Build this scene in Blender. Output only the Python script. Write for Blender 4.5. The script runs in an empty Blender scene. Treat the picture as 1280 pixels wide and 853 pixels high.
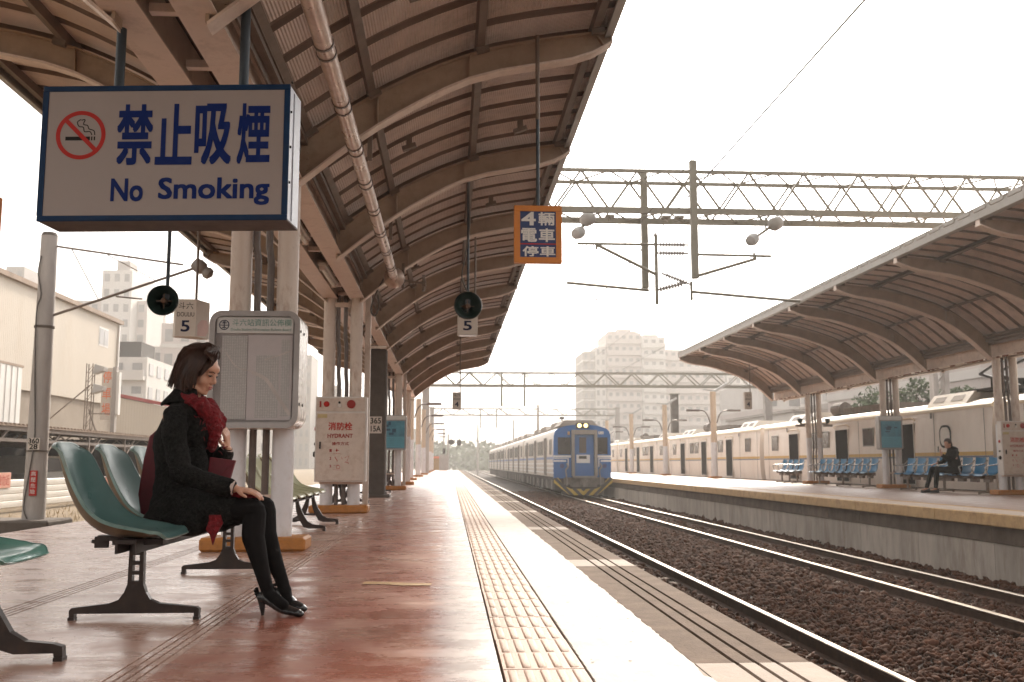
import bpy, bmesh, math, random
import numpy as np
from mathutils import Vector, Matrix
random.seed(7)
RNG = np.random.default_rng(7)
S = bpy.context.scene
COL = S.collection
R = math.radians

# ------------------------------------------------------------------ camera
cam_d = bpy.data.cameras.new('camera'); cam = bpy.data.objects.new('camera', cam_d); COL.objects.link(cam)
cam_d.lens = 35.0; cam_d.sensor_width = 36.0; cam_d.clip_start = 0.05; cam_d.clip_end = 6000
cam.location = (0, 0, 0.72)
cam.rotation_euler = (R(90 + 7.01), 0, R(-3.56))
cam_d.dof.use_dof = True; cam_d.dof.focus_distance = 5.2; cam_d.dof.aperture_fstop = 6.3
S.camera = cam
# ------------------------------------------------------------------ world, sun, exposure
SUN_EL, SUN_AZ = 33.0, 14.0        # azimuth measured from +Y (along the track) towards +X
w = bpy.data.worlds.new('World'); S.world = w; w.use_nodes = True
nt = w.node_tree; nt.nodes.clear()
out = nt.nodes.new('ShaderNodeOutputWorld'); bg = nt.nodes.new('ShaderNodeBackground')
sky = nt.nodes.new('ShaderNodeTexSky'); sky.sky_type = 'NISHITA'; sky.sun_disc = False
sky.sun_elevation = R(SUN_EL); sky.sun_rotation = R(SUN_AZ)
sky.air_density = 1.0; sky.dust_density = 6.0; sky.ozone_density = 1.0; sky.altitude = 0
hs = nt.nodes.new('ShaderNodeHueSaturation'); hs.inputs['Saturation'].default_value = 0.15
mixw = nt.nodes.new('ShaderNodeMix'); mixw.data_type = 'RGBA'; mixw.inputs['Factor'].default_value = 0.2
mixw.inputs['B'].default_value = (13.5, 11.9, 10.4, 1)      # even white overcast veil, warm
nt.links.new(sky.outputs[0], hs.inputs['Color']); nt.links.new(hs.outputs[0], mixw.inputs['A'])
nt.links.new(mixw.outputs['Result'], bg.inputs['Color']); bg.inputs['Strength'].default_value = 0.145
nt.links.new(bg.outputs[0], out.inputs['Surface'])
sd = bpy.data.lights.new('sun', 'SUN'); sd.energy = 3.1; sd.angle = R(7); sd.color = (1.0, 0.86, 0.70)
sun = bpy.data.objects.new('sun', sd); COL.objects.link(sun)
_d = Vector((math.sin(R(SUN_AZ)) * math.cos(R(SUN_EL)), math.cos(R(SUN_AZ)) * math.cos(R(SUN_EL)), math.sin(R(SUN_EL))))
sun.rotation_euler = _d.to_track_quat('Z', 'Y').to_euler()
S.view_settings.view_transform = 'Standard'; S.view_settings.look = 'None'
S.view_settings.exposure = 0.82; S.view_settings.gamma = 1.0
S.render.engine = 'CYCLES'
S.cycles.max_bounces = 7; S.cycles.diffuse_bounces = 3; S.cycles.glossy_bounces = 3
S.cycles.transmission_bounces = 4; S.cycles.volume_bounces = 0; S.cycles.transparent_max_bounces = 6
S.cycles.use_denoising = True; S.cycles.caustics_reflective = False; S.cycles.caustics_refractive = False
S.cycles.use_adaptive_sampling = True; S.cycles.adaptive_threshold = 0.02

# ------------------------------------------------------------------ materials
MATS = {}
def mat(name, c, rough=0.6, metal=0.0, var=0.12, scale=6.0, bump=0.0, bscale=None, dirt=None, dirt_amt=0.5,
        dscale=2.5, stretch=(1, 1, 1), spec=0.5, rvar=0.0, wave=None, coat=0.0, trans=0.0, coords='Object', orand=0.0):
    """procedural material: base colour with noise variation, soft dirt patches, bump"""
    if name in MATS: return MATS[name]
    m = bpy.data.materials.new(name); m.use_nodes = True; n = m.node_tree; N = n.nodes; L = n.links
    b = N['Principled BSDF']
    b.inputs['Roughness'].default_value = rough; b.inputs['Metallic'].default_value = metal
    b.inputs['Specular IOR Level'].default_value = spec
    b.inputs['Coat Weight'].default_value = coat
    if coords == 'World':
        g = N.new('ShaderNodeNewGeometry'); src = g.outputs['Position']
    else:
        tc = N.new('ShaderNodeTexCoord'); src = tc.outputs['Object']
    mp = N.new('ShaderNodeMapping'); mp.inputs['Scale'].default_value = stretch; L.new(src, mp.inputs['Vector'])
    nz = N.new('ShaderNodeTexNoise'); nz.inputs['Scale'].default_value = scale; nz.inputs['Detail'].default_value = 6
    nz.inputs['Roughness'].default_value = 0.65
    L.new(mp.outputs[0], nz.inputs['Vector'])
    cr = N.new('ShaderNodeMapRange'); cr.inputs['From Min'].default_value = 0.3; cr.inputs['From Max'].default_value = 0.7
    cr.inputs['To Min'].default_value = 1 - var; cr.inputs['To Max'].default_value = 1 + var
    L.new(nz.outputs['Fac'], cr.inputs['Value'])
    mul = N.new('ShaderNodeVectorMath'); mul.operation = 'SCALE'; mul.inputs[0].default_value = c[:3]
    if orand:      # each piece its own slight tone
        oi = N.new('ShaderNodeObjectInfo'); ra = N.new('ShaderNodeMapRange'); ra.inputs['To Min'].default_value = 1 - orand; ra.inputs['To Max'].default_value = 1 + orand
        L.new(oi.outputs['Random'], ra.inputs['Value']); mm = N.new('ShaderNodeMath'); mm.operation = 'MULTIPLY'
        L.new(cr.outputs[0], mm.inputs[0]); L.new(ra.outputs[0], mm.inputs[1]); L.new(mm.outputs[0], mul.inputs['Scale'])
    else: L.new(cr.outputs[0], mul.inputs['Scale'])
    colour = mul.outputs[0]
    if dirt is not None:
        nd = N.new('ShaderNodeTexNoise'); nd.inputs['Scale'].default_value = dscale; nd.inputs['Detail'].default_value = 9
        nd.inputs['Roughness'].default_value = 0.75
        L.new(mp.outputs[0], nd.inputs['Vector'])
        rr = N.new('ShaderNodeMapRange'); rr.inputs['From Min'].default_value = 0.50; rr.inputs['From Max'].default_value = 0.72
        rr.inputs['To Min'].default_value = 0; rr.inputs['To Max'].default_value = dirt_amt
        L.new(nd.outputs['Fac'], rr.inputs['Value'])
        mx = N.new('ShaderNodeMix'); mx.data_type = 'RGBA'; L.new(rr.outputs[0], mx.inputs['Factor'])
        L.new(colour, mx.inputs['A']); mx.inputs['B'].default_value = (*dirt[:3], 1)
        colour = mx.outputs['Result']
    L.new(colour, b.inputs['Base Color'])
    if rvar:
        r2 = N.new('ShaderNodeMapRange'); r2.inputs['From Min'].default_value = 0.3; r2.inputs['From Max'].default_value = 0.7
        r2.inputs['To Min'].default_value = max(0.03, rough - rvar); r2.inputs['To Max'].default_value = min(1, rough + rvar)
        n3 = N.new('ShaderNodeTexNoise'); n3.inputs['Scale'].default_value = dscale * 1.7; n3.inputs['Detail'].default_value = 7
        L.new(mp.outputs[0], n3.inputs['Vector']); L.new(n3.outputs['Fac'], r2.inputs['Value'])
        L.new(r2.outputs[0], b.inputs['Roughness'])
    nrm = None
    if bump:
        bp = N.new('ShaderNodeBump'); bp.inputs['Strength'].default_value = bump; bp.inputs['Distance'].default_value = 0.02
        if bscale:
            n4 = N.new('ShaderNodeTexNoise'); n4.inputs['Scale'].default_value = bscale; n4.inputs['Detail'].default_value = 5
            L.new(mp.outputs[0], n4.inputs['Vector']); L.new(n4.outputs['Fac'], bp.inputs['Height'])
        else:
            L.new(nz.outputs['Fac'], bp.inputs['Height'])
        nrm = bp
    if wave:   # (axis, scale, strength) fine ribs
        wv = N.new('ShaderNodeTexWave'); wv.wave_type = 'BANDS'; wv.bands_direction = wave[0]; wv.inputs['Scale'].default_value = wave[1]
        L.new(src, wv.inputs['Vector'])
        bw = N.new('ShaderNodeBump'); bw.inputs['Strength'].default_value = wave[2]; bw.inputs['Distance'].default_value = 0.02
        L.new(wv.outputs['Fac'], bw.inputs['Height'])
        if nrm: L.new(nrm.outputs[0], bw.inputs['Normal'])
        nrm = bw
    if nrm: L.new(nrm.outputs[0], b.inputs['Normal'])
    if trans: b.inputs['Transmission Weight'].default_value = trans
    MATS[name] = m
    return m

M = {}
def dm(k, *a, **kw): M[k] = mat(k, *a, **kw)
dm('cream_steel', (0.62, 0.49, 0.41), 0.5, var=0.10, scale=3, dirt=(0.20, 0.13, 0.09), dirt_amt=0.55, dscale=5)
dm('rafter_paint', (0.42, 0.31, 0.225), 0.5, var=0.12, scale=4, dirt=(0.20, 0.15, 0.10), dirt_amt=0.5, dscale=3)  # web darkened to set off the floor-lit flange tone
dm('flange_lit', (0.80, 0.67, 0.58), 0.5, var=0.10, scale=4, dirt=(0.25, 0.17, 0.12), dirt_amt=0.5, dscale=4)  # same steel as the rafter, floor light put into a paler colour
dm('deck_sheet', (0.72, 0.58, 0.50), 0.42, metal=.0, var=0.12, scale=3, dirt=(0.16, 0.11, 0.08), dirt_amt=0.5, dscale=2, wave=('X', 15, 0.55), orand=.07)
dm('deck_rib_shade', (0.22, 0.155, 0.12), 0.7, var=0.1)  # roof troughs: recess shade put into a darker sheet colour
dm('purlin_dark', (0.19, 0.145, 0.115), 0.55, var=0.2)
dm('gutter_dark', (0.07, 0.05, 0.04), 0.8, var=0.3)
dm('fascia_grey', (0.42, 0.40, 0.37), 0.45, var=0.08, dirt=(0.25, 0.21, 0.18), dirt_amt=0.4)
dm('column_paint', (0.62, 0.53, 0.46), 0.42, var=0.07, scale=3, dirt=(0.30, 0.15, 0.08), dirt_amt=0.75, dscale=8, stretch=(1, 1, .4))
dm('column_white', (0.68, 0.68, 0.70), 0.38, var=0.06, scale=3, dirt=(0.42, 0.36, 0.31), dirt_amt=0.6, dscale=7, stretch=(1, 1, .5), coat=.15)
dm('plinth_orange', (0.42, 0.17, 0.035), 0.6, var=0.2, scale=14, dirt=(0.20, 0.10, 0.05), dirt_amt=0.6, dscale=9, bump=.3)
dm('conduit', (0.13, 0.10, 0.085), 0.45, var=0.25, dirt=(0.05, .035, .03))
dm('pipe_metal', (0.55, 0.42, 0.35), 0.34, metal=0.35, var=0.15, dirt=(0.25, 0.15, 0.1), dirt_amt=.6, dscale=5, rvar=.12)
dm('mast_concrete', (0.095, 0.08, 0.068), 0.85, var=0.25, scale=3, dirt=(0.05, 0.04, 0.035), dscale=2)
dm('pole_concrete', (0.40, 0.37, 0.35), 0.85, var=0.15, scale=4, dirt=(0.25, 0.22, 0.20), dscale=3, stretch=(1, 1, .3), bump=.2, bscale=60)
dm('block_concrete', (0.12, 0.10, 0.085), 0.9, var=0.3, scale=5, dirt=(0.045, 0.035, 0.03), bump=.5, bscale=25)
dm('truss_steel', (0.20, 0.185, 0.145), 0.5, var=0.15, dirt=(0.22, 0.18, 0.13))
dm('insulator', (0.28, 0.25, 0.23), 0.3, var=0.1)
dm('floodlight', (0.38, 0.375, 0.37), 0.3, var=0.08)
dm('wire', (0.10, 0.09, 0.08), 0.6, var=0.1)
dm('rail_side', (0.06, 0.03, 0.018), 0.85, spec=.15, var=0.3, scale=9, dirt=(0.05, 0.03, 0.02))
dm('rail_head', (0.50, 0.44, 0.37), 0.34, metal=1.0, var=0.05, rvar=.08)
dm('sleeper', (0.11, 0.075, 0.055), 0.9, var=0.3, scale=8, bump=.4, bscale=40)
dm('ballast_stone', (0.058, 0.0225, 0.0115), 0.85, var=0.75, scale=5.5, dirt=(0.045, 0.028, 0.022), dirt_amt=.8, dscale=9, coords='World', spec=.12)
dm('ballast_bed', (0.03, 0.018, 0.013), 0.95, var=0.5, scale=14, bump=1.0, bscale=16, coords='World')
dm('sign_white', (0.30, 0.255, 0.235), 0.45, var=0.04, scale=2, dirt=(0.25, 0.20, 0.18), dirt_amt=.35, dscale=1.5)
dm('sign_blue_frame', (0.006, 0.03, 0.085), 0.5, spec=.15, var=0.15, dirt=(0.03, 0.03, 0.04))
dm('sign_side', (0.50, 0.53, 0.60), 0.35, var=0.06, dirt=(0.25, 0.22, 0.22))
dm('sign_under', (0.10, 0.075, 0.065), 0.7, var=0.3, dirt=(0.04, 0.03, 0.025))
dm('ink_blue', (0.002, 0.016, 0.12), 0.5, var=0.05, spec=.12)
dm('ink_navy', (0.012, 0.018, 0.055), 0.5, var=0.05, spec=.12)
dm('ink_red', (0.42, 0.03, 0.025), 0.5, var=0.08, spec=.12)
dm('ink_maroon', (0.30, 0.045, 0.04), 0.5, var=0.08, spec=.12)
dm('ink_black', (0.015, 0.013, 0.012), 0.5, var=0.05, spec=.12)
dm('ink_green', (0.14, 0.30, 0.25), 0.5, var=0.08, spec=.12)
dm('ink_white', (0.70, 0.68, 0.65), 0.5, var=0.04)
dm('ink_orange', (0.75, 0.20, 0.08), 0.6, var=0.1)
dm('sign_rod', (0.03, 0.045, 0.06), 0.45, var=0.2)
dm('orange_frame', (0.60, 0.20, 0.02), 0.5, var=0.12, scale=8, dirt=(0.40, 0.16, 0.03))
dm('panel_blue', (0.01, 0.03, 0.13), 0.4, var=0.1)
dm('box_cream', (0.60, 0.54, 0.48), 0.5, var=0.05, dirt=(0.35, 0.28, 0.22), dirt_amt=.5, dscale=6)
dm('horn_green', (0.012, 0.028, 0.022), 0.35, var=0.3)
dm('horn_core', (0.12, 0.06, 0.03), 0.5, var=0.3)
dm('board_frame', (0.33, 0.31, 0.30), 0.38, metal=.4, var=0.1, dirt=(0.18, 0.15, 0.13), rvar=.1)
dm('board_side', (0.62, 0.57, 0.52), 0.3, metal=.2, var=0.1, dirt=(0.35, 0.25, 0.18), rvar=.1)
dm('board_back', (0.30, 0.27, 0.26), 0.6, var=0.15, dirt=(0.12, 0.10, 0.10))
dm('board_header', (0.62, 0.62, 0.60), 0.5, var=0.06)
dm('hydrant_paint', (0.58, 0.49, 0.42), 0.42, var=0.06, dirt=(0.33, 0.20, 0.12), dirt_amt=.6, dscale=7, coat=.1)
dm('hydrant_white', (0.66, 0.62, 0.58), 0.4, var=0.06, dirt=(0.4, 0.3, 0.25), dirt_amt=.4)  # cabinet body: sky-lit side tone put into a paler colour
dm('poster_blue', (0.08, 0.25, 0.34), 0.35, var=0.35, scale=4)
dm('poster_cyan', (0.11, 0.34, 0.44), 0.35, var=0.1)
dm('poster_dark', (0.025, 0.08, 0.14), 0.35, var=0.4, scale=7)
dm('teal_shell', (0.095, 0.185, 0.178), 0.36, var=0.16, scale=5, dirt=(0.09, 0.16, 0.15), dirt_amt=.6, dscale=4, rvar=.1, coat=.05, spec=.35, bump=.04, bscale=30, orand=.12)
dm('teal_edge', (0.16, 0.26, 0.24), 0.32, var=0.2, scale=12, dirt=(0.16, 0.11, 0.05), dirt_amt=.6, coat=.2)
dm('shell_under', (0.16, 0.125, 0.075), 0.45, var=0.3, scale=8, dirt=(0.07, 0.055, 0.04), dirt_amt=.7)
dm('green_shell', (0.09, 0.24, 0.20), 0.35, var=0.22, scale=9, dirt=(0.22, 0.34, 0.30), dirt_amt=.7, dscale=14, rvar=.1, coat=.2)
dm('lime_shell', (0.46, 0.47, 0.30), 0.35, var=0.12, scale=5, dirt=(0.45, 0.40, 0.25), coat=.2)
dm('iron_leg', (0.035, 0.024, 0.020), 0.42, metal=.3, var=0.35, scale=10, dirt=(0.10, 0.055, 0.035), dirt_amt=.5, dscale=8)
dm('iron_beam', (0.03, 0.02, 0.017), 0.6, var=0.3)
dm('tile_yellow', (0.25, 0.138, 0.086), 0.6, var=0.12, scale=9, dirt=(0.33, 0.20, 0.13), dirt_amt=.55, dscale=6, bump=.15, bscale=90, orand=.13)
dm('strip_white', (0.56, 0.53, 0.49), 0.75, var=0.07, scale=7, spec=.25, dirt=(0.38, 0.33, 0.28), dirt_amt=.5, dscale=9, stretch=(1, .5, 1), coords='World', bump=.12, bscale=40)
dm('coping', (0.155, 0.112, 0.085), 0.9, spec=.2, var=0.25, scale=7, dirt=(0.10, 0.07, 0.052), dscale=3, bump=.35, bscale=70, coords='World', orand=.12)
dm('coping_pale', (0.32, 0.26, 0.215), 0.8, var=0.12, scale=6, dirt=(0.36, 0.30, 0.25), bump=.2, bscale=60)
dm('groove_dark', (0.03, 0.02, 0.016), 0.9, var=0.3)
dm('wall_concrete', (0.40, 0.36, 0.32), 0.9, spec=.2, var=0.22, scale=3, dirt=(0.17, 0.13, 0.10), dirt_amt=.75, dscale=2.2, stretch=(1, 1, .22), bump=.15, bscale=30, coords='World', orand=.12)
dm('wall_ledge', (0.13, 0.10, 0.08), 0.9, spec=.15, orand=.2, var=0.3, scale=4, dirt=(0.05, 0.035, 0.03))  # band under the edge: overhang shade put into a dark colour
dm('edge_yellow', (0.50, 0.33, 0.16), 0.75, var=0.15, scale=6, dirt=(0.26, 0.14, 0.07), dirt_amt=.75, dscale=5, bump=.25, bscale=30, coords='World')
dm('platform_far', (0.30, 0.195, 0.15), 0.42, var=0.12, scale=3, dirt=(0.32, 0.20, 0.15), rvar=.12, coords='World')
dm('dry_grass', (0.20, 0.145, 0.085), 0.95, var=0.5, scale=9, dirt=(0.10, 0.075, 0.05), dirt_amt=.8, dscale=2, bump=.6, bscale=30, coords='World')
dm('far_ground', (0.16, 0.13, 0.10), 0.95, var=0.3, scale=.3, coords='World')
dm('asphalt', (0.06, 0.055, 0.05), 0.9, var=0.2)
# ------------------------------------------------------------------ custom materials
def floor_mat(name, base, pale, worn, pale_x=None, rough=0.30):
    m = bpy.data.materials.new(name); m.use_nodes = True; n = m.node_tree; N = n.nodes; L = n.links
    b = N['Principled BSDF']
    g = N.new('ShaderNodeNewGeometry')
    def noise(scale, stretch=(1, 1, 1), det=8, ro=.7):
        mp = N.new('ShaderNodeMapping'); mp.inputs['Scale'].default_value = stretch; L.new(g.outputs['Position'], mp.inputs['Vector'])
        z = N.new('ShaderNodeTexNoise'); z.inputs['Scale'].default_value = scale; z.inputs['Detail'].default_value = det; z.inputs['Roughness'].default_value = ro
        L.new(mp.outputs[0], z.inputs['Vector']); return z.outputs['Fac']
    def rng(v, a, b_, c, d):
        r = N.new('ShaderNodeMapRange'); r.inputs['From Min'].default_value = a; r.inputs['From Max'].default_value = b_
        r.inputs['To Min'].default_value = c; r.inputs['To Max'].default_value = d; L.new(v, r.inputs['Value']); return r.outputs[0]
    def mix(f, a, b_):
        x = N.new('ShaderNodeMix'); x.data_type = 'RGBA'
        if isinstance(f, float): x.inputs['Factor'].default_value = f
        else: L.new(f, x.inputs['Factor'])
        for s, v in (('A', a), ('B', b_)):
            if isinstance(v, tuple): x.inputs[s].default_value = (*v, 1)
            else: L.new(v, x.inputs[s])
        return x.outputs['Result']
    wear = rng(noise(1.6, (1, .55, 1)), .44, .66, 0, 1)          # worn-through paint
    fine = rng(noise(14, (.45, 1, 1)), .35, .7, 0, .55)
    c = mix(wear, base, worn); c = mix(fine, c, tuple(v * .8 for v in base))
    spots = rng(noise(42), .63, .70, 0, .6); c = mix(spots, c, pale)
    if pale_x:
        sx = N.new('ShaderNodeSeparateXYZ'); L.new(g.outputs['Position'], sx.inputs[0])
        ad = N.new('ShaderNodeMath'); ad.operation = 'MULTIPLY_ADD'; L.new(noise(3.0, (1, 1.6, 1)), ad.inputs[0]); ad.inputs[1].default_value = .22
        L.new(sx.outputs['X'], ad.inputs[2])
        c = mix(rng(ad.outputs[0], pale_x[0], pale_x[1], 0, 1), c, pale)
        c = mix(rng(ad.outputs[0], pale_x[2], pale_x[3], 0, .55), c, (.42, .40, .42))
    L.new(c, b.inputs['Base Color'])
    rf = rng(noise(3.3, (.7, 1.2, 1)), .34, .66, rough - .12, rough + .22)
    L.new(rf, b.inputs['Roughness']); b.inputs['Specular IOR Level'].default_value = .62
    bp = N.new('ShaderNodeBump'); bp.inputs['Strength'].default_value = .32; bp.inputs['Distance'].default_value = .01
    L.new(noise(9, (.5, 1.3, 1), 7, .6), bp.inputs['Height']); L.new(bp.outputs[0], b.inputs['Normal'])
    MATS[name] = m; return m
M['floor_red'] = floor_mat('floor_red', (.27, .085, .053), (.60, .51, .44), (.45, .27, .205), (.08, .17, 0, .09), .24)
M['floor_left'] = floor_mat('floor_left', (.38, .215, .160), (.60, .50, .44), (.52, .365, .30), None, .24)

def glassm(name, tint=(1, 1, 1), rough=.03, alpha=.25):
    m = bpy.data.materials.new(name); m.use_nodes = True; b = m.node_tree.nodes['Principled BSDF']
    b.inputs['Base Color'].default_value = (*tint, 1); b.inputs['Roughness'].default_value = rough
    b.inputs['Alpha'].default_value = alpha; b.inputs['Specular IOR Level'].default_value = .8
    MATS[name] = m; return m
M['cover_pane'] = glassm('cover_pane', (.3, .3, .3), .08, .05)
dm('window_dark', (0.02, 0.017, 0.015), 0.2, var=0.4, scale=2)
dm('window_brown', (0.07, 0.055, 0.045), 0.15, var=0.3, scale=2)

def emis(name, c, s):
    m = bpy.data.materials.new(name); m.use_nodes = True; b = m.node_tree.nodes['Principled BSDF']
    b.inputs['Emission Color'].default_value = (*c, 1); b.inputs['Emission Strength'].default_value = s
    b.inputs['Base Color'].default_value = (*c, 1); MATS[name] = m; return m
M['headlamp_lit'] = emis('headlamp_lit', (1, .78, .35), 1.6)
dm('lamp_tube', (.78, .74, .66), .4, var=.04)

# ------------------------------------------------------------------ mesh builder
class MB:
    def __init__(s): s.v = []; s.f = []; s.m = []; s.mi = 0
    def add(s, vs, fs):
        o = len(s.v); s.v += [tuple(p) for p in vs]; s.f += [tuple(i + o for i in f) for f in fs]; s.m += [s.mi] * len(fs); return s
    def box(s, x0, x1, y0, y1, z0, z1, bev=0):
        if bev:
            return s.bevbox(x0, x1, y0, y1, z0, z1, bev)
        vs = [(x, y, z) for x in (x0, x1) for y in (y0, y1) for z in (z0, z1)]
        return s.add(vs, [(0, 1, 3, 2), (4, 6, 7, 5), (0, 4, 5, 1), (2, 3, 7, 6), (0, 2, 6, 4), (1, 5, 7, 3)])
    def bevbox(s, x0, x1, y0, y1, z0, z1, b):
        X, Y, Z = (x0, x1), (y0, y1), (z0, z1)
        vs = []; idx = {}
        for i in (0, 1):
            for j in (0, 1):
                for k in (0, 1):
                    sx, sy, sz = (1 - 2 * i), (1 - 2 * j), (1 - 2 * k)
                    for a in range(3):
                        idx[i, j, k, a] = len(vs)
                        p = [X[i] + sx * b, Y[j] + sy * b, Z[k] + sz * b]
                        p[a] = (X[i], Y[j], Z[k])[a]; vs.append(tuple(p))
        fs = []
        for a in range(3):
            u, w_ = (a + 1) % 3, (a + 2) % 3
            for e in (0, 1):
                q = []
                for (p, r) in ((0, 0), (1, 0), (1, 1), (0, 1)):
                    c = [0, 0, 0]; c[a] = e; c[u] = p; c[w_] = r; q.append(idx[c[0], c[1], c[2], a])
                fs.append(tuple(q if e else q[::-1]))
        for a in range(3):      # edges along axis a
            u, w_ = (a + 1) % 3, (a + 2) % 3
            for p in (0, 1):
                for r in (0, 1):
                    c0 = [0, 0, 0]; c1 = [0, 0, 0]; c0[u] = c1[u] = p; c0[w_] = c1[w_] = r; c1[a] = 1
                    q = [idx[(*c0, u)], idx[(*c1, u)], idx[(*c1, w_)], idx[(*c0, w_)]]
                    if (p + r) % 2 == 0: q = q[::-1]
                    fs.append(tuple(q))
        for i in (0, 1):
            for j in (0, 1):
                for k in (0, 1):
                    t = [idx[i, j, k, 0], idx[i, j, k, 1], idx[i, j, k, 2]]
                    if (i + j + k) % 2 == 0: t = t[::-1]
                    fs.append(tuple(t))
        return s.add(vs, fs)
    def prism(s, poly, axis, a, b):
        """poly: 2-D points in the other two axes (x,z for axis y; y,z for axis x; x,y for axis z)"""
        n = len(poly)
        def P(p, t): return {0: (t, p[0], p[1]), 1: (p[0], t, p[1]), 2: (p[0], p[1], t)}[axis]
        vs = [P(p, a) for p in poly] + [P(p, b) for p in poly]
        fs = [tuple(range(n))[::-1], tuple(range(n, 2 * n))] + [(i, (i + 1) % n, n + (i + 1) % n, n + i) for i in range(n)]
        return s.add(vs, fs)
    def tube(s, p0, p1, r0, r1=None, n=10, caps=True):
        r1 = r0 if r1 is None else r1
        p0, p1 = Vector(p0), Vector(p1); d = (p1 - p0).normalized()
        u = d.orthogonal().normalized(); v = d.cross(u)
        vs = []
        for p, r in ((p0, r0), (p1, r1)):
            for i in range(n):
                a = 2 * math.pi * i / n; vs.append(p + u * r * math.cos(a) + v * r * math.sin(a))
        fs = [(i, (i + 1) % n, n + (i + 1) % n, n + i) for i in range(n)]
        if caps: fs += [tuple(range(n))[::-1], tuple(range(n, 2 * n))]
        return s.add(vs, fs)
    def path(s, pts, r, n=8, closed=False):
        """round bar along points; r number or list"""
        pts = [Vector(p) for p in pts]; k = len(pts)
        rs = r if isinstance(r, (list, tuple)) else [r] * k
        vs = []; u = None
        for i, p in enumerate(pts):
            d = (pts[min(i + 1, k - 1)] - pts[max(i - 1, 0)]).normalized()
            if u is None: u = d.orthogonal().normalized()
            u = (u - d * u.dot(d)).normalized(); w_ = d.cross(u)
            for j in range(n):
                a = 2 * math.pi * j / n; vs.append(p + u * rs[i] * math.cos(a) + w_ * rs[i] * math.sin(a))
        fs = [(i * n + j, i * n + (j + 1) % n, (i + 1) * n + (j + 1) % n, (i + 1) * n + j) for i in range(k - 1) for j in range(n)]
        fs += [tuple(range(n))[::-1], tuple(range((k - 1) * n, k * n))]
        return s.add(vs, fs)
    def bar(s, p0, p1, w_, h_, up=(0, 0, 1)):
        p0, p1 = Vector(p0), Vector(p1); d = (p1 - p0).normalized(); up = Vector(up)
        sd_ = d.cross(up)
        if sd_.length < 1e-4: sd_ = d.orthogonal()
        sd_.normalize(); u2 = sd_.cross(d)
        vs = [p + sd_ * a * w_ / 2 + u2 * b * h_ / 2 for p in (p0, p1) for (a, b) in ((-1, -1), (1, -1), (1, 1), (-1, 1))]
        return s.add(vs, [(3, 2, 1, 0), (4, 5, 6, 7), (0, 1, 5, 4), (1, 2, 6, 5), (2, 3, 7, 6), (3, 0, 4, 7)])
    def lathe(s, prof, c=(0, 0, 0), axis='z', n=16):
        """prof: list of (radius, height)"""
        c = Vector(c); vs = []
        for (r, h_) in prof:
            for i in range(n):
                a = 2 * math.pi * i / n; x, y = r * math.cos(a), r * math.sin(a)
                vs.append(c + Vector({'z': (x, y, h_), 'y': (x, h_, y), 'x': (h_, x, y)}[axis]))
        k = len(prof)
        fs = [(i * n + j, i * n + (j + 1) % n, (i + 1) * n + (j + 1) % n, (i + 1) * n + j) for i in range(k - 1) for j in range(n)]
        fs += [tuple(range(n))[::-1], tuple(range((k - 1) * n, k * n))]
        return s.add(vs, fs)
    def grid(s, fn, nu, nv, close_u=False):
        """surface from fn(i,j) -> point"""
        vs = [fn(i, j) for i in range(nu) for j in range(nv)]
        fs = [(i * nv + j, ((i + 1) % nu) * nv + j, ((i + 1) % nu) * nv + j + 1, i * nv + j + 1)
              for i in range(nu if close_u else nu - 1) for j in range(nv - 1)]
        return s.add(vs, fs)
    def ellipsoid(s, c, r, n=14, k=9, rot=None):
        c = Vector(c); vs = []; fs = []
        for i in range(k + 1):
            th = math.pi * i / k
            for j in range(n):
                ph = 2 * math.pi * j / n
                p = Vector((r[0] * math.sin(th) * math.cos(ph), r[1] * math.sin(th) * math.sin(ph), r[2] * math.cos(th)))
                if rot: p = rot @ p
                vs.append(c + p)
        fs = [(i * n + j, (i + 1) * n + j, (i + 1) * n + (j + 1) % n, i * n + (j + 1) % n) for i in range(k) for j in range(n)]
        return s.add(vs, fs)
    def caps(s, p0, p1, r0, r1, n=12):
        """tapered capsule (for remeshing)"""
        s.tube(p0, p1, r0, r1, n); s.ellipsoid(p0, (r0,) * 3, n, 6); s.ellipsoid(p1, (r1,) * 3, n, 6); return s
    def mesh(s, name, mats, off=(0, 0, 0), smooth=None):
        me = bpy.data.meshes.new(name)
        ox, oy, oz = off
        me.from_pydata([(x - ox, y - oy, z - oz) for x, y, z in s.v], [], s.f)
        if not isinstance(mats, (list, tuple)): mats = [mats]
        for m_ in mats: me.materials.append(M[m_] if isinstance(m_, str) else m_)
        if len(mats) > 1: me.polygons.foreach_set('material_index', s.m)
        me.validate(); me.update()
        if smooth is True: me.polygons.foreach_set('use_smooth', [True] * len(me.polygons))
        elif smooth: me.polygons.foreach_set('use_smooth', [True] * len(me.polygons)); me.set_sharp_from_angle(angle=R(smooth))
        return me
    def build(s, name, mats, parent=None, smooth=None, kind=None, org=None):
        off = wloc(parent) if parent is not None else (org or (0, 0, 0))
        o = bpy.data.objects.new(name, s.mesh(name, mats, off, smooth)); COL.objects.link(o)
        if parent is not None: o.parent = parent
        else: o.location = off
        if kind: o['kind'] = kind
        return o
def wloc(o):
    v = Vector((0, 0, 0))
    while o is not None: v += o.location; o = o.parent
    return tuple(v)
def thing(name, label, cat, loc=(0, 0, 0), group=None, kind=None):
    o = bpy.data.objects.new(name, None); COL.objects.link(o); o.location = loc; o.empty_display_size = .1
    if label: o['label'] = label
    if cat: o['category'] = cat
    if group: o['group'] = group
    if kind: o['kind'] = kind
    return o
def tag(o, label, cat, group=None):
    o['label'] = label; o['category'] = cat
    if group: o['group'] = group
    return o
def struct(o): o['kind'] = 'structure'; return o
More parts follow.
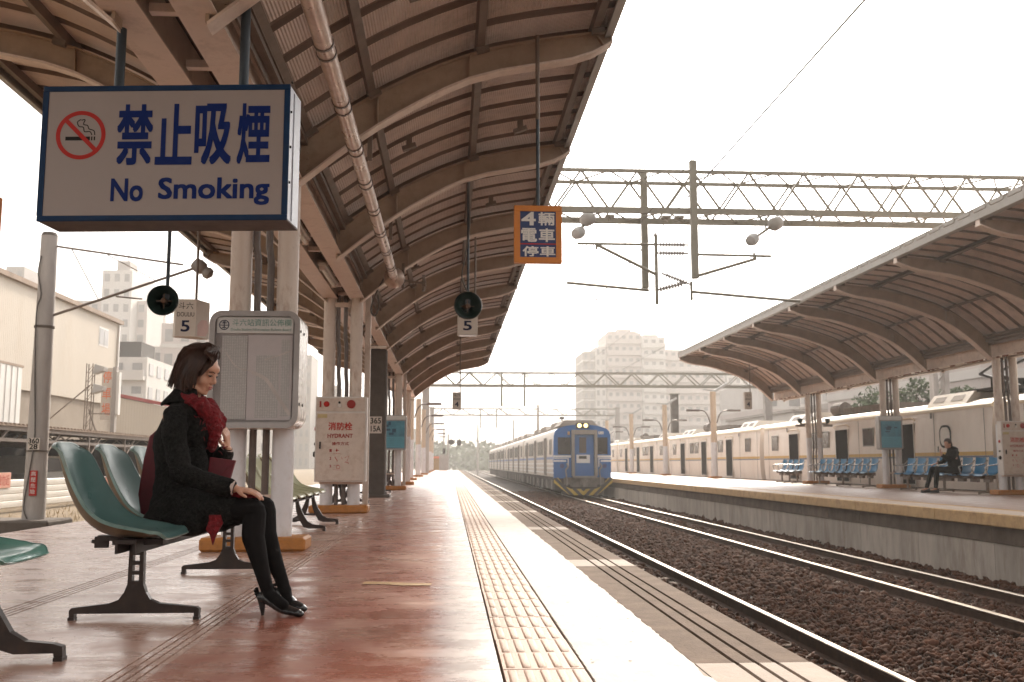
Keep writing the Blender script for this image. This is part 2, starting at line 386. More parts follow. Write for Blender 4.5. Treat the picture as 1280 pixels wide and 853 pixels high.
def link_copy(me, name, loc, parent=None, rotz=0, label=None):
    """an object on shared mesh data; loc in world space"""
    o = bpy.data.objects.new(name, me); COL.objects.link(o)
    if parent is not None:
        o.parent = parent; b = wloc(parent); o.location = (loc[0] - b[0], loc[1] - b[1], loc[2] - b[2])
    else: o.location = loc
    o.rotation_euler = (0, 0, rotz)
    if label: o['label'] = label
    return o
CH = {}
def kids(o): return [c for c in COL.objects if c.parent is o]
def dup(root, loc, label=None, rotz=None, group=None):
    r = root.copy(); COL.objects.link(r); r.location = loc
    if rotz is not None: r.rotation_euler = (0, 0, rotz)
    if label: r['label'] = label
    if group: r['group'] = group
    if root.name not in CH: CH[root.name] = [(c, kids(c)) for c in kids(root)]
    for c, gs in CH[root.name]:
        d = c.copy(); COL.objects.link(d); d.parent = r
        for g in gs: e = g.copy(); COL.objects.link(e); e.parent = d
    return r
# ------------------------------------------------------------------ lettering (built-in font)
def lettering(text, x0, x1, z0, z1, y, m, parent, facing='-y', bold=0.0, depth=.0015, name='lettering', keep=False):
    """text stretched to fill x0..x1, z0..z1 on the plane at y (facing -y) or, facing '-x'/'+x', y range on plane x"""
    cu = bpy.data.curves.new('txt', 'FONT'); cu.body = text; cu.size = 1; cu.offset = 0; cu.extrude = .001
    cu.resolution_u = 3; cu.space_character = 1.0
    t = bpy.data.objects.new('txt', cu); COL.objects.link(t)
    dg = bpy.context.evaluated_depsgraph_get(); me = bpy.data.meshes.new_from_object(t.evaluated_get(dg))
    bpy.data.objects.remove(t); bpy.data.curves.remove(cu)
    n = len(me.vertices); a = np.empty(n * 3); me.vertices.foreach_get('co', a); a = a.reshape(-1, 3)
    lo, hi = a.min(0), a.max(0)
    u = (a[:, 0] - lo[0]) / max(1e-6, hi[0] - lo[0]); v = (a[:, 1] - lo[1]) / max(1e-6, hi[1] - lo[1]); q = (a[:, 2] - lo[2]) / max(1e-6, hi[2] - lo[2])
    if keep:
        asp = (hi[0] - lo[0]) / (hi[1] - lo[1]); wd = (z1 - z0) * asp; cx_ = (x0 + x1) / 2; x0, x1 = cx_ - wd / 2, cx_ + wd / 2
    c = np.empty_like(a)
    if facing == '-y': c[:, 0] = x0 + u * (x1 - x0); c[:, 1] = y - q * depth
    elif facing == '-x': c[:, 1] = x1 - u * (x1 - x0); c[:, 0] = y - q * depth      # x0..x1 is the y range, text read from -x side
    else: c[:, 1] = x0 + u * (x1 - x0); c[:, 0] = y + q * depth
    c[:, 2] = z0 + v * (z1 - z0)
    if bold:      # heavier strokes: a few copies a hair apart
        import itertools
        nv = len(c); e = bold * .9; U = (0 if facing == '-y' else 1)
        du = e * abs(x1 - x0) / (hi[0] - lo[0]); dv = e * (z1 - z0) / (hi[1] - lo[1])
        me_n = bpy.data.meshes.new('lettering'); fs = [tuple(p.vertices) for p in me.polygons if p.normal.z > .5]; vs = []; ff = []
        for q, (au, av) in enumerate(((-1, -1), (1, -1), (1, 1), (-1, 1), (0, 0), (-1, 0), (1, 0), (0, 1), (0, -1))):
            d = c.copy(); d[:, U] += au * du; d[:, 2] += av * dv; d[:, 1 - U] += q * .00002 * (1 if facing == '+x' else -1); vs += [tuple(v) for v in d]; ff += [tuple(i + q * nv for i in f) for f in fs]
        me_n.from_pydata(vs, [], ff); me = me_n; c = np.array(vs)
    off = wloc(parent); c -= np.array(off)
    me.vertices.foreach_set('co', c.ravel()); me.materials.clear(); me.materials.append(M[m]); me.update()
    me.polygons.foreach_set('material_index', [0] * len(me.polygons))
    o = bpy.data.objects.new(name, me); COL.objects.link(o); o.parent = parent
    return o
def catmull(pts, n):
    """resample a polyline smoothly"""
    P = [Vector((p[0], p[1], 0)) if len(p) == 2 else Vector(p) for p in pts]; out_ = []
    k = len(P)
    for t in np.linspace(0, k - 1, n):
        i = min(int(t), k - 2); f = t - i
        p0, p1, p2, p3 = P[max(i - 1, 0)], P[i], P[i + 1], P[min(i + 2, k - 1)]
        q = .5 * ((2 * p1) + (p2 - p0) * f + (2 * p0 - 5 * p1 + 4 * p2 - p3) * f * f + (3 * p1 - p0 - 3 * p2 + p3) * f ** 3)
        out_.append(tuple(q)[:len(pts[0])] if len(pts[0]) == 2 else tuple(q))
    return out_
# ================================================================== SETTING: ground, platforms, tracks
ZR = -0.88           # rail head
b = MB(); b.box(-900, 900, -60, 1500, -1.5, -1.2); g0 = struct(b.build('ground', 'far_ground'))
b = MB(); b.box(-60, -4.62, -20, 400, -1.19, -0.6)
struct(b.build('trackside_ground', 'dry_grass'))

# ---- ballast bed (gentle hump between the tracks) and stones
def hb(x):
    z = -1.035 + .045 * math.exp(-((x - 4.65) / .75) ** 2) + .05 * max(0, min(1, (x - 7.25) / .6))
    return z
xs = [1.25, 1.9, 2.3, 2.9, 3.4, 3.8, 4.2, 4.65, 5.1, 5.6, 6.0, 6.5, 7.0, 7.3, 7.6, 7.95]
b = MB(); ys = [-6, 3, 20, 60, 150, 420]
b.grid(lambda i, j: (xs[i], ys[j], hb(xs[i]) - .012), len(xs), len(ys))
bb = b.build('ballast_bed', 'ballast_bed'); struct(bb)
b = MB(); b.box(15.35, 40, -6, 420, -1.19, -1.06); struct(b.build('ballast_beyond', 'ballast_bed'))
def stones(y0, y1, dens, r, seed):
    g = np.random.default_rng(seed)
    n = int((y1 - y0) * 6.0 * dens); x = g.uniform(1.5, 7.9, n); y = g.uniform(y0, y1, n)
    ok = np.ones(n, bool)
    for cx_ in (2.85, 6.45):
        for s_ in (-.545, .545): ok &= np.abs(x - cx_ - s_) > .085
    lim = .27 * y + .3     # nearest stones are hidden below the platform edge on the left
    ok &= x > 1.6
    x, y = x[ok], y[ok]; n = len(x)
    me0 = bmesh.new(); bmesh.ops.create_icosphere(me0, subdivisions=1, radius=1)
    V = np.array([v.co[:] for v in me0.verts]); F = np.array([[v.index for v in f.verts] for f in me0.faces]); me0.free()
    nv = len(V); dist = V[None] * (1 + g.uniform(-.32, .32, (n, nv, 1)))
    sc_ = r * (.5 + 1.1 * g.random((n, 1, 1)) ** 1.7) * g.uniform(.6, 1.25, (n, 1, 3))
    P_ = dist * sc_; P_[:, :, 2] *= .8
    a = g.uniform(0, 6.28, n); ca, sa = np.cos(a)[:, None], np.sin(a)[:, None]
    X_ = P_[:, :, 0] * ca - P_[:, :, 1] * sa; Y_ = P_[:, :, 0] * sa + P_[:, :, 1] * ca
    t_ = g.uniform(-.6, .6, n)[:, None]; Z_ = P_[:, :, 2] + X_ * t_
    z0 = -1.035 + .045 * np.exp(-((x - 4.65) / .75) ** 2) + .05 * np.clip((x - 7.25) / .6, 0, 1) + g.uniform(-.012, .03, n)
    co = np.stack([X_ + x[:, None], Y_ + y[:, None], Z_ + z0[:, None]], 2).reshape(-1, 3)
    f = (F[None] + (np.arange(n) * nv)[:, None, None]).reshape(-1, 3)
    return co, f
def big_mesh(name, parts, m):
    co = []; fs = []; o = 0
    for c, f in parts: co.append(c); fs.append(f + o); o += len(c)
    co = np.concatenate(co); fs = np.concatenate(fs)
    me = bpy.data.meshes.new(name); me.vertices.add(len(co)); me.vertices.foreach_set('co', co.ravel())
    me.loops.add(fs.size); me.loops.foreach_set('vertex_index', fs.ravel().astype(np.int32))
    me.polygons.add(len(fs)); me.polygons.foreach_set('loop_start', np.arange(0, fs.size, 3, dtype=np.int32))
    me.materials.append(M[m]); me.update(calc_edges=True); me.validate()
    o_ = bpy.data.objects.new(name, me); COL.objects.link(o_); return o_
bl = big_mesh('ballast', [stones(4.2, 13, 560, .030, 1), stones(13, 28, 230, .042, 2), stones(28, 60, 70, .065, 3)], 'ballast_stone')
bl['kind'] = 'stuff'; bl['label'] = 'dark reddish brown ballast stones around the rails'

# ---- rails and sleepers
RP = [(-.062, 0), (.062, 0), (.062, .012), (.012, .028), (.010, .10), (.033, .112), (.034, .138), (.028, .146), (-.028, .146), (-.034, .138), (-.033, .112), (-.010, .10), (-.012, .028), (-.062, .012)]
def track(cx_, y0, y1, label, nsl=110):
    t = thing('railway_track', label, 'railway track', (cx_, 0, ZR), kind='structure')
    del t['category']
    for s_ in (-1, 1):
        b = MB(); X0 = cx_ + s_ * .5665
        b.prism([(X0 + p[0], ZR - .146 + p[1]) for p in RP], 1, y0, y1)
        b.m = [0] * len(b.f)
        # faces touching the head top get the polished material
        for i, f in enumerate(b.f):
            if len(f) == 4 and all(b.v[k][2] > ZR - .012 for k in f): b.m[i] = 1
        b.build('rail', ['rail_side', 'rail_head'], t, smooth=30)
    b = MB(); b.box(-1.05, 1.05, -.12, .12, -.17, 0); me = b.mesh('sleeper', 'sleeper')
    for k in range(nsl): link_copy(me, 'sleeper', (cx_, 3.6 + k * .62 + random.uniform(-.01, .01), ZR - .137), t)
    return t
track(2.85, -6, 420, 'empty track beside the near platform with one polished rail in view', 60)
track(6.45, -6, 420, 'track that the blue train stands on, beside the opposite platform', 90)
track(15.25, -6, 420, 'track of the cream train beyond the opposite platform', 20)

# ---- near platform
p1 = thing('platform', 'near platform with red floor, tactile tiles and white safety strip', 'platform', (-1.6, 0, 0), kind='structure'); del p1['category']
b = MB(); b.box(-4.62, 1.25, -6, 112, -1.2, -.03); b.build('platform_body', 'block_concrete', p1)
J = .009
segs = [-4.3, 2.05] + [2.05 + 6.35 * k for k in range(1, 18)]
slab_cache = {}
def slab(x0, x1, y0, y1, m, z=0.0, t=.04):
    key = (round(x0, 3), round(x1, 3), round(y1 - y0, 3), m, t)
    if key not in slab_cache:
        b = MB(); b.box(0, x1 - x0, J / 2, y1 - y0 - J / 2, -t, 0); slab_cache[key] = b.mesh('floor_slab', m)
    return link_copy(slab_cache[key], 'floor_slab', (x0, y0, z), p1)
for a, c in zip(segs[:-1], segs[1:]):
    slab(-4.62, -2.20, a, c, 'floor_left'); slab(-2.06, -1.15, a, c, 'floor_left'); slab(-1.01, .183, a, c, 'floor_red')
for gx0, gx1 in ((-2.20, -2.06), (-1.15, -1.01)):      # grooved strips: four narrow bars with dark joints
    wd = (gx1 - gx0) / 4
    for k in range(4):
        b = MB(); b.box(gx0 + k * wd + .006, gx0 + (k + 1) * wd - .004, -6, 112, -.04, -.002); b.build('groove_bar', 'floor_left', p1)
# tactile tiles
b = MB(); W = .288; b.box(.001, W - .001, .003, .297, -.04, .002)
for k in range(5):
    x = .030 + k * .0565
    y0, y1 = .018, .284
    prof = [(-.017, .001), (-.014, .0052), (-.009, .0064), (.009, .0064), (.014, .0052), (.017, .001)]
    b.grid(lambda i, j: (x + prof[i][0] * (1 if 0 < j < 3 else .8), (y0, y0 + .008, y1 - .008, y1)[j], prof[i][1] if 0 < j < 3 else .001), 6, 4)
tile_me = b.mesh('tactile_tile', 'tile_yellow', smooth=50)
for k in range(124):
    link_copy(tile_me, 'tactile_tile', (.191 + random.uniform(-.0015, .0015), 1.2 + k * .3, random.uniform(-.001, .001)), p1)
b = MB(); b.box(.192, .479, 1.2 + 124 * .3, 112, -.04, .002)
for k in range(5): b.box(.215 + k * .0565 - .015, .215 + k * .0565 + .015, 1.2 + 124 * .3, 112, .001, .009)
o = b.build('tactile_strip', 'tile_yellow', p1); o['kind'] = 'stuff'
# safety strip: concrete slabs carrying a painted, chipped white band
for a, c in zip(segs[:-1], segs[1:]): slab(.487, .888, a, c, 'coping_pale')
g = np.random.default_rng(5); yy = list(np.arange(1.5, 30, .03)) + list(np.arange(30, 112, 4.)); b = MB()
jag = [0.]
for k in range(1, len(yy)): jag.append(jag[-1] * .6 + g.uniform(-.006, .006) - (g.random() < .03) * .022)
jl = [g.uniform(-.002, .002) for _ in yy]
vs = []
for k, y in enumerate(yy): vs += [(.489 + jl[k], y, .0035), (.886 + min(0.003, jag[k] if y < 30 else 0), y, .0035)]
b.add(vs, [(2 * i, 2 * i + 1, 2 * i + 3, 2 * i + 2) for i in range(len(yy) - 1)]); b.build('white_band', 'strip_white', p1)
# coping with three grooves, long brown stones and short pale ones
def coping_profile():
    pts = [(.893, -.2), (1.33, -.2), (1.33, -.008), (1.322, 0)]
    for gx in (1.195, 1.12, 1.045):
        pts += [(gx + .009, 0), (gx + .007, -.016), (gx - .007, -.016), (gx - .009, 0)]
    return pts + [(.893, 0)]
y = -.25
cop = {}
for k in range(29):
    for ln, m in ((3.45, 'coping'), (.48, 'coping_pale')):
        if m not in cop:
            b = MB(); b.prism([(p[0] - .893, p[1]) for p in coping_profile()], 1, .006, ln - .006); cop[m] = b.mesh('coping_stone', m)
        link_copy(cop[m], 'coping_stone', (.893, y, random.uniform(-.002, .001)), p1); y += ln
dm('mark_yellow', (.38, .22, .075), .5, var=.3, scale=12, dirt=(.30, .13, .07), dirt_amt=.8, dscale=6)
b = MB(); b.add([(-.52, 6.14, .003), (-.40, 6.13, .003), (-.28, 6.06, .003), (-.11, 6.05, .003), (-.10, 6.16, .003), (-.22, 6.18, .003), (-.36, 6.24, .003), (-.51, 6.27, .003)], [tuple(range(8))]); b.build('floor_marking', 'mark_yellow', p1)
dm('mark_blue', (.20, .19, .22), .45, var=.3, scale=9, dirt=(.34, .22, .19), dirt_amt=.8, dscale=4)
b = MB(); g = np.random.default_rng(8)
for k in range(26):      # small dark chips and pocks in the white band
    x, y = g.uniform(.5, .87), g.uniform(3.6, 9); r = g.uniform(.003, .008); b.add([(x + r * math.cos(a) * g.uniform(.6, 1.6), y + r * math.sin(a), .0065) for a in np.linspace(0, 5.3, 6)], [tuple(range(6))])
b.build('chips', 'groove_dark', p1)['kind'] = 'stuff'

# ---- opposite platform
p2 = thing('platform', 'opposite platform with yellow edged concrete wall facing the tracks', 'platform', (11, 0, 0), kind='structure'); del p2['category']
b = MB(); b.box(8.06, 15.1, -6, 112, -1.2, -.05); b.build('platform_body', 'wall_ledge', p2)
pn = MB(); pn.box(0, .12, .008, 2.392, -.70, 0, .004); pm = pn.mesh('wall_panel', 'wall_concrete')
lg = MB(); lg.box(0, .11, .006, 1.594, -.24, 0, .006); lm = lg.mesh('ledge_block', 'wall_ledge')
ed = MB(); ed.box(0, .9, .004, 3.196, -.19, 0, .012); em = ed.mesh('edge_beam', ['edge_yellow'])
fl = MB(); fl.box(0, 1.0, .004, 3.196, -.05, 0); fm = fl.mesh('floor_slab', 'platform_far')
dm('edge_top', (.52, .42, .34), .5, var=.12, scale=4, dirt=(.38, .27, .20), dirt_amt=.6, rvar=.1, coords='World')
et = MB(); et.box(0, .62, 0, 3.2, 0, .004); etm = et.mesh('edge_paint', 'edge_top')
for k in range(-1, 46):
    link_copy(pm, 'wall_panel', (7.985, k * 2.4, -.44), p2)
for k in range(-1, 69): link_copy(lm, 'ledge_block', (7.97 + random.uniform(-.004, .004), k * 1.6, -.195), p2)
for k in range(-1, 35):
    link_copy(em, 'edge_beam', (7.90, k * 3.2, 0.0), p2); link_copy(etm, 'edge_paint', (7.915, k * 3.2, 0), p2)
for k in range(-1, 35):
    for j, wx in enumerate((8.805, 9.812, 10.819, 11.826, 12.833, 13.84)):
        link_copy(fm, 'floor_slab', (wx, k * 3.2, 0), p2)
# ================================================================== CANOPIES
PITCH = 3.175; Y0 = 8.55
C1_LOW = [(.26, 3.13), (.75, 3.53), (1.25, 3.86), (1.86, 4.16), (2.72, 4.34), (3.04, 4.50)]
C1_UP = [(.26, 3.50), (.74, 3.84), (1.25, 4.13), (1.86, 4.38), (2.5, 4.52), (3.04, 4.60)]
C2_LOW = [(.34, 3.16), (.92, 3.69), (1.52, 4.06), (2.7, 4.47), (3.55, 4.61), (3.98, 4.76)]
C2_UP = [(.34, 3.56), (.92, 4.04), (1.52, 4.38), (2.7, 4.74), (3.45, 4.84), (3.98, 4.89)]
def scale_pts(p, f): return [(u * f, 3.13 + (z - 3.13) * (f ** .5)) for u, z in p]
def wing(root, cx_, sg, low, up, ys, y_first, y_last, purl, deck_n=16, edge=True, mid=.6, fh=.13, fw=.135):
    n = 15
    lo = catmull(low, n); uu = catmull(up, n)
    X = lambda u: cx_ + sg * u
    # --- rafter mesh (web + flanges + stiffeners), centred on y = 0
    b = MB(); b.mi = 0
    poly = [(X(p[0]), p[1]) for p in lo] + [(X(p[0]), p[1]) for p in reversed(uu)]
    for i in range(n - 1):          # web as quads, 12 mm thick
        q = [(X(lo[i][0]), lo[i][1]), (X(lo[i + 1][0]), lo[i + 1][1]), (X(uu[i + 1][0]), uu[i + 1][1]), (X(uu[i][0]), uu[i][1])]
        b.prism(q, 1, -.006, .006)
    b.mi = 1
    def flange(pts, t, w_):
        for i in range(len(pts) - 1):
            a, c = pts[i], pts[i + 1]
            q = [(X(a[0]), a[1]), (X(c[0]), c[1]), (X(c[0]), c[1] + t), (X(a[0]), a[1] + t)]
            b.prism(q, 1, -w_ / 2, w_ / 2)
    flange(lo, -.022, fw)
    b.mi = 1; e0, e1 = lo[-1], uu[-1]; b.prism([(X(e0[0]) - .006, e0[1] - .02), (X(e0[0]) + .006, e0[1] - .02), (X(e0[0]) + .006, e1[1]), (X(e0[0]) - .006, e1[1])], 1, -.068, .068)  # end plate: edge-lit tip put into the pale colour
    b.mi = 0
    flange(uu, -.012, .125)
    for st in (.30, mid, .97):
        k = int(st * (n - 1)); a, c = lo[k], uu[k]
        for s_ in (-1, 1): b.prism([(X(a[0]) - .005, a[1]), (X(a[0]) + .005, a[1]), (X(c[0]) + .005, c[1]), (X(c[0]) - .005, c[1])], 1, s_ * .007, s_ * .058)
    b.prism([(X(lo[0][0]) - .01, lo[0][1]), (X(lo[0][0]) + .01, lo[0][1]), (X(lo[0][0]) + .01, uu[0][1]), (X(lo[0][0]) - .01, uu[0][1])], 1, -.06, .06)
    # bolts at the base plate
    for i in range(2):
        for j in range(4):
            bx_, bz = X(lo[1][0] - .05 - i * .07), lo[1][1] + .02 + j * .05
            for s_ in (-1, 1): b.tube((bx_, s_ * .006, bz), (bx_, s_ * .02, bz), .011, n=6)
    me = b.mesh('rafter', ['rafter_paint', 'flange_lit'])
    for y in ys: link_copy(me, 'rafter', (0, y, 0), root)
    for o in [o for o in []]: pass
    # --- purlins
    for (f_, w_, h_) in purl:
        i = f_ * (n - 1); k = min(int(i), n - 2); t = i - k
        ux = uu[k][0] * (1 - t) + uu[k + 1][0] * t; uz = uu[k][1] * (1 - t) + uu[k + 1][1] * t
        sl = math.atan2(uu[k + 1][1] - uu[k][1], uu[k + 1][0] - uu[k][0])
        b = MB(); c_, s_ = math.cos(sl), math.sin(sl)
        def T(a, d): return (X(ux + a * c_ - d * s_), uz + a * s_ + d * c_)
        b.prism([T(-w_ / 2, .001), T(w_ / 2, .001), T(w_ / 2, .012), T(-w_ / 2 + .012, .012), T(-w_ / 2 + .012, h_ - .01), T(w_ / 2, h_ - .01), T(w_ / 2, h_), T(-w_ / 2, h_)], 1, y_first, y_last)
        b.build('purlin', 'purlin_dark', root)
        b = MB()        # bolted cleats beside every rafter
        for y in ys:
            for e in (-.14, .10):
                if y_first < y + e < y_last - .1: b.prism([T(-w_ / 2 - .012, .0), T(w_ / 2 + .03, .0), T(w_ / 2 + .03, -.05), T(-w_ / 2 - .012, -.05)], 1, y + e, y + e + .05)
        o = b.build('purlin_cleats', 'purlin_dark', root); o['kind'] = 'stuff'
    # --- roof deck, one curved sheet per panel
    H = .085; m_ = deck_n
    ex = .0
    du = catmull([(p[0], p[1]) for p in up] + [(up[-1][0] + ex, up[-1][1] + .01)], m_)
    pw = PITCH / 6
    prof = [(0, 0), (.36, 0), (.375, .050), (.49, .050), (.505, 0), (pw, 0)]
    b = MB()
    def pt(i, j, t=0): return (X(du[i][0]), prof[j][0], du[i][1] + H + prof[j][1] + t)
    b.mi = 0
    for i in range(m_ - 1):
        for j in range(5):
            b.mi = 1 if j in (1, 2, 3) else 0
            b.add([pt(i, j), pt(i + 1, j), pt(i + 1, j + 1), pt(i, j + 1)], [(0, 1, 2, 3) if sg > 0 else (3, 2, 1, 0)])
            b.mi = 0
            b.add([pt(i, j, .006), pt(i + 1, j, .006), pt(i + 1, j + 1, .006), pt(i, j + 1, .006)], [(3, 2, 1, 0) if sg > 0 else (0, 1, 2, 3)])
    me = b.mesh('roof_panel', ['deck_sheet', 'deck_rib_shade'])
    y = y_first
    while y < y_last - .1:
        link_copy(me, 'roof_panel', (0, y, 0), root); y += pw
    u0, zb, zt = up[0][0] + .02, low[0][1] + .30, up[0][1] + .16
    b = MB(); b.prism([(X(u0 - .008), zb), (X(u0 + .008), zb), (X(u0 + .008), zt), (X(u0 - .008), zt)], 1, y_first, y_last)
    for q in (0, .075): b.prism([(X(u0 + .01), zt - .10 - q), (X(u0 + .07), zt - .10 - q), (X(u0 + .07), zt - .06 - q), (X(u0 + .01), zt - .06 - q)], 1, y_first, y_last)
    b.build('closing_plate', 'purlin_dark', root)
    b = MB()
    for i in range(n - 1): b.prism([(X(uu[i][0]), uu[i][1] - .05), (X(uu[i + 1][0]), uu[i + 1][1] - .05), (X(uu[i + 1][0]), uu[i + 1][1] + .15), (X(uu[i][0]), uu[i][1] + .15)], 1, y_last - .02, y_last + .01)
    b.build('end_fascia', 'rafter_paint', root)
    # --- edge gutter / fascia
    if edge:
        e = up[-1]; z = e[1]
        k = 0; y = y_first
        while y < y_last - .1:
            L_ = min(2 * PITCH, y_last - y); b = MB()
            q = [(e[0] - .06, z - .06), (e[0] + .02, z - .04), (e[0] + .03, z + fh), (e[0] + .015, z + fh + .005), (e[0] + .0, z - .01), (e[0] - .06, z - .03)]
            b.prism([(X(a), c) for a, c in q], 1, y + .004, y + L_ - .004)
            b.build('fascia', 'fascia_grey', root); y += L_
def column_pair(root, cx_, y, dx=.2, top=3.18, lower=1.62, r=.092):
    for s_ in (-1, 1):
        X = cx_ + s_ * dx
        key = 'colm%g_%g' % (top, r)
        if key not in MATS:
            b = MB(); b.mi = 0; b.tube((0, 0, .10), (0, 0, lower), r, n=24, caps=False); b.mi = 1; b.tube((0, 0, lower), (0, 0, top), r * .995, n=24, caps=False)
            MATS[key] = b.mesh('column', ['column_white', 'column_paint'], smooth=40)
        link_copy(MATS[key], 'column', (X, y, 0), root)
    key = 'plinth%g' % dx
    if key not in MATS:
        b = MB(); b.box(-.43, .43, -.2, .2, 0, .115, .02); MATS[key] = b.mesh('plinth', 'plinth_orange')
    link_copy(MATS[key], 'plinth', (cx_, y, .001), root)
def beams(root, cx_, y0, y1, dx=.2, z0=3.18, z1=3.52):
    for s_ in (-1, 1):
        b = MB(); X = cx_ + s_ * dx
        b.mi = 1; b.box(X - .11, X + .11, y0, y1, z0, z0 + .014); b.mi = 0
        b.box(X - .009, X + .009, y0, y1, z0 + .014, z1 - .014); b.box(X - .075, X + .075, y0, y1, z1 - .014, z1)
        b.box(X - .085, X - .073, y0, y1, z0 + .014, z1 - .014) if s_ > 0 else b.box(X + .073, X + .085, y0, y1, z0 + .014, z1 - .014)
        b.build('long_beam', ['cream_steel', 'flange_lit'], root)
    b = MB(); b.box(cx_ - .105, cx_ + .105, y0, y1, z1 - .06, z1 - .045); b.box(cx_ - .30, cx_ + .30, y0, y1, z1 + .002, z1 + .02)
    b.build('gutter', 'gutter_dark', root)
    b = MB(); b.box(-.088, .088, -.03, .03, 0, .05); me = b.mesh('cross_tie', 'flange_lit')
    y = y0 + .4
    while y < y1: link_copy(me, 'cross_tie', (cx_, y, z0 + .05), root); y += .79

CX1 = -1.61
can1 = thing('platform_canopy', 'curved steel canopy over the near platform, ribbed roof on paired round columns', 'canopy', (CX1, 8.55, 0))
ys1 = [Y0 + PITCH * k for k in range(-3, 10)]
PU = [(.06, .07, .085), (.27, .07, .085), (.60, .07, .085), (.93, .07, .085)]
wing(can1, CX1, 1, C1_LOW, C1_UP, ys1, ys1[0] - .3, ys1[-1] + .25, PU)
wing(can1, CX1, -1, scale_pts(C1_LOW, .945), scale_pts(C1_UP, .945), ys1, ys1[0] - .3, ys1[-1] + .25, PU)
beams(can1, CX1, ys1[0] - .3, ys1[-1] + .25)
for k in (-1, 0, 1, 3, 4): column_pair(can1, CX1, Y0 + .05 + 6.35 * k)
# downpipe and conduits running up between the columns
for k in (0, 1, 3, 4):
    y = Y0 + .05 + 6.35 * k
    for dx_ in (-.055, .055):
        b = MB(); X = CX1 + dx_
        b.path([(X, y, .1), (X, y, 1.0), (X + .015, y - .02, 1.08), (X + .015, y - .02, 1.9), (X, y, 2.05), (X, y, 2.45), (X - .02, y, 2.6), (X - .02, y, 3.25)], .031, 8)
        b.build('conduit', 'conduit', can1, smooth=40)
    b = MB(); b.box(CX1 - .12, CX1 + .12, y - .03, y + .03, .42, .46); b.build('column_tie', 'cream_steel', can1)
    b = MB(); b.box(CX1 - .12, CX1 + .12, y - .05, y + .05, 3.05, 3.12); b.build('column_tie', 'cream_steel', can1)
for k in (1, 3):
    y = Y0 + .25 + 6.35 * k
    b = MB(); b.box(-1.30, -1.215, y, y + .085, .06, 3.3); b.box(-1.30, -.98, y + .02, y + .06, 2.46, 2.50); b.build('downpipe', 'column_paint', can1)
# loose sagging cables under the roof
b = MB()
b.path(catmull([(-.98, 14.75, 3.50), (-1.12, 14.9, 3.28), (-1.2, 14.9, 3.02), (-1.14, 14.9, 2.92), (-1.08, 14.9, 3.05), (-1.10, 14.95, 3.25)], 20), .012, 6)
b.build('cable', 'wire', can1)
# insulated pipe slung below the rafters
pipe = thing('ceiling_pipe', 'pale metal pipe with bands slung under the curved roof, ending in a flange', 'pipe', (-.82, 8, 3.4))
PX, PZ = -.82, 3.375
b = MB(); b.tube((PX, -1.1, PZ), (PX, 14.3, PZ), .062, n=20); b.build('pipe_run', 'pipe_metal', pipe, smooth=40)
b = MB(); b.tube((0, -.012, 0), (0, .012, 0), .068, n=20); pb = b.mesh('pipe_band', 'conduit')
y = 1.0
while y < 14.2: link_copy(pb, 'pipe_band', (PX, y, PZ), pipe); link_copy(pb, 'pipe_band', (PX, y + .16, PZ), pipe); y += 1.02
b = MB(); b.lathe([(.06, 14.1), (.10, 14.12), (.15, 14.2), (.15, 14.26), (.06, 14.3), (.045, 14.32), (.045, 14.62), (.03, 14.64)], (PX, 0, PZ), 'y', 18); b.build('pipe_flange', 'pipe_metal', pipe, smooth=40)
b = MB(); b.tube((PX + .12, 14.4, PZ), (PX + .42, 14.45, PZ - .03), .016, n=8); b.tube((PX + .42, 14.45, PZ - .15), (PX + .42, 14.45, PZ + .09), .022, n=8); b.tube((PX + .41, 14.45, PZ - .03), (PX + .45, 14.45, PZ - .03), .055, n=12); b.box(PX + .1, PX + .14, 14.38, 14.42, PZ - .12, PZ + .25); b.build('valve', 'purlin_dark', pipe)
b = MB(); b.box(-.02, .02, -.02, .02, .06, .36); hb_ = b.mesh('pipe_hanger', 'purlin_dark')
for y in ys1:
    if y < 14.2: link_copy(hb_, 'pipe_hanger', (PX + .085, y + .16, PZ - .02), pipe)
# fluorescent lamps
lamp0 = thing('strip_lamp', 'x', 'ceiling lamp', (CX1, 13.0, 3.16), 'strip lamps under the near canopy beams')
b = MB(); b.box(CX1 - .05, CX1 + .05, 12.35, 13.65, 3.17, 3.225, .008); b.build('lamp_body', 'box_cream', lamp0)
b = MB(); b.tube((CX1, 12.40, 3.145), (CX1, 13.60, 3.145), .022, n=10); b.build('lamp_tube', 'lamp_tube', lamp0)
b = MB(); b.box(CX1 - .035, CX1 + .035, 12.36, 12.41, 3.12, 3.17); b.box(CX1 - .035, CX1 + .035, 13.59, 13.64, 3.12, 3.17); b.build('lamp_holder', 'cream_steel', lamp0)
lamp0['label'] = 'white strip lamp between the canopy beams just before the hydrant columns'
dup(lamp0, (CX1, 10.3, 3.16), 'white strip lamp between the canopy beams, just past the notice board columns')
for y, t in ((16.6, 'third'), (19.7, 'fourth')): dup(lamp0, (CX1, y, 3.16), 'strip lamp under the canopy beams beyond the hydrant, %s along' % t)
dup(lamp0, (-2.62, 5.2, 3.66), 'white strip lamp on the left roof above the no smoking sign')
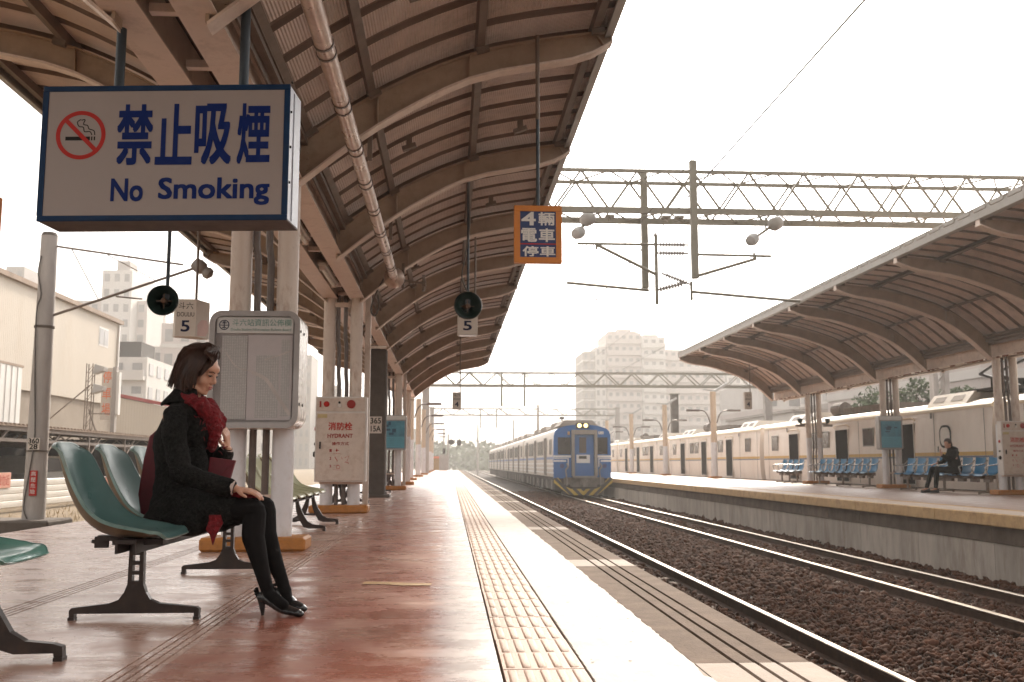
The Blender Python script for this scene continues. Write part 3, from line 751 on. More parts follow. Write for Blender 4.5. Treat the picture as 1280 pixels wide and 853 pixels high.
# small floodlights and clips fixed to the ribs
for i, (x, y, z) in enumerate(((-.25, 6.9, 4.05), (.75, 10.6, 4.33), (.55, 13.6, 4.28), (-.6, 16.6, 3.95), (-.45, 10.2, 3.98))):
    t = thing('ceiling_clamp', ['dark clamp on the roof beside the pipe, nearest of all', 'dark clamp fixed under the roof near the outer edge', 'dark clamp under the roof beyond the orange framed sign', 'dark clamp under the roof beyond the pipe end', 'dark clamp under the roof between pipe and hanging horn'][i], 'clamp', (x, y, z), 'clamps under the near roof')
    b = MB(); b.bar((x - .07, y, z + .02), (x + .07, y, z + .07), .07, .045); b.box(x - .03, x + .03, y - .03, y + .03, z + .04, z + .16); b.build('bracket', 'purlin_dark', t)

CX2 = 12.95
can2 = thing('platform_canopy', 'curved steel canopy over the opposite platform on paired columns', 'canopy', (CX2, 22.45, 0))
Yc2 = 22.45
ys2 = [Yc2 + PITCH * k for k in range(-5, 6)]
PU2 = [(.05, .07, .085), (.36, .08, .085), (.68, .08, .085), (.93, .07, .085)]
wing(can2, CX2, -1, C2_LOW, C2_UP, ys2, ys2[0] - .3, ys2[-1] + .2, PU2, mid=.36, fh=.17, fw=.20)
wing(can2, CX2, 1, scale_pts(C1_LOW, .5), scale_pts(C1_UP, .5), ys2, ys2[0] - .3, ys2[-1] + .2, PU2)
beams(can2, CX2, ys2[0] - .3, ys2[-1] + .2, dx=.2)
for k in (-2, -1, 0, 1, 2): column_pair(can2, CX2, Yc2 + 6.2 * k)
for k in (0, 1, 2):
    y = Yc2 + 6.2 * k
    for dx_ in (-.055, .045):
        b = MB(); X = CX2 + dx_
        b.path([(X, y, .1), (X, y, 1.1), (X + .02, y, 1.25), (X + .02, y, 2.1), (X, y, 2.3), (X, y, 3.25)], .031, 8); b.build('conduit', 'conduit', can2, smooth=40)
    b = MB(); b.box(CX2 - .12, CX2 + .12, y - .03, y + .03, .42, .46); b.build('column_tie', 'cream_steel', can2)
# peeling paint strip hanging under beam
dm('rusty', (.22, .09, .05), .8, var=.4, scale=20)
g = np.random.default_rng(3); b = MB(); yy = np.arange(19, 38, .12)
for a in yy:
    if g.random() < .55: b.box(12.64, 12.66, a, a + .11, 3.18 - g.uniform(.005, .045), 3.185)
o = b.build('flaking_paint', 'rusty', can2); o['kind'] = 'stuff'
# small loudspeaker brackets on the far column pair
# ================================================================== SIGNS, BOARDS, HYDRANTS on the near platform
# --- no smoking sign (Y = 5.4, box 0.27 deep)
SY = 5.40; sx0, sx1, sz0, sz1 = -2.265, -.888, 2.03, 2.797
t = thing('no_smoking_sign', 'large hanging box sign with red no smoking symbol and blue characters', 'sign', (-1.585, SY, 2.1))
fr = .032
b = MB(); b.box(sx0, sx1, SY, SY + .012, sz1 - fr, sz1, .004); b.box(sx0, sx1, SY, SY + .012, sz0, sz0 + fr, .004)
b.box(sx0, sx0 + fr, SY + .001, SY + .011, sz0 + fr, sz1 - fr); b.box(sx1 - fr, sx1, SY + .001, SY + .011, sz0 + fr, sz1 - fr); b.build('sign_frame', 'sign_blue_frame', t)
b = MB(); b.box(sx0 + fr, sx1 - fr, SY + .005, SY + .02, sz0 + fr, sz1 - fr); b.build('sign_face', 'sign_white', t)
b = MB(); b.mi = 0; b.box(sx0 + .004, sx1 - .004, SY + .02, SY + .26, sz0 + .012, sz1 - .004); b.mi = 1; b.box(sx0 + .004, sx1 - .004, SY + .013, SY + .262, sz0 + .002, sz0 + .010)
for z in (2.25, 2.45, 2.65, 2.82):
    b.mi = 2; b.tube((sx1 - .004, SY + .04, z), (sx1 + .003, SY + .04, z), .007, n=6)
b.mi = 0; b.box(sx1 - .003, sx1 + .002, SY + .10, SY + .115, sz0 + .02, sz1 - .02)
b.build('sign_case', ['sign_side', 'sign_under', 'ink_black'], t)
for x in (-1.895, -1.185):
    b = MB(); b.tube((x, SY + .12, sz1 - .004), (x, SY + .12, 3.55), .027, n=14); b.box(x - .05, x + .05, SY + .07, SY + .17, sz1 - .003, sz1 + .008); b.build('hanger_rod', 'sign_rod', t, smooth=40)
def px(u): return sx0 + u * (sx1 - sx0)
def pz(v): return sz1 - v * (sz1 - sz0)
fy = SY + .0045
# prohibition ring: photograph proportions
cxr, czr, rr = px(.160), pz(.367), .1385
def ring(cx_, cz, r0, r1, y, m, parent, name, n=48):
    b = MB(); vs = []
    for i in range(n):
        a = 2 * math.pi * i / n
        vs += [(cx_ + r0 * math.cos(a), y, cz + r0 * math.sin(a)), (cx_ + r1 * math.cos(a), y, cz + r1 * math.sin(a))]
    b.add(vs, [(2 * i, 2 * i + 1, (2 * i + 3) % (2 * n), (2 * i + 2) % (2 * n)) for i in range(n)]); return b.build(name, m, parent)
ring(cxr, czr, .115, .1385, fy - .001, 'ink_red', t, 'prohibition_ring')
def stroke(b, pts, w_, y):
    """flat ribbon through x,z points"""
    L_, R_ = [], []
    for i, p in enumerate(pts):
        a, c = pts[max(0, i - 1)], pts[min(len(pts) - 1, i + 1)]
        d = Vector((c[0] - a[0], c[1] - a[1])).normalized(); nx, nz_ = -d.y, d.x
        L_.append((p[0] + nx * w_ / 2, y, p[1] + nz_ * w_ / 2)); R_.append((p[0] - nx * w_ / 2, y, p[1] - nz_ * w_ / 2))
    n = len(pts); b.add(L_ + R_, [(i, i + 1, n + i + 1, n + i) for i in range(n - 1)])
b = MB(); stroke(b, [(cxr - .083, czr + .083), (cxr + .083, czr - .083)], .024, fy - .0016); b.build('prohibition_bar', 'ink_red', t)
b = MB(); b.add([(cxr - .085, fy, czr - .030), (cxr + .052, fy, czr - .030), (cxr + .052, fy, czr - .008), (cxr - .085, fy, czr - .008)], [(0, 1, 2, 3)])
for xx in (.058, .073): b.add([(cxr + xx, fy, czr - .030), (cxr + xx + .008, fy, czr - .030), (cxr + xx + .008, fy, czr - .008), (cxr + xx, fy, czr - .008)], [(0, 1, 2, 3)])
b.build('cigarette', 'ink_black', t)
b = MB(); sm = catmull([(cxr + .078, czr + .0), (cxr + .072, czr + .025), (cxr + .045, czr + .035), (cxr + .035, czr + .055), (cxr + .012, czr + .062), (cxr + .02, czr + .088), (cxr + .0, czr + .085)], 22)
sm2 = catmull([(cxr + .062, czr + .0), (cxr + .05, czr + .02), (cxr + .02, czr + .02), (cxr + .012, czr + .045), (cxr - .012, czr + .05), (cxr - .022, czr + .075), (cxr - .002, czr + .09)], 22)
stroke(b, sm, .006, fy); stroke(b, sm2, .006, fy); b.build('smoke_lines', 'ink_black', t)
for ch, u0, u1 in (('禁', .310, .448), ('止', .467, .608), ('吸', .624, .765), ('煙', .795, .920)):
    lettering(ch, px(u0), px(u1), pz(.580), pz(.152), fy - .0005, 'ink_blue', t, bold=.026)
for word, u0, u1, v0, v1 in (('No', .295, .420, .853, .695), ('Smoking', .486, .924, .885, .690)):
    lettering(word, px(u0), px(u1), pz(v0), pz(v1), fy - .0005, 'ink_blue', t, bold=.026)
t.rotation_euler = (0, 0, R(-5))
# corner of a yellow sign at the left border
t = thing('yellow_sign', 'edge of a yellow framed hanging sign at the left border', 'sign', (-2.95, 6.1, 2.1))
b = MB(); b.box(-3.22, -2.765, 6.1, 6.18, 2.02, 2.345, .006); b.build('sign_frame', 'orange_frame', t)
b = MB(); b.box(-3.14, -2.80, 6.094, 6.10, 2.07, 2.295); b.build('sign_face', 'panel_blue', t)
b = MB(); b.tube((-2.95, 6.14, 2.34), (-2.95, 6.14, 4.05), .015, n=8); b.build('hanger_rod', 'sign_rod', t)

# --- hanging horns
def horn(x, y, z, r, top, label, yaw=0.0, pitch=0.0):
    t = thing('loudspeaker', label, 'loudspeaker', (x, y, z), 'dark horn loudspeakers')
    rot = Matrix.Rotation(yaw, 3, 'Z') @ Matrix.Rotation(pitch, 3, 'X')
    def tf(b_): b_.v = [tuple(rot @ Vector(p) + Vector((x, y, z))) for p in b_.v]; return b_
    b = MB(); b.lathe([(.02, .10), (.05, .20), (.055, .30), (.02, .31)], (0, 0, 0), 'y', 24)
    tf(b).build('horn_driver', 'horn_green', t, smooth=40)
    b = MB(); b.lathe([(r * 1.0, -.02), (r * 1.03, 0), (r, .02), (r * .72, .07), (r * .4, .13), (r * .3, .2), (r * .28, .19), (r * .36, .13), (r * .66, .07), (r * .93, .01), (r * .95, -.018)][::1], (0, 0, 0), 'y', 28)
    b.f = b.f[:-2]; tf(b).build('horn_bell', 'horn_green', t, smooth=50)
    b = MB(); b.lathe([(.002, -.0), (r * .16, .01), (r * .22, .06), (r * .2, .12)], (0, 0, 0), 'y', 16)
    for k in range(4):
        a = k * math.pi / 2; b.bar((0, .05, 0), (r * .5 * math.cos(a), .06, r * .5 * math.sin(a)), .008, .008)
    tf(b).build('horn_core', 'horn_core', t, smooth=40)
    b = MB(); b.tube((x, y + .12, z + .03), (x, y + .12, top), .016, n=10); b.box(x - .03, x + .03, y + .09, y + .15, z + .02, z + .14)
    b.build('hanger_rod', 'sign_rod', t)
    return t
horn(-2.45, 8.55, 2.10, .128, 3.85, 'black horn loudspeaker hanging at the left above the seated woman', yaw=.12, pitch=.05)
h2 = horn(.205, 11.72, 2.585, .165, 4.33, 'dark green horn loudspeaker hanging above the small white 5 sign', yaw=.1)
b = MB(); b.path(catmull([(.20, 11.80, 2.76), (.13, 11.80, 2.95), (.17, 11.80, 3.2), (.22, 11.80, 3.6), (.2, 11.8, 4.2)], 16), .009, 6); b.build('cable', 'wire', h2)

# --- station name boxes with the platform number
def name_box(x, y, z0, z1, wd, num, label, top, tri=True, full=True):
    t = thing('platform_number_sign', label, 'sign', (x, y, z0), 'small white platform number signs')
    b = MB(); xl, xr = x - wd / 2, x + wd / 2
    if tri: b.prism([(xl, y), (xr, y), (xr + .085, y + .30), (xr - .02, y + .34), (xl - .05, y + .1)], 2, z0, z1)
    else: b.box(xl, xr, y, y + .22, z0, z1, .008)
    b.build('sign_box', 'box_cream', t)
    if not tri:
        b = MB(); b.box(xl + .02, xr - .02, y + .02, y + .2, z0 - .012, z0 + .002); b.build('box_base', 'column_white', t)
    h_ = z1 - z0; m = .14 * wd
    if full:
        lettering('斗六', xl + m, xr - m, z1 - .27 * h_, z1 - .09 * h_, y - .0008, 'ink_black', t)
        lettering('DOULIU', xl + m * .6, xr - m * .6, z1 - .47 * h_, z1 - .35 * h_, y - .0008, 'ink_black', t)
    lettering(num, x - wd * .2, x + wd * .2, z0 + .13 * h_, z0 + .42 * h_, y - .0008, 'ink_navy', t, bold=.02)
    b = MB(); b.tube((x + wd * .38, y + .1, z1 - .003), (x + wd * .38, y + .1, top), .016, n=8); b.build('hanger_rod', 'purlin_dark', t)
    return t
s5 = name_box(-3.09, 11.72, 2.19, 2.63, .235, '5', 'white box sign with number 5 above the seated woman, left of the notice board', 3.95)
dm('pink_plate', (.62, .42, .38), .4, var=.1)
b = MB(); a0 = Vector((-2.9725, 11.72)); a1 = Vector((-2.8875, 12.02)); d = a1 - a0
vs = [(a0.x + d.x * u + .002, a0.y + d.y * u - .001, z) for u, z in ((.15, 2.20), (.75, 2.22), (.92, 2.28), (.95, 2.36), (.8, 2.41), (.4, 2.40), (.12, 2.33))]
b.add(vs, [tuple(range(7))]); b.build('pale_patch', 'pink_plate', s5)
name_box(.255, 14.95, 2.66, 3.14, .305, '5', 'white box sign with number 5 under the dark green horn', 4.3, tri=False)
name_box(.165, 24.5, 2.05, 2.46, .215, '4', 'small white box sign with number 4, farthest under the near canopy', 4.2, tri=False)

# --- four-car stop sign
FY = 8.45; x0, x1, z0, z1 = .545, .962, 2.445, 2.955
t = thing('stop_position_sign', 'orange framed blue sign with white characters hanging over the safety strip', 'sign', (.75, FY, 2.45))
b = MB(); q = .052
b.box(x0, x1, FY, FY + .06, z1 - q, z1, .004); b.box(x0, x1, FY, FY + .06, z0, z0 + q, .004); b.box(x0, x0 + q, FY + .001, FY + .059, z0 + q, z1 - q); b.box(x1 - q, x1, FY + .001, FY + .059, z0 + q, z1 - q)
b.build('sign_frame', 'orange_frame', t)
b = MB(); b.box(x0 + q, x1 - q, FY + .008, FY + .05, z0 + q, z1 - q); b.build('sign_face', 'panel_blue', t)
iw, ih = x1 - x0 - 2 * q, z1 - z0 - 2 * q; xa, za = x0 + q, z0 + q
for ch, u0, u1, v0, v1 in (('4', .05, .42, .70, .98), ('輛', .52, .95, .70, .98), ('電', .04, .46, .34, .625), ('車', .53, .96, .34, .625), ('停', .08, .50, .02, .235), ('車', .56, .97, .02, .235)):
    lettering(ch, xa + u0 * iw, xa + u1 * iw, za + v0 * ih, za + v1 * ih, FY + .007, 'ink_white', t, bold=.024)
b = MB(); b.add([(xa, FY + .006, za + .275 * ih), (xa + iw, FY + .006, za + .275 * ih), (xa + iw, FY + .006, za + .30 * ih), (xa, FY + .006, za + .30 * ih)], [(0, 1, 2, 3)]); b.build('red_line', 'ink_red', t)
b = MB(); b.tube((.755, FY + .03, z1 - .004), (.755, FY + .03, 3.75), .016, n=10); b.build('hanger_rod', 'sign_rod', t)
b = MB(); b.tube((.755, FY + .03, 3.74), (.755, FY + .03, 4.52), .019, n=10); b.build('hanger_sleeve', 'purlin_dark', t)

# --- notice board round the first pair of columns
def rounded(x0, x1, z0, z1, r, n=6):
    pts = []
    for cx_, cz, a0 in ((x1 - r, z1 - r, 0), (x0 + r, z1 - r, 90), (x0 + r, z0 + r, 180), (x1 - r, z0 + r, 270)):
        for i in range(n + 1): a = R(a0 + 90 * i / n); pts.append((cx_ + r * math.cos(a), cz + r * math.sin(a)))
    return pts
t = thing('notice_board', 'rounded glazed notice board with timetable on the first pair of white columns', 'notice board', (-1.60, 8.2, 0.99))
bx0, bx1, bz0, bz1, by = -1.968, -1.235, 1.005, 1.965, 8.2
b = MB(); O = rounded(bx0, bx1, bz0, bz1, .10); I = rounded(bx0 + .045, bx1 - .045, bz0 + .045, bz1 - .045, .06); n = len(O)
b.mi = 0
vs = [(p[0], by, p[1]) for p in O] + [(p[0], by, p[1]) for p in I] + [(p[0], by + .03, p[1]) for p in I]
b.add(vs, [(i, (i + 1) % n, n + (i + 1) % n, n + i) for i in range(n)] + [(n + i, n + (i + 1) % n, 2 * n + (i + 1) % n, 2 * n + i) for i in range(n)])
b.build('board_frame', 'board_frame', t, smooth=40)
b = MB(); vs = [(p[0], by + .0, p[1]) for p in O] + [(p[0], by + .05, p[1]) for p in O] + [(p[0], by + .46, p[1]) for p in O]
b.add([(x, y, z) for x, y, z in vs], [(i, (i + 1) % n, n + (i + 1) % n, n + i) for i in range(n)] + [(n + i, n + (i + 1) % n, 2 * n + (i + 1) % n, 2 * n + i) for i in range(n)] + [tuple(range(2 * n, 3 * n))])
b.build('board_case', 'board_side', t, smooth=40)
b = MB(); b.add([(p[0], by + .03, p[1]) for p in I], [tuple(range(n))]); b.build('back_panel', 'board_back', t)
b = MB(); b.box(bx0 + .055, bx1 - .055, by + .018, by + .028, bz1 - .185, bz1 - .05, .003); b.build('header', 'board_header', t)
dm('paper', (.50, .46, .46), .55, var=.05)
def timetable(name, c, line):
    m = bpy.data.materials.new(name); m.use_nodes = True; N = m.node_tree.nodes; L = m.node_tree.links; p = N['Principled BSDF']
    tc = N.new('ShaderNodeTexCoord'); sp = N.new('ShaderNodeSeparateXYZ'); cb = N.new('ShaderNodeCombineXYZ')
    L.new(tc.outputs['Object'], sp.inputs[0]); L.new(sp.outputs['X'], cb.inputs['X']); L.new(sp.outputs['Z'], cb.inputs['Y'])
    br = N.new('ShaderNodeTexBrick'); br.offset = 0; br.inputs['Scale'].default_value = 1; br.inputs['Brick Width'].default_value = .019; br.inputs['Row Height'].default_value = .013
    br.inputs['Mortar Size'].default_value = .0022; br.inputs['Color1'].default_value = (*c, 1); br.inputs['Color2'].default_value = (*[v * .86 for v in c], 1); br.inputs['Mortar'].default_value = (*line, 1)
    L.new(cb.outputs[0], br.inputs['Vector']); L.new(br.outputs['Color'], p.inputs['Base Color']); p.inputs['Roughness'].default_value = .5; M[name] = m
timetable('timetable_print', (.54, .50, .50), (.34, .36, .33))
b = MB(); b.box(-1.865, -1.66, by + .020, by + .0285, 1.075, 1.76); b.build('timetable_sheet', 'timetable_print', t)
b = MB(); b.box(-1.655, -1.295, by + .021, by + .0285, 1.07, 1.765); b.build('poster_sheet', 'paper', t)
b = MB(); b.box(-1.585, -1.40, by + .0185, by + .0205, 1.085, 1.60); b.build('timetable_sheet', 'timetable_print', t)
b = MB(); b.box(-1.385, -1.315, by + .0185, by + .0205, 1.10, 1.73); b.build('timetable_sheet', 'timetable_print', t)
lettering('斗六站資訊公佈欄', bx0 + .18, bx1 - .075, bz1 - .125, bz1 - .067, by + .0172, 'ink_green', t)
lettering('Douliu Station Information Bulletin Board', bx0 + .17, bx1 - .075, bz1 - .163, bz1 - .143, by + .0172, 'ink_green', t)
ring(bx0 + .115, bz1 - .117, .034, .042, by + .0172, 'ink_navy', t, 'emblem_ring', 32)
b = MB(); ex, ez = bx0 + .115, bz1 - .117
for a, c, e, f in ((-.004, .004, -.03, .03), (-.022, .022, .012, .019), (-.018, .018, -.025, -.018), (-.034, .034, -.006, .001), (-.013, .013, .022, .028)):
    b.add([(ex + a, by + .017, ez + e), (ex + c, by + .017, ez + e), (ex + c, by + .017, ez + f), (ex + a, by + .017, ez + f)], [(0, 1, 2, 3)])
b.build('emblem', 'ink_navy', t)
b = MB(); b.box(bx0 + .048, bx1 - .048, by + .006, by + .010, bz0 + .048, bz1 - .048); b.build('glass_pane', 'cover_pane', t)
# pale curved streaks behind the pane, in front of the sheets
dm('streak_pale', (.50, .45, .42), .35, var=.2)
b = MB()
for pts, w_ in (([(-1.62, 1.46), (-1.50, 1.40), (-1.40, 1.25), (-1.30, 1.11)], .03), ([(-1.52, 1.56), (-1.40, 1.60), (-1.30, 1.64)], .012), ([(-1.83, 1.62), (-1.74, 1.50), (-1.62, 1.47)], .01)):
    stroke(b, catmull(pts, 10), w_, by + .0165)
b.build('pale_streak', 'streak_pale', t)
b = MB()
for z in (1.20, 1.80):
    for y in (8.24, 8.42): b.tube((bx1 - .002, y, z), (bx1 + .007, y, z), .012, n=8)
b.build('case_bolts', 'ink_black', t)

# --- hydrant cabinet
def hydrant(cx_, y, label, side=1, dep=.17):
    x0, x1, z0, z1 = cx_ - .372, cx_ + .372, .455, 1.685
    t = thing('hydrant_cabinet', label, 'hydrant cabinet', (cx_, y, 0), 'white hydrant cabinets on column pairs')
    b = MB(); b.box(x0, x1, y, y + dep, z0, z1, .006); b.build('cabinet_body', 'hydrant_white', t)
    b = MB(); b.box(x0 + .018, x1 - .03, y - .012, y - .001, 1.475, 1.665, .004); b.build('alarm_panel', 'hydrant_paint', t)
    b = MB(); b.box(x0 + .018, x1 - .03, y - .014, y - .001, .475, 1.445, .004); b.build('cabinet_door', 'hydrant_paint', t)
    for k, (dx, dz, r, m, d) in enumerate(((-.245 + .03, 1.575, .042, 'ink_red', .03), (-.03, 1.555, .028, 'hydrant_white', .02), (-.03, 1.60, .017, 'ink_black', .02), (.14, 1.575, .063, 'ink_maroon', .025))):
        b = MB(); b.lathe([(.001, -d), (r * .7, -d * .9), (r, -d * .4), (r, 0)], (cx_ + dx, y - .012, dz), 'y', 20); b.build(('alarm_lamp', 'alarm_button', 'key_lock', 'alarm_bell')[k], m, t, smooth=40)
    b = MB(); b.box(cx_ - .315, cx_ - .29, y - .018, y - .012, 1.53, 1.62); b.build('slot_plate', 'ink_maroon', t)
    b = MB(); b.box(cx_ - .305, cx_ - .285, y - .04, y - .014, .93, 1.03, .003); b.build('door_handle', 'ink_black', t)
    dm('tag_yellow', (.50, .40, .20), .5, var=.1)
    b = MB(); b.box(cx_ - .34, cx_ - .20, y - .0165, y - .014, 1.375, 1.43); b.build('yellow_tag', 'tag_yellow', t)
    f_ = y - .0142
    lettering('消防栓', cx_ - .18, cx_ + .16, 1.20, 1.31, f_, 'ink_red', t, bold=.025)
    lettering('HYDRANT', cx_ - .19, cx_ + .17, 1.09, 1.145, f_, 'ink_maroon', t, bold=.03)
    lettering('操作方式', cx_ - .125, cx_ + .115, .98, 1.03, f_, 'ink_maroon', t, bold=.02)
    for k in range(3): lettering(str(k + 1), cx_ - .155, cx_ - .13, .885 - k * .112, .925 - k * .112, f_, 'ink_maroon', t, bold=.02)
    b = MB()   # little instruction drawings: hand, hose, wheel
    def q(a, c, e, f): b.add([(cx_ + a, f_ - .001, e), (cx_ + c, f_ - .001, e), (cx_ + c, f_ - .001, f), (cx_ + a, f_ - .001, f)], [(0, 1, 2, 3)])
    q(-.07, -.04, .90, .915); q(-.06, -.05, .885, .93); q(-.04, -.02, .903, .91)
    stroke(b, [(cx_ - .10, .86), (cx_ + .0, .862)], .004, f_ - .001)
    stroke(b, [(cx_ - .08, .81), (cx_ - .05, .77), (cx_ - .045, .75)], .009, f_ - .001); stroke(b, [(cx_ + .01, .81), (cx_ + .03, .78)], .005, f_ - .001)
    stroke(b, [(cx_ + .06, .80), (cx_ + .12, .83), (cx_ + .10, .76), (cx_ + .07, .74), (cx_ + .12, .72)], .005, f_ - .001); stroke(b, [(cx_ + .06, .735), (cx_ + .125, .735)], .004, f_ - .001)
    stroke(b, [(cx_ - .09, .69), (cx_ - .02, .70)], .003, f_ - .001); stroke(b, [(cx_ - .10, .63), (cx_ + .01, .625)], .003, f_ - .001)
    b.build('instruction_drawing', 'ink_red', t)
    ring(cx_ - .03, .667, .022, .028, f_ - .001, 'ink_red', t, 'instruction_wheel', 18)
    # side details
    b = MB(); X = x0 - .002
    b.lathe([(.001, -.018), (.03, -.015), (.035, 0)], (X, y + .09, 1.22), 'x', 14); b.build('side_button', 'ink_red', t)
    b = MB(); b.lathe([(.001, -.03), (.035, -.03), (.045, 0)], (X, y + .09, .85), 'x', 14); b.lathe([(.001, -.02), (.02, -.02), (.02, 0)], (X, y + .09, 1.0), 'x', 10); b.build('hose_socket', 'ink_black', t)
    b = MB()
    for yy in (y + dep, ): b.box(x0 + .06, x1 - .06, yy - .05, yy + .03, .42, .46)
    b.build('cabinet_bracket', 'cream_steel', t)
    return t
hydrant(-1.575, 14.62, 'hydrant cabinet on the near platform, second column pair')
h = hydrant(12.95, 22.10, 'hydrant cabinet on the opposite platform at the right border')

# --- blue information boxes
def info_box(cx_, y, z0, z1, wd, dep, label, seed):
    t = thing('information_box', label, 'information board', (cx_, y, z0), 'blue poster boxes on columns')
    x0, x1 = cx_ - wd / 2, cx_ + wd / 2
    b = MB(); O = rounded(x0, x1, z0, z1, .06); b.prism(O, 1, y, y + dep); b.build('box_case', 'board_frame', t, smooth=35)
    b = MB(); b.box(x0 + .05, x1 - .05, y - .012, y - .001, z0 + .05, z1 - .16); b.build('poster', 'poster_blue', t)
    b = MB(); b.box(x0 + .02, x1 - .02, y - .008, y - .001, z1 - .13, z1 - .02, .003); b.build('header', 'board_header', t)
    g = np.random.default_rng(seed); b = MB(); h_ = z1 - z0
    b.box(x0 + .06, x1 - .06, y - .0145, y - .0125, z0 + .07, z0 + .38 * h_); b.build('poster_block', 'poster_cyan', t)
    b = MB()
    for k in range(6):
        a = x0 + .07 + g.uniform(0, wd * .55); c = z0 + h_ * g.uniform(.42, .72); b.box(a, a + g.uniform(.05, .16), y - .0142, y - .0125, c, c + g.uniform(.03, .10))
    b.build('poster_picture', 'poster_dark', t)
    b = MB()
    for k in range(5):
        c = z0 + .12 + k * .045; b.box(x0 + .08, x1 - .10 - g.uniform(0, .12), y - .0152, y - .0143, c, c + .012)
    b.build('poster_text', 'poster_blue', t)
    return t
info_box(-1.57, 27.35, 1.08, 2.03, .78, .3, 'blue poster box on the third column pair of the near platform', 1)
info_box(12.80, 28.30, 1.12, 2.10, .70, .25, 'blue poster box on a column pair of the opposite platform', 2)
# --- small 4 sign under the opposite canopy
n4 = name_box(10.68, 35.1, 2.66, 3.26, .26, '4', 'small box sign with number 4 under the opposite canopy', 4.62, tri=False)
n4['group'] = 'small white platform number signs'
# --- dark steel mast of the overhead line, standing on the near platform
t = thing('line_mast', 'dark square mast rising through the near canopy beside the hydrant', 'mast', (-1.565, 21.75, 0))
b = MB(); b.box(-1.75, -1.38, 21.57, 21.95, 0, 7.6, .02); b.build('mast_shaft', 'mast_concrete', t)
b = MB(); b.box(-1.72, -1.46, 21.555, 21.568, 1.36, 1.72, .003); b.build('number_plate', 'box_cream', t)
lettering('365', -1.70, -1.48, 1.57, 1.69, 21.554, 'ink_black', t, bold=.02); lettering('15A', -1.69, -1.48, 1.40, 1.52, 21.554, 'ink_black', t, bold=.02)
b = MB(); b.box(-1.85, -1.28, 21.47, 22.05, 0.001, .06, .01); b.build('mast_foot', 'block_concrete', t)
# --- speakers on brackets by the far canopy column
for i, (x, s_) in enumerate(((12.45, -1), (13.45, 1))):
    t = thing('bracket_speaker', ['small speaker arm left of the far column pair, opposite platform', 'small speaker arm right of the far column pair, opposite platform'][i], 'loudspeaker', (x, 34.85, 2.1), 'small speaker arms on a far column pair')
    b = MB(); b.bar((x, 34.85, 2.12), (12.95 + s_ * .3, 34.85, 2.12), .04, .04); b.build('arm', 'purlin_dark', t)
    b = MB(); b.lathe([(.05, 0), (.09, .1), (.10, .16), (.02, .18)], (x + s_ * .0, 34.85, 2.14), 'z', 12); b.build('horn', 'horn_green', t); b = MB(); b.box(x - .15, x + .15, 34.75, 34.95, 2.02, 2.10, .01); b.build('lamp_head', 'purlin_dark', t)
# ================================================================== BENCHES on the near platform
def shell_mesh(seat_m, edge_m, under_m, y0=0, wd=.225, name='seat_shell'):
    prof = catmull([(-.355, .815), (-.34, .76), (-.312, .66), (-.272, .56), (-.215, .47), (-.14, .412), (-.05, .388), (.05, .388), (.12, .400), (.152, .398), (.167, .380)], 30)
    n = len(prof); nv = 15
    def pt(i, j, t):
        x, z = prof[i]; a, c = prof[max(0, i - 1)], prof[min(n - 1, i + 1)]
        d = Vector((c[0] - a[0], c[1] - a[1])).normalized(); nx, nz = -d.y, d.x          # points to the sitter's side
        if nz < 0 and nx < 0: nx, nz = -nx, -nz
        f = i / (n - 1); v = -1 + 2 * j / (nv - 1)
        w_ = wd * (1 - .30 * max(0, 1 - f * 2.6) ** 1.5) * (1 - .20 * max(0, f * 5 - 4) ** 2)
        curl = (.062 * math.sin(min(1, f * 1.25) * math.pi) ** .8 + .018) * abs(v) ** 2.6
        if i < 3: curl += .0
        top = (.028 * abs(v) ** 4) if f < .12 else 0
        q = (x + nx * (curl - t), y0 + v * w_, z + nz * (curl - t) - top * (1 - f / .12) * (1 if f < .12 else 0))
        return q
    b = MB(); T = .009
    b.mi = 0; b.grid(lambda i, j: pt(i, j, 0), n, nv)
    b.mi = 2; o = len(b.f); b.grid(lambda i, j: pt(i, j, T), n, nv); b.f[o:] = [f[::-1] for f in b.f[o:]]
    b.mi = 1
    rim = [(i, 0) for i in range(n)] + [(n - 1, j) for j in range(1, nv)] + [(i, nv - 1) for i in range(n - 2, -1, -1)] + [(0, j) for j in range(nv - 2, 0, -1)]
    k = len(rim); c = Vector((0, 0, 0))
    vs = []
    for (i, j) in rim:
        a, e = Vector(pt(i, j, -.002)), Vector(pt(i, j, T + .004))
        s_ = Vector((0, 0, 0))
        if j == 0: s_ += Vector((0, -.006, 0))
        if j == nv - 1: s_ += Vector((0, .006, 0))
        if i == 0: s_ += Vector((-.002, 0, .006))
        if i == n - 1: s_ += Vector((.006, 0, -.003))
        vs += [a, a + s_, e + s_, e]
    b.add(vs, [(4 * i + q, 4 * i + q + 1, (4 * ((i + 1) % k)) + q + 1, (4 * ((i + 1) % k)) + q) for i in range(k) for q in range(3)])
    return b.mesh(name, [seat_m, edge_m, under_m], smooth=60)
def tleg_mesh():
    b = MB()
    t = .018
    f = lambda pts: b.prism(pts, 1, -t, t)
    # foot: bar with feet turned down, rising to the stem
    f([(-.337, .012), (-.31, .012), (-.31, .030), (.312, .030), (.312, .012), (.338, .012), (.340, .048), (.325, .056), (.12, .075), (.075, .092), (.050, .125), (.037, .16), (-.037, .16), (-.050, .125), (-.078, .092), (-.13, .075), (-.325, .056), (-.338, .045)])
    for s_ in (-1, 1): b.box(s_ * .325 - .016, s_ * .325 + .016, -.022, .022, 0, .014)
    f([(-.036, .16), (-.016, .16), (-.014, .35), (-.033, .35)]); f([(.016, .16), (.036, .16), (.033, .35), (.014, .35)])
    for z in (.16, .205, .25, .295, .33): b.box(-.017, .017, -t + .001, t - .001, z, z + .017)
    b.box(-.046, .046, -t - .004, t + .004, .345, .358)
    return b.mesh('leg', 'iron_leg')
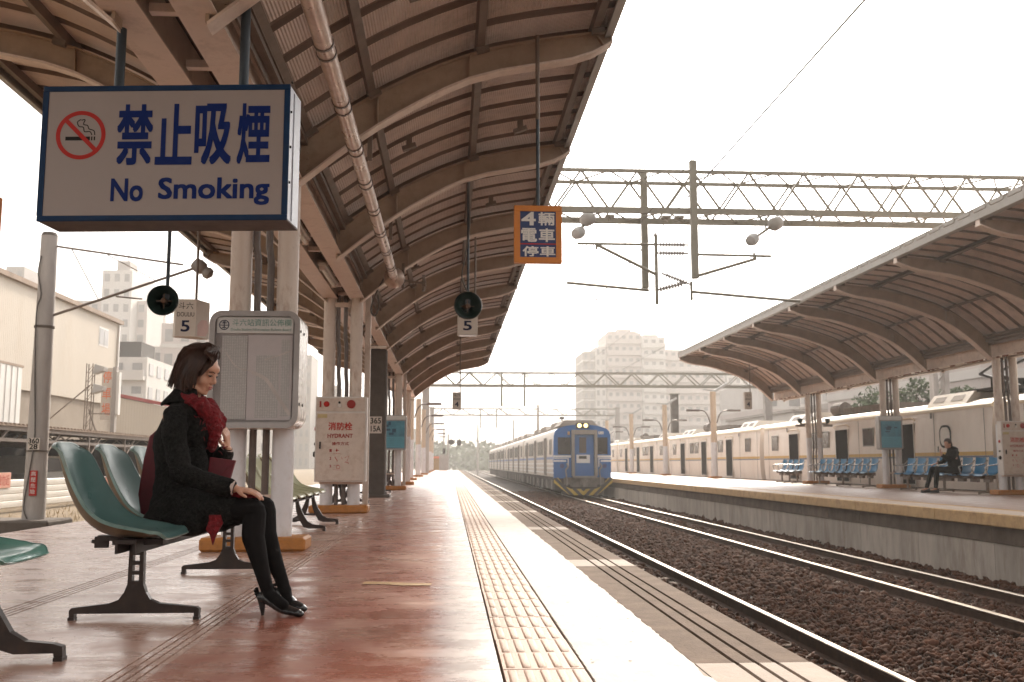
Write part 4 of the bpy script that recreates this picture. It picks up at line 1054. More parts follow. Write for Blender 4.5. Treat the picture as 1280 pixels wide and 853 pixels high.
def aleg_mesh():
    b = MB(); t = .018
    for s_ in (-1, 1):
        q = [(.006, .36), (.040, .36), (.052, .29), (.092, .19), (.145, .105), (.20, .072), (.300, .062), (.334, .052), (.338, .012), (.306, .012), (.303, .028), (.16, .026), (.100, .045), (.078, .085), (.050, .13), (.022, .21)]
        q = [(s_ * a, c) for a, c in q]
        # split into convex-ish strips
        outer = q[1:9]; inner = [q[0], q[15], q[14], q[13], q[12], q[11], q[10], q[9]]
        for i in range(7):
            b.prism([outer[i], outer[i + 1], inner[i + 1], inner[i]] if s_ > 0 else [inner[i], inner[i + 1], outer[i + 1], outer[i]], 1, -t, t)
        b.box(s_ * .322 - .017, s_ * .322 + .017, -.024, .024, 0, .013)
    b.box(-.066, .066, -t + .002, t - .002, .105, .128); b.box(-.05, .05, -t - .004, t + .004, .345, .36)
    return b.mesh('leg', 'iron_leg')
TLEG, ALEG = tleg_mesh(), aleg_mesh()
for v in TLEG.vertices:
    if abs(v.co.x) > .05: v.co.x = math.copysign(.05 + (abs(v.co.x) - .05) * .85, v.co.x)
SHELLS = {'teal': shell_mesh('teal_shell', 'teal_edge', 'shell_under'), 'green': shell_mesh('green_shell', 'green_shell', 'shell_under'), 'lime': shell_mesh('lime_shell', 'lime_shell', 'shell_under')}
def bench(cx_, ys, legs, kind, leg, label, group, off=0):
    t = thing('bench', label, 'bench', (cx_, ys[0], 0), group)
    y0, y1 = min(ys) - .17, max(ys) + .17
    b = MB(); b.box(cx_ - .045, cx_ + .045, y0, y1, .358, .378, .002); b.box(cx_ - .045, cx_ - .033, y0, y1, .315, .358); b.box(cx_ + .033, cx_ + .045, y0, y1, .315, .358); b.build('beam', 'iron_beam', t)
    for y in legs: link_copy(leg, 'leg', (cx_, y, 0), t)
    bm_ = MB(); bm_.bar((-.17, 0, .378), (.10, 0, .360), .07, .022); bm_.box(-.19, -.13, -.012, .012, .33, .382); bm_.tube((-.205, 0, .360), (-.15, 0, .352), .009, n=8); bm_.box(-.10, .13, -.04, .04, .345, .372)
    br = bm_.mesh('seat_bracket', 'iron_beam')
    for y in ys:
        link_copy(SHELLS[kind], 'seat_shell', (cx_ + off, y, 0), t); link_copy(br, 'seat_bracket', (cx_, y, 0), t)
    return t
G = 'plastic shell benches on the near platform'
bench(-1.455, [4.83, 5.39, 5.95, 6.51], [4.85, 6.80], 'teal', TLEG, 'bench with teal shell seats that the woman sits on', G)
bench(-1.75, [2.58, 3.14, 3.70], [3.88, 2.2], 'green', ALEG, 'pale green seat on an iron foot at the lower left border', G, .07)
bench(-1.66, [9.75, 10.3, 10.85, 11.4, 11.95], [10.95, 12.2], 'lime', ALEG, 'yellow green bench behind the notice board columns', G)
bench(-1.80, [16.6, 17.15, 17.7, 18.25], [16.5, 18.5], 'teal', ALEG, 'bench just past the hydrant cabinet, half hidden by it', G)
bench(-1.80, [23.6, 24.15, 24.7, 25.25], [23.7, 25.4], 'lime', ALEG, 'bench between the dark mast and the blue poster box', G)
bench(-1.80, [29.6, 30.15, 30.7, 31.25], [29.8, 31.4], 'teal', ALEG, 'bench on the near platform just past the blue poster box', G)

# ================================================================== BLUE BENCHES on the opposite platform
dm('blue_plastic', (.02, .17, .34), .45, var=.1, spec=.3)
dm('chrome', (.55, .53, .50), .25, metal=.8, var=.1)
b = MB()
prof = catmull([(.42, .86), (.40, .70), (.375, .56), (.33, .48), (.22, .445), (.05, .45), (-.02, .43)], 16)
b.grid(lambda i, j: (prof[i][0] - (.03 * abs(-1 + j / 3) ** 2), (-1 + j / 3) * .225, prof[i][1] + .012 * abs(-1 + j / 3) ** 2), 16, 7)
o_ = len(b.f); b.grid(lambda i, j: (prof[i][0] - (.03 * abs(-1 + j / 3) ** 2) + .012, (-1 + j / 3) * .225, prof[i][1] + .012 * abs(-1 + j / 3) ** 2 - .012), 16, 7)
BS = b.mesh('seat_shell', 'blue_plastic', smooth=60)
b = MB(); b.path(catmull([(.40, 0, .80), (.30, 0, .70), (.05, 0, .66), (.0, 0, .60), (.06, 0, .44)], 12), .016, 8); AR = b.mesh('armrest', 'chrome', smooth=50)
b = MB(); b.bar((.22, 0, .36), (.22, 0, .05), .05, .05, (0, 1, 0)); b.box(.0, .46, -.03, .03, .02, .055); b.box(.0, .04, -.03, .03, 0, .02); b.box(.42, .46, -.03, .03, 0, .02); BL = b.mesh('leg', 'purlin_dark')
b = MB(); b.box(.08, .34, -.12, -.09, .36, .44); b.box(.08, .34, .09, .12, .36, .44); b.box(.18, .26, -.15, .15, .28, .36); BB = b.mesh('seat_bracket', 'purlin_dark')
def blue_bench(y0, n, label):
    t = thing('bench', label, 'bench', (12.35, y0, 0), 'blue benches on the opposite platform'); X = 12.35
    b = MB(); b.box(X + .18, X + .26, y0 - .2, y0 + (n - 1) * .6 + .2, .355, .395); b.build('beam', 'purlin_dark', t)
    for k in range(n):
        link_copy(BS, 'seat_shell', (X, y0 + k * .6, 0), t); link_copy(AR, 'armrest', (X, y0 + k * .6 - .29, 0), t); link_copy(BB, 'seat_bracket', (X, y0 + k * .6, 0), t)
    link_copy(AR, 'armrest', (X, y0 + n * .6 - .31, 0), t)
    for k in (0.1, (n - 1) / 2, n - 1.1): link_copy(BL, 'leg', (X, y0 + k * .6, 0), t)
blue_bench(22.75, 8, 'blue bench on the opposite platform that the person in black sits on')
blue_bench(29.35, 8, 'blue bench between two column pairs of the opposite platform, beyond the poster box')
blue_bench(35.6, 4, 'farthest blue bench, left of the last column pair')
# ================================================================== PEOPLE
dm('skin', (.50, .27, .18), .5, var=.05, scale=20, dirt=(.45, .20, .14), dirt_amt=.3, dscale=12)
dm('hair_brown', (.036, .0145, .008), .42, var=.5, scale=30, stretch=(1, 1, .3), spec=.35)
dm('coat_tweed', (.013, .0125, .0115), .9, var=.95, scale=70, bump=.8, bscale=150, spec=.15)  # wide colour noise also stands for glints on the nubby cloth
dm('tights_black', (.007, .006, .006), .85, var=.2, spec=.12)
dm('shoe_black', (.012, .013, .014), .22, var=.2, spec=.6)
dm('scarf_red', (.16, .003, .007), .85, var=.45, scale=40, bump=.8, bscale=70)
dm('bag_red', (.12, .005, .012), .6, var=.2, scale=12)
dm('cuff_pink', (.50, .40, .36), .7, var=.1)
dm('eye_dark', (.01, .008, .007), .15, var=.1)
dm('lip_red', (.33, .09, .08), .4, var=.1)
dm('jacket_black', (.007, .0065, .007), .95, var=.3, scale=30, spec=.1)
def remesh(o, vox, smooth=2, fac=.5, disp=None):
    r = o.modifiers.new('Remesh', 'REMESH'); r.mode = 'VOXEL'; r.voxel_size = vox; r.use_smooth_shade = True
    s = o.modifiers.new('Smooth', 'SMOOTH'); s.iterations = smooth; s.factor = fac
    if disp:
        tx = bpy.data.textures.new(o.name + '_folds', 'CLOUDS'); tx.noise_scale = disp[1]; tx.noise_depth = 2
        d = o.modifiers.new('Folds', 'DISPLACE'); d.texture = tx; d.strength = disp[0]; d.texture_coords = 'LOCAL'; d.mid_level = .5
def hand(b, wrist, palm_dir, palm_n, length=.165, curl=.35, side=1):
    """palm and five fingers; palm_n = back-of-hand direction; side = thumb side sign"""
    d = Vector(palm_dir).normalized(); nn = Vector(palm_n); nn = (nn - d * nn.dot(d)).normalized(); s_ = d.cross(nn) * side
    w_ = Vector(wrist); pl = length * .48
    for k in (-1, -.33, .33, 1): b.caps(w_ + d * .012 + s_ * k * .014, w_ + d * pl + s_ * k * .027, .012, .0115, 8)
    ls = (.36, .43, .46, .40)      # little .. index
    for k, l in zip((-1, -.33, .33, 1), ls):
        p = w_ + d * pl + s_ * k * .028; L_ = length * l; dirv = d.copy() + s_ * k * .08; ang = 0
        for seg, r0, r1 in ((.45, .0095, .0088), (.3, .0088, .008), (.25, .008, .0068)):
            ang += curl * (1 if seg < .45 else .5)
            dv = (dirv * math.cos(ang) - nn * math.sin(ang)).normalized(); q = p + dv * L_ * seg; b.caps(p, q, r0, r1, 7); p = q
    p = w_ + d * pl * .30 + s_ * .022; dv = (d * .6 + s_ * .7 - nn * .25).normalized(); q = p + dv * .04; b.caps(p, q, .012, .010, 7)
    b.caps(q, q + (d * .9 + s_ * .25 - nn * .3).normalized() * .032, .010, .0075, 7)
def head(b, c, rot, s=1.0):
    c = Vector(c); E = lambda p, r: b.ellipsoid(c + rot @ (Vector(p) * s), [v * s for v in r], 16, 10, rot)
    Cc = lambda p, q, r0, r1: b.caps(c + rot @ (Vector(p) * s), c + rot @ (Vector(q) * s), r0 * s, r1 * s, 8)
    E((-.012, 0, .035), (.094, .074, .085)); E((.022, 0, -.02), (.064, .060, .078)); E((.040, 0, -.072), (.040, .036, .030)); E((.064, 0, -.094), (.016, .018, .013))
    for e in (-1, 1):
        E((.046, e * .034, -.030), (.030, .024, .030)); E((.0, e * .073, -.012), (.016, .007, .028)); Cc((.02, e * .05, -.075), (.055, e * .018, -.092), .018, .014)
        E((.071, e * .030, .006), (.013, .015, .010)); E((.090, e * .010, -.032), (.009, .007, .0065))
    E((.062, 0, .036), (.030, .052, .034)); Cc((.084, 0, .012), (.100, 0, -.024), .0075, .0105)
    E((.080, 0, -.054), (.014, .021, .011)); E((.078, 0, -.066), (.013, .018, .008))
woman = thing('person', 'woman in dark coat, red scarf and black heels sitting on the teal bench', 'person', (-1.38, 5.3, 0))
HC = (-1.305, 5.285, 1.195); HR = Matrix.Rotation(R(-19), 3, 'Z') @ Matrix.Rotation(R(20), 3, 'Y')
b = MB(); head(b, HC, HR, 1.0)
b.caps((-1.33, 5.29, 1.14), (-1.375, 5.30, 1.02), .046, .055)
b.ellipsoid((-1.40, 5.30, .92), (.085, .14, .13)); b.ellipsoid((-1.42, 5.31, .70), (.09, .12, .2)); b.ellipsoid((-1.41, 5.31, .52), (.12, .16, .11))
b.caps((-1.41, 5.14, .96), (-1.335, 5.045, .668), .04, .034); b.caps((-1.335, 5.045, .668), (-1.06, 5.03, .600), .034, .024)
b.caps((-1.37, 5.46, .96), (-1.25, 5.45, .71), .04, .034); b.caps((-1.25, 5.45, .71), (-1.170, 5.37, .795), .033, .022)
hand(b, (-1.062, 5.03, .600), (1, .02, -.20), (.1, -.12, 1), .172, .28, side=1)
hand(b, (-1.170, 5.370, .795), (-.02, -.38, .9), (1, -.1, 0), .165, .75, side=-1)
LEGS = [((-1.37, 5.22, .505), (-.962, 5.035, .485), (-.868, 4.935, .125), (-.70, 4.875)), ((-1.37, 5.41, .505), (-.940, 5.175, .495), (-.815, 5.085, .125), (-.71, 5.045))]
for hip, kn, an, toe in LEGS:
    b.caps(hip, kn, .05, .030); b.caps(kn, (an[0]-.005, an[1], an[2]), .028, .014); b.caps(an, (toe[0] - .10, toe[1] + .004, .058), .014, .012)
body = b.build('body', 'skin', woman); remesh(body, .0050, 2, .4)
# face details
def hp(p): return Vector(HC) + HR @ Vector(p)
for e in (-1, 1):
    b = MB(); b.ellipsoid(hp((.0825, e * .030, .000)), (.005, .0125, .0034), 12, 6, HR); b.build('eye', 'eye_dark', woman, smooth=True)
    b = MB(); b.path([hp((.086, e * .014, .0035)), hp((.0875, e * .028, .0065)), hp((.079, e * .044, .003))], .0022, 5); b.build('eyelash', 'eye_dark', woman)
    b = MB(); b.path([hp((.092, e * .014, .022)), hp((.090, e * .030, .027)), hp((.079, e * .047, .021))], .0027, 5); b.build('eyebrow', 'hair_brown', woman)
b = MB(); b.ellipsoid(hp((.0885, 0, -.0545)), (.0065, .0185, .0052), 12, 6, HR); b.ellipsoid(hp((.0865, 0, -.0640)), (.0065, .0155, .0055), 12, 6, HR); b.build('lips', 'lip_red', woman, smooth=True)
# hair: a bob, volume plus strands
b = MB(); E = lambda p, r: b.ellipsoid(hp(p), r, 20, 12, HR)
E((-.034, 0, .050), (.104, .090, .099)); E((-.060, 0, -.01), (.085, .090, .100)); E((-.062, 0, -.055), (.066, .080, .062)); E((.008, .0, .080), (.050, .062, .036))
E((-.020, -.070, .0), (.046, .024, .074)); E((-.030, .070, -.005), (.036, .020, .07)); E((-.055, -.05, -.075), (.05, .035, .04))
hb2 = MB()
hair = b.build('hair', 'hair_brown', woman); remesh(hair, .006, 4, .5)
g = np.random.default_rng(11); b = MB()
for k in range(330):
    side = -1 if g.random() < .68 else 1
    th0 = g.uniform(1.35 if side > 0 else .98, 2.95)        # direction angle round the head from the face (0) to the back (pi)
    end_z = -.112 + g.uniform(-.016, .012) if th0 > 1.45 else -.02 - (th0 - .55) * .11 + g.uniform(-.015, .015)
    pts = []; n_ = 9
    for i in range(n_):
        f = i / (n_ - 1); pol = .10 + 1.50 * min(1, f * 1.35)
        az = th0 * (.35 + .65 * min(1, f * 1.4)); rr_ = 1.015 + g.uniform(0, .02)
        x = -.034 + .118 * rr_ * math.sin(pol) * math.cos(az); y = side * .098 * rr_ * math.sin(pol) * math.sin(min(math.pi, az))
        z = .052 + .103 * rr_ * math.cos(pol)
        if f > .62:
            q = (f - .62) / .38; z = (.05) + (end_z - .05) * q; x += (-.008 * q + (.016 * q * q if th0 < 2 else .010 * q)); y *= 1 - .10 * q * q
        pts.append(hp((x + .010, y, z)))
    b.path(pts, [.0028, .004, .0045, .0045, .0045, .004, .0035, .003, .0012], 4)
    if k % 7 == 0:
        w2 = [p + Vector((g.uniform(-.006, .006), -.004 * (-side), g.uniform(-.002, .004))) * (i / 8) for i, p in enumerate(pts)]; b.path(w2, .0011, 3)
for k in range(95):      # fringe swept over the forehead towards the face's near side
    z1 = .012 + g.uniform(-.02, .03); a = hp((.01 + g.uniform(-.045, .035), .012 + g.uniform(-.01, .02), .150 + g.uniform(-.004, .003)))
    pts = catmull([tuple(a), tuple(hp((.070 + g.uniform(-.01, .004), -.010 - k * .0012, .116))), tuple(hp((.078 + g.uniform(-.012, .004), -.036 - g.uniform(0, .022), .070))), tuple(hp((.048 + g.uniform(-.034, .010), -.072 - g.uniform(0, .006), z1 - .012)))], 8)
    b.path(pts, [.003, .0045, .005, .005, .0045, .004, .003, .001], 4)
b.build('hair_strands', 'hair_brown', woman, smooth=50)['kind'] = 'stuff'
# coat
b = MB()
rings = [(.405, -1.365, .170, .200), (.46, -1.370, .172, .205), (.53, -1.375, .155, .185), (.60, -1.392, .130, .150), (.655, -1.396, .116, .130), (.72, -1.398, .122, .140), (.80, -1.398, .130, .155), (.88, -1.392, .130, .168), (.94, -1.38, .112, .178), (.985, -1.38, .094, .172), (1.02, -1.375, .075, .130), (1.05, -1.37, .062, .085), (1.075, -1.36, .055, .065)]
vs = []; n = 28
for z, xc, rx, ry in rings:
    for j in range(n):
        a = 2 * math.pi * j / n; wv = 1 + (.05 * math.sin(7 * a + 1) * max(0, (.60 - z) / .2) if z < .6 else 0)
        vs.append((xc + rx * wv * math.cos(a), 5.30 + ry * wv * math.sin(a) + .02 * (0), z))
k = len(rings); b.add(vs, [(i * n + j, i * n + (j + 1) % n, (i + 1) * n + (j + 1) % n, (i + 1) * n + j) for i in range(k - 1) for j in range(n)] + [tuple(range(n))[::-1], tuple(range((k - 1) * n, k * n))])
b.caps((-1.36, 5.19, .50), (-1.08, 5.09, .492), .105, .084, 16); b.caps((-1.36, 5.43, .50), (-1.09, 5.30, .505), .105, .083, 16); b.caps((-1.36, 5.31, .50), (-1.13, 5.21, .50), .105, .085, 16)
b.ellipsoid((-1.28, 5.11, .445), (.15, .065, .075)); b.ellipsoid((-1.16, 5.10, .47), (.09, .06, .075)); b.ellipsoid((-1.38, 5.15, .46), (.13, .07, .09)); b.ellipsoid((-1.30, 5.13, .425), (.15, .065, .06)); b.ellipsoid((-1.43, 5.15, .43), (.11, .065, .07)); b.ellipsoid((-1.14, 5.10, .455), (.10, .06, .075))
b.caps((-1.390, 5.145, .955), (-1.37, 5.08, .86), .062, .060, 16); b.caps((-1.37, 5.08, .86), (-1.320, 5.03, .675), .060, .054, 16)
b.caps((-1.320, 5.03, .675), (-1.20, 5.025, .630), .055, .050, 16); b.caps((-1.20, 5.025, .630), (-1.09, 5.03, .607), .053, .046, 16)
b.caps((-1.375, 5.455, .955), (-1.25, 5.455, .705), .066, .056, 16); b.caps((-1.25, 5.455, .705), (-1.185, 5.385, .775), .055, .045, 16)
b.ellipsoid((-1.30, 5.22, .70), (.07, .09, .12)); b.ellipsoid((-1.315, 5.24, .88), (.085, .09, .10)); b.ellipsoid((-1.315, 5.36, .88), (.085, .09, .10))
coat = b.build('coat', 'coat_tweed', woman); remesh(coat, .0075, 3, .5, (.022, .09))
# collar
b = MB(); cc = Vector((-1.365, 5.30, 0)); na = 26
def col(i, j):
    a = R(48 + 264 * i / (na - 1)); back = max(0, -math.cos(a)); rj = (.058, .078, .104 + .030 * back, .098 + .030 * back)[j]; zj = (1.060, 1.098, 1.045 - .012 * back, 1.034 - .012 * back)[j]
    return (cc.x + rj * math.cos(a), cc.y + rj * 1.05 * math.sin(a), zj + .006 * math.sin(5 * a))
b.grid(col, na, 4)
c_ = b.build('collar', 'coat_tweed', woman, smooth=True); so = c_.modifiers.new('Thick', 'SOLIDIFY'); so.thickness = .012; so.offset = 0
# cuffs, buttons
b = MB(); b.tube((-1.095, 5.03, .608), (-1.058, 5.03, .600), .040, .036, 14); b.build('sleeve_cuff', 'cuff_pink', woman, smooth=40)
b = MB(); b.tube((-1.180, 5.380, .782), (-1.172, 5.371, .800), .036, .032, 14); b.build('sleeve_cuff', 'cuff_pink', woman, smooth=40)
# tights
b = MB()
for hip, kn, an, toe in LEGS:
    hip, kn, an = Vector(hip), Vector(kn), Vector(an)
    b.caps(hip, hip.lerp(kn, .6), .090, .076, 16); b.caps(hip.lerp(kn, .6), kn, .076, .061, 16)
    kk = kn + Vector((.006, 0, -.01)); cal = kn.lerp(an, .33) + Vector((-.022, 0, 0)); lo_ = kn.lerp(an, .72) + Vector((-.010, 0, 0))
    b.caps(kk, cal, .058, .056, 16); b.caps(cal, lo_, .056, .039, 16); b.caps(lo_, an, .039, .031, 16)
    b.caps(an, (an.x + .005, an.y, .085), .028, .028, 12); b.caps((an.x + .01, an.y - .003, .10), (toe[0] - .075, toe[1], .055), .032, .025, 12)
ti = b.build('tights', 'tights_black', woman); remesh(ti, .0055, 4, .5)
for hip, kn, an, toe in LEGS:
    d = Vector((toe[0] - an[0], toe[1] - an[1], 0)).normalized(); hx = Vector((an[0], an[1], 0)) - d * .022; s_ = Vector((-d.y, d.x, 0)); tp = Vector((toe[0], toe[1], 0))
    b = MB(); rz = Matrix.Rotation(math.atan2(d.y, d.x), 3, 'Z'); L_ = (tp - hx).length
    for f, r_, z in ((0, .030, .086), (.10, .032, .082), (.2, .033, .074), (.3, .034, .064), (.4, .035, .053), (.5, .036, .043), (.6, .038, .034), (.70, .040, .029), (.80, .039, .025), (.90, .032, .021), (.97, .020, .015)):
        b.ellipsoid(hx + d * L_ * f + Vector((0, 0, z)), (.028, r_, .028 if f < .6 else max(.012, .024 - (f - .6) * .02)), 14, 8, rz)
    sh = b.build('shoe', 'shoe_black', woman); remesh(sh, .004, 3, .5)
    b = MB(); b.tube(tuple(hx + Vector((0, 0, .080)) - d * .004), tuple(hx + Vector((0, 0, .0)) + d * .004), .021, .0065, 12); b.build('heel', 'shoe_black', sh, smooth=40)
    b = MB(); q = hx - d * .024
    for k in range(16):
        a = g.uniform(0, 6.28); b.ellipsoid(q + Vector((g.uniform(-.012, .006), g.uniform(-.014, .014), .105 + g.uniform(-.014, .02))), (.009, .009, .009), 6, 4)
    b.build('heel_trim', 'coat_tweed', sh)
# scarf
b = MB()
for p, q, r0, r1 in (((-1.40, 5.26, 1.06), (-1.38, 5.22, 1.06), .016, .018), ((-1.38, 5.22, 1.06), (-1.335, 5.205, 1.045), .018, .030), ((-1.335, 5.20, 1.045), (-1.27, 5.21, 1.010), .030, .038), ((-1.275, 5.20, 1.02), (-1.225, 5.235, .955), .040, .045),
                     ((-1.225, 5.235, .955), (-1.215, 5.25, .885), .046, .041), ((-1.215, 5.25, .885), (-1.222, 5.25, .80), .040, .024), ((-1.43, 5.28, 1.06), (-1.40, 5.36, 1.06), .018, .03), ((-1.40, 5.36, 1.06), (-1.28, 5.36, 1.02), .034, .045), ((-1.28, 5.36, 1.02), (-1.215, 5.30, .93), .048, .05)):
    b.caps(p, q, r0, r1, 14)
sc_ = b.build('scarf', 'scarf_red', woman); remesh(sc_, .006, 1, .5, (.026, .030))
b = MB()
for k in range(60):      # loose fluffy threads
    f = g.uniform(0, 1); p = Vector((-1.30 + .11 * f, 5.165 + .06 * f, 1.03 - .22 * f)) + Vector((g.uniform(-.05, .06), g.uniform(-.03, .02), g.uniform(-.03, .03)))
    d = Vector((g.normal(0, 1), g.normal(-.6, .7), g.normal(0, 1))).normalized() * .018
    b.path([p, p + d, p + d * 1.6 + Vector((0, 0, -.006))], [.003, .0022, .0008], 4)
b.build('scarf_fringe', 'scarf_red', sc_)['kind'] = 'stuff'
b = MB(); b.caps((-1.085, 5.045, .575), (-.985, 5.05, .560), .016, .014); b.caps((-1.06, 5.08, .572), (-.97, 5.10, .562), .014, .012); st = b.build('scarf_end', 'scarf_red', woman); remesh(st, .005, 1, .5, (.012, .02))
b = MB(); pr = [(-1.172, .47), (-1.115, .47), (-1.105, .43), (-1.125, .39), (-1.135, .375), (-1.15, .325), (-1.165, .375), (-1.185, .40), (-1.172, .44)]
b.prism(pr, 1, 5.015, 5.035); st = b.build('scarf_end', 'scarf_red', woman)
# red bag behind her back, red clutch on her lap
t = thing('handbag', 'dark red handbag wedged between the woman and the seat back', 'bag', (-1.6, 5.42, .45))
b = MB(); b.prism([(-1.615, .44), (-1.635, .56), (-1.615, .74), (-1.588, .872), (-1.55, .880), (-1.52, .80), (-1.50, .60), (-1.50, .44)], 1, 5.40, 5.50)
bo = b.build('bag_body', 'bag_red', t); bv = bo.modifiers.new('Bevel', 'BEVEL'); bv.width = .014; bv.segments = 3
b = MB(); b.path(catmull([(-1.57, 5.41, .872), (-1.56, 5.43, .888), (-1.56, 5.45, .89), (-1.56, 5.48, .888), (-1.57, 5.49, .872)], 12), .006, 7); b.build('handle', 'bag_red', t, smooth=40)
t = thing('clutch', 'small dark red clutch held upright on the lap of the woman', 'bag', (-1.15, 5.2, .62))
b = MB(); b.prism([(-1.225, .625), (-1.215, .752), (-1.085, .735), (-1.115, .622)], 1, 5.17, 5.195)
bo = b.build('clutch_body', 'bag_red', t); bv = bo.modifiers.new('Bevel', 'BEVEL'); bv.width = .004; bv.segments = 2
b = MB(); b.prism([(-1.214, .750), (-1.088, .733), (-1.150, .675)], 1, 5.164, 5.169); b.build('flap', 'bag_red', t)

# --- person on the opposite platform
p = thing('person', 'person in black sitting on the blue bench with one hand raised', 'person', (12.45, 24.0, 0))
PH = (12.27, 24.0, 1.20); PR = Matrix.Rotation(R(180 + 35), 3, 'Z') @ Matrix.Rotation(R(6), 3, 'Y')
b = MB(); head(b, PH, PR, 1.0); b.caps((12.30, 24, 1.14), (12.36, 24, 1.0), .05, .06)
b.ellipsoid((12.40, 24, .85), (.10, .15, .2)); b.ellipsoid((12.45, 24, .58), (.13, .16, .12))
b.caps((12.40, 23.84, .98), (12.22, 23.80, .80), .045, .04); b.caps((12.22, 23.80, .80), (12.02, 23.84, .93), .04, .028)
b.caps((12.40, 24.17, .98), (12.24, 24.2, .76), .045, .04); b.caps((12.24, 24.2, .76), (12.05, 24.15, .72), .04, .03)
hand(b, (12.02, 23.84, .93), (-.25, 0, 1), (-1, 0, -.2), .17, .3, 1); hand(b, (12.05, 24.15, .72), (-1, 0, -.2), (0, 0, 1), .17, .4, 1)
for yy, kx, ax in ((23.92, 11.93, 11.88), (24.10, 11.90, 11.74)):
    b.caps((12.42, yy, .55), (kx, yy, .58), .075, .055); b.caps((kx, yy, .58), (ax, yy, .12), .05, .035); b.caps((ax, yy, .1), (ax - .12, yy, .05), .035, .03)
bo = b.build('body', 'skin', p); remesh(bo, .008, 2, .5)
b = MB(); b.caps((12.38, 24, 1.02), (12.40, 24, .80), .13, .15); b.caps((12.40, 24, .80), (12.44, 24, .58), .155, .16); b.ellipsoid((12.43, 24, 1.06), (.09, .12, .07))
b.caps((12.40, 23.84, .98), (12.22, 23.80, .80), .068, .06); b.caps((12.22, 23.80, .80), (12.05, 23.84, .91), .058, .045); b.caps((12.40, 24.17, .98), (12.24, 24.2, .76), .068, .06); b.caps((12.24, 24.2, .76), (12.09, 24.15, .725), .058, .045)
bo = b.build('jacket', 'jacket_black', p); remesh(bo, .012, 3, .5, (.02, .08))
b = MB()
for yy, kx, ax in ((23.92, 11.93, 11.88), (24.10, 11.90, 11.74)):
    b.caps((12.42, yy, .55), (kx, yy, .58), .092, .070); b.caps((kx, yy, .58), (ax, yy, .15), .068, .05)
bo = b.build('trousers', 'jacket_black', p); remesh(bo, .012, 3, .5)
for yy, ax in ((23.92, 11.88), (24.10, 11.74)):
    b = MB(); b.caps((ax + .03, yy, .06), (ax - .13, yy, .04), .05, .035); b.box(ax - .15, ax + .07, yy - .04, yy + .04, 0.002, .03); bo = b.build('shoe', 'shoe_black', p); remesh(bo, .008, 2, .5)
b = MB(); hq = lambda q: Vector(PH) + PR @ Vector(q)
b.ellipsoid(hq((-.025, 0, .05)), (.108, .088, .095), 16, 10, PR); b.ellipsoid(hq((-.06, 0, -.03)), (.075, .088, .13), 16, 10, PR); bo = b.build('hair', 'hair_brown', p); remesh(bo, .01, 3, .5)
t = thing('phone', 'small dark phone held up by the seated person', 'phone', (11.97, 23.84, 1.08))
b = MB(); b.box(11.94, 11.95, 23.80, 23.87, 1.0, 1.13, .002); b.build('phone_body', 'shoe_black', t)
# ================================================================== TRAINS
dm('train_blue', (.004, .10, .33), .35, var=.08, dirt=(.02, .06, .16), dirt_amt=.5, dscale=3, coat=.3)
dm('train_silver', (.52, .47, .42), .38, metal=.35, var=.1, dirt=(.30, .24, .19), dirt_amt=.5, dscale=2, stretch=(1, 1, .4))
dm('train_roof', (.27, .235, .20), .7, var=.15, dirt=(.15, .12, .10))
dm('under_dark', (.04, .032, .028), .85, var=.3)
dm('under_grey', (.16, .14, .125), .8, var=.3)
dm('stripe_blue', (.06, .14, .36), .4, var=.08)
dm('stripe_white', (.66, .66, .66), .4, var=.05)
dm('frame_grey', (.22, .205, .185), .5, var=.12)
dm('warn_yellow', (.50, .34, .05), .55, var=.15, dirt=(.2, .12, .05), dirt_amt=.5)
dm('warn_black', (.03, .028, .025), .6, var=.2)
TX, TY = 6.45, 48.5
train = thing('train', 'blue fronted electric train with lit headlamps waiting on the middle track', 'train', (TX, TY, ZR))
SEC = [(1.38, .06), (1.40, 1.0), (1.38, 2.08), (1.30, 2.30), (1.12, 2.44), (.80, 2.53), (.40, 2.58)]
SEC = SEC + [(-a, c) for a, c in reversed(SEC)]
def win(parent, name, x, y0, y1, z0, z1, m='window_dark', fr='frame_grey', sx=-1, cache={}):
    key = (name, round(y1 - y0, 2), round(z1 - z0, 2), m, sx)
    if key not in cache:
        b = MB(); L_ = y1 - y0; H_ = z1 - z0
        b.mi = 0; b.box(sx * .012 if sx < 0 else 0, 0 if sx < 0 else .012, .03, L_ - .03, .03, H_ - .03)
        b.mi = 1
        for a in ((0, L_, 0, .03), (0, L_, H_ - .03, H_), (0, .03, .03, H_ - .03), (L_ - .03, L_, .03, H_ - .03)):
            b.box(min(0, sx * .022), max(0, sx * .022), *a)
        cache[key] = b.mesh(name, [m, fr])
    return link_copy(cache[key], name, (x, y0, z0), parent)
CL = 20.0
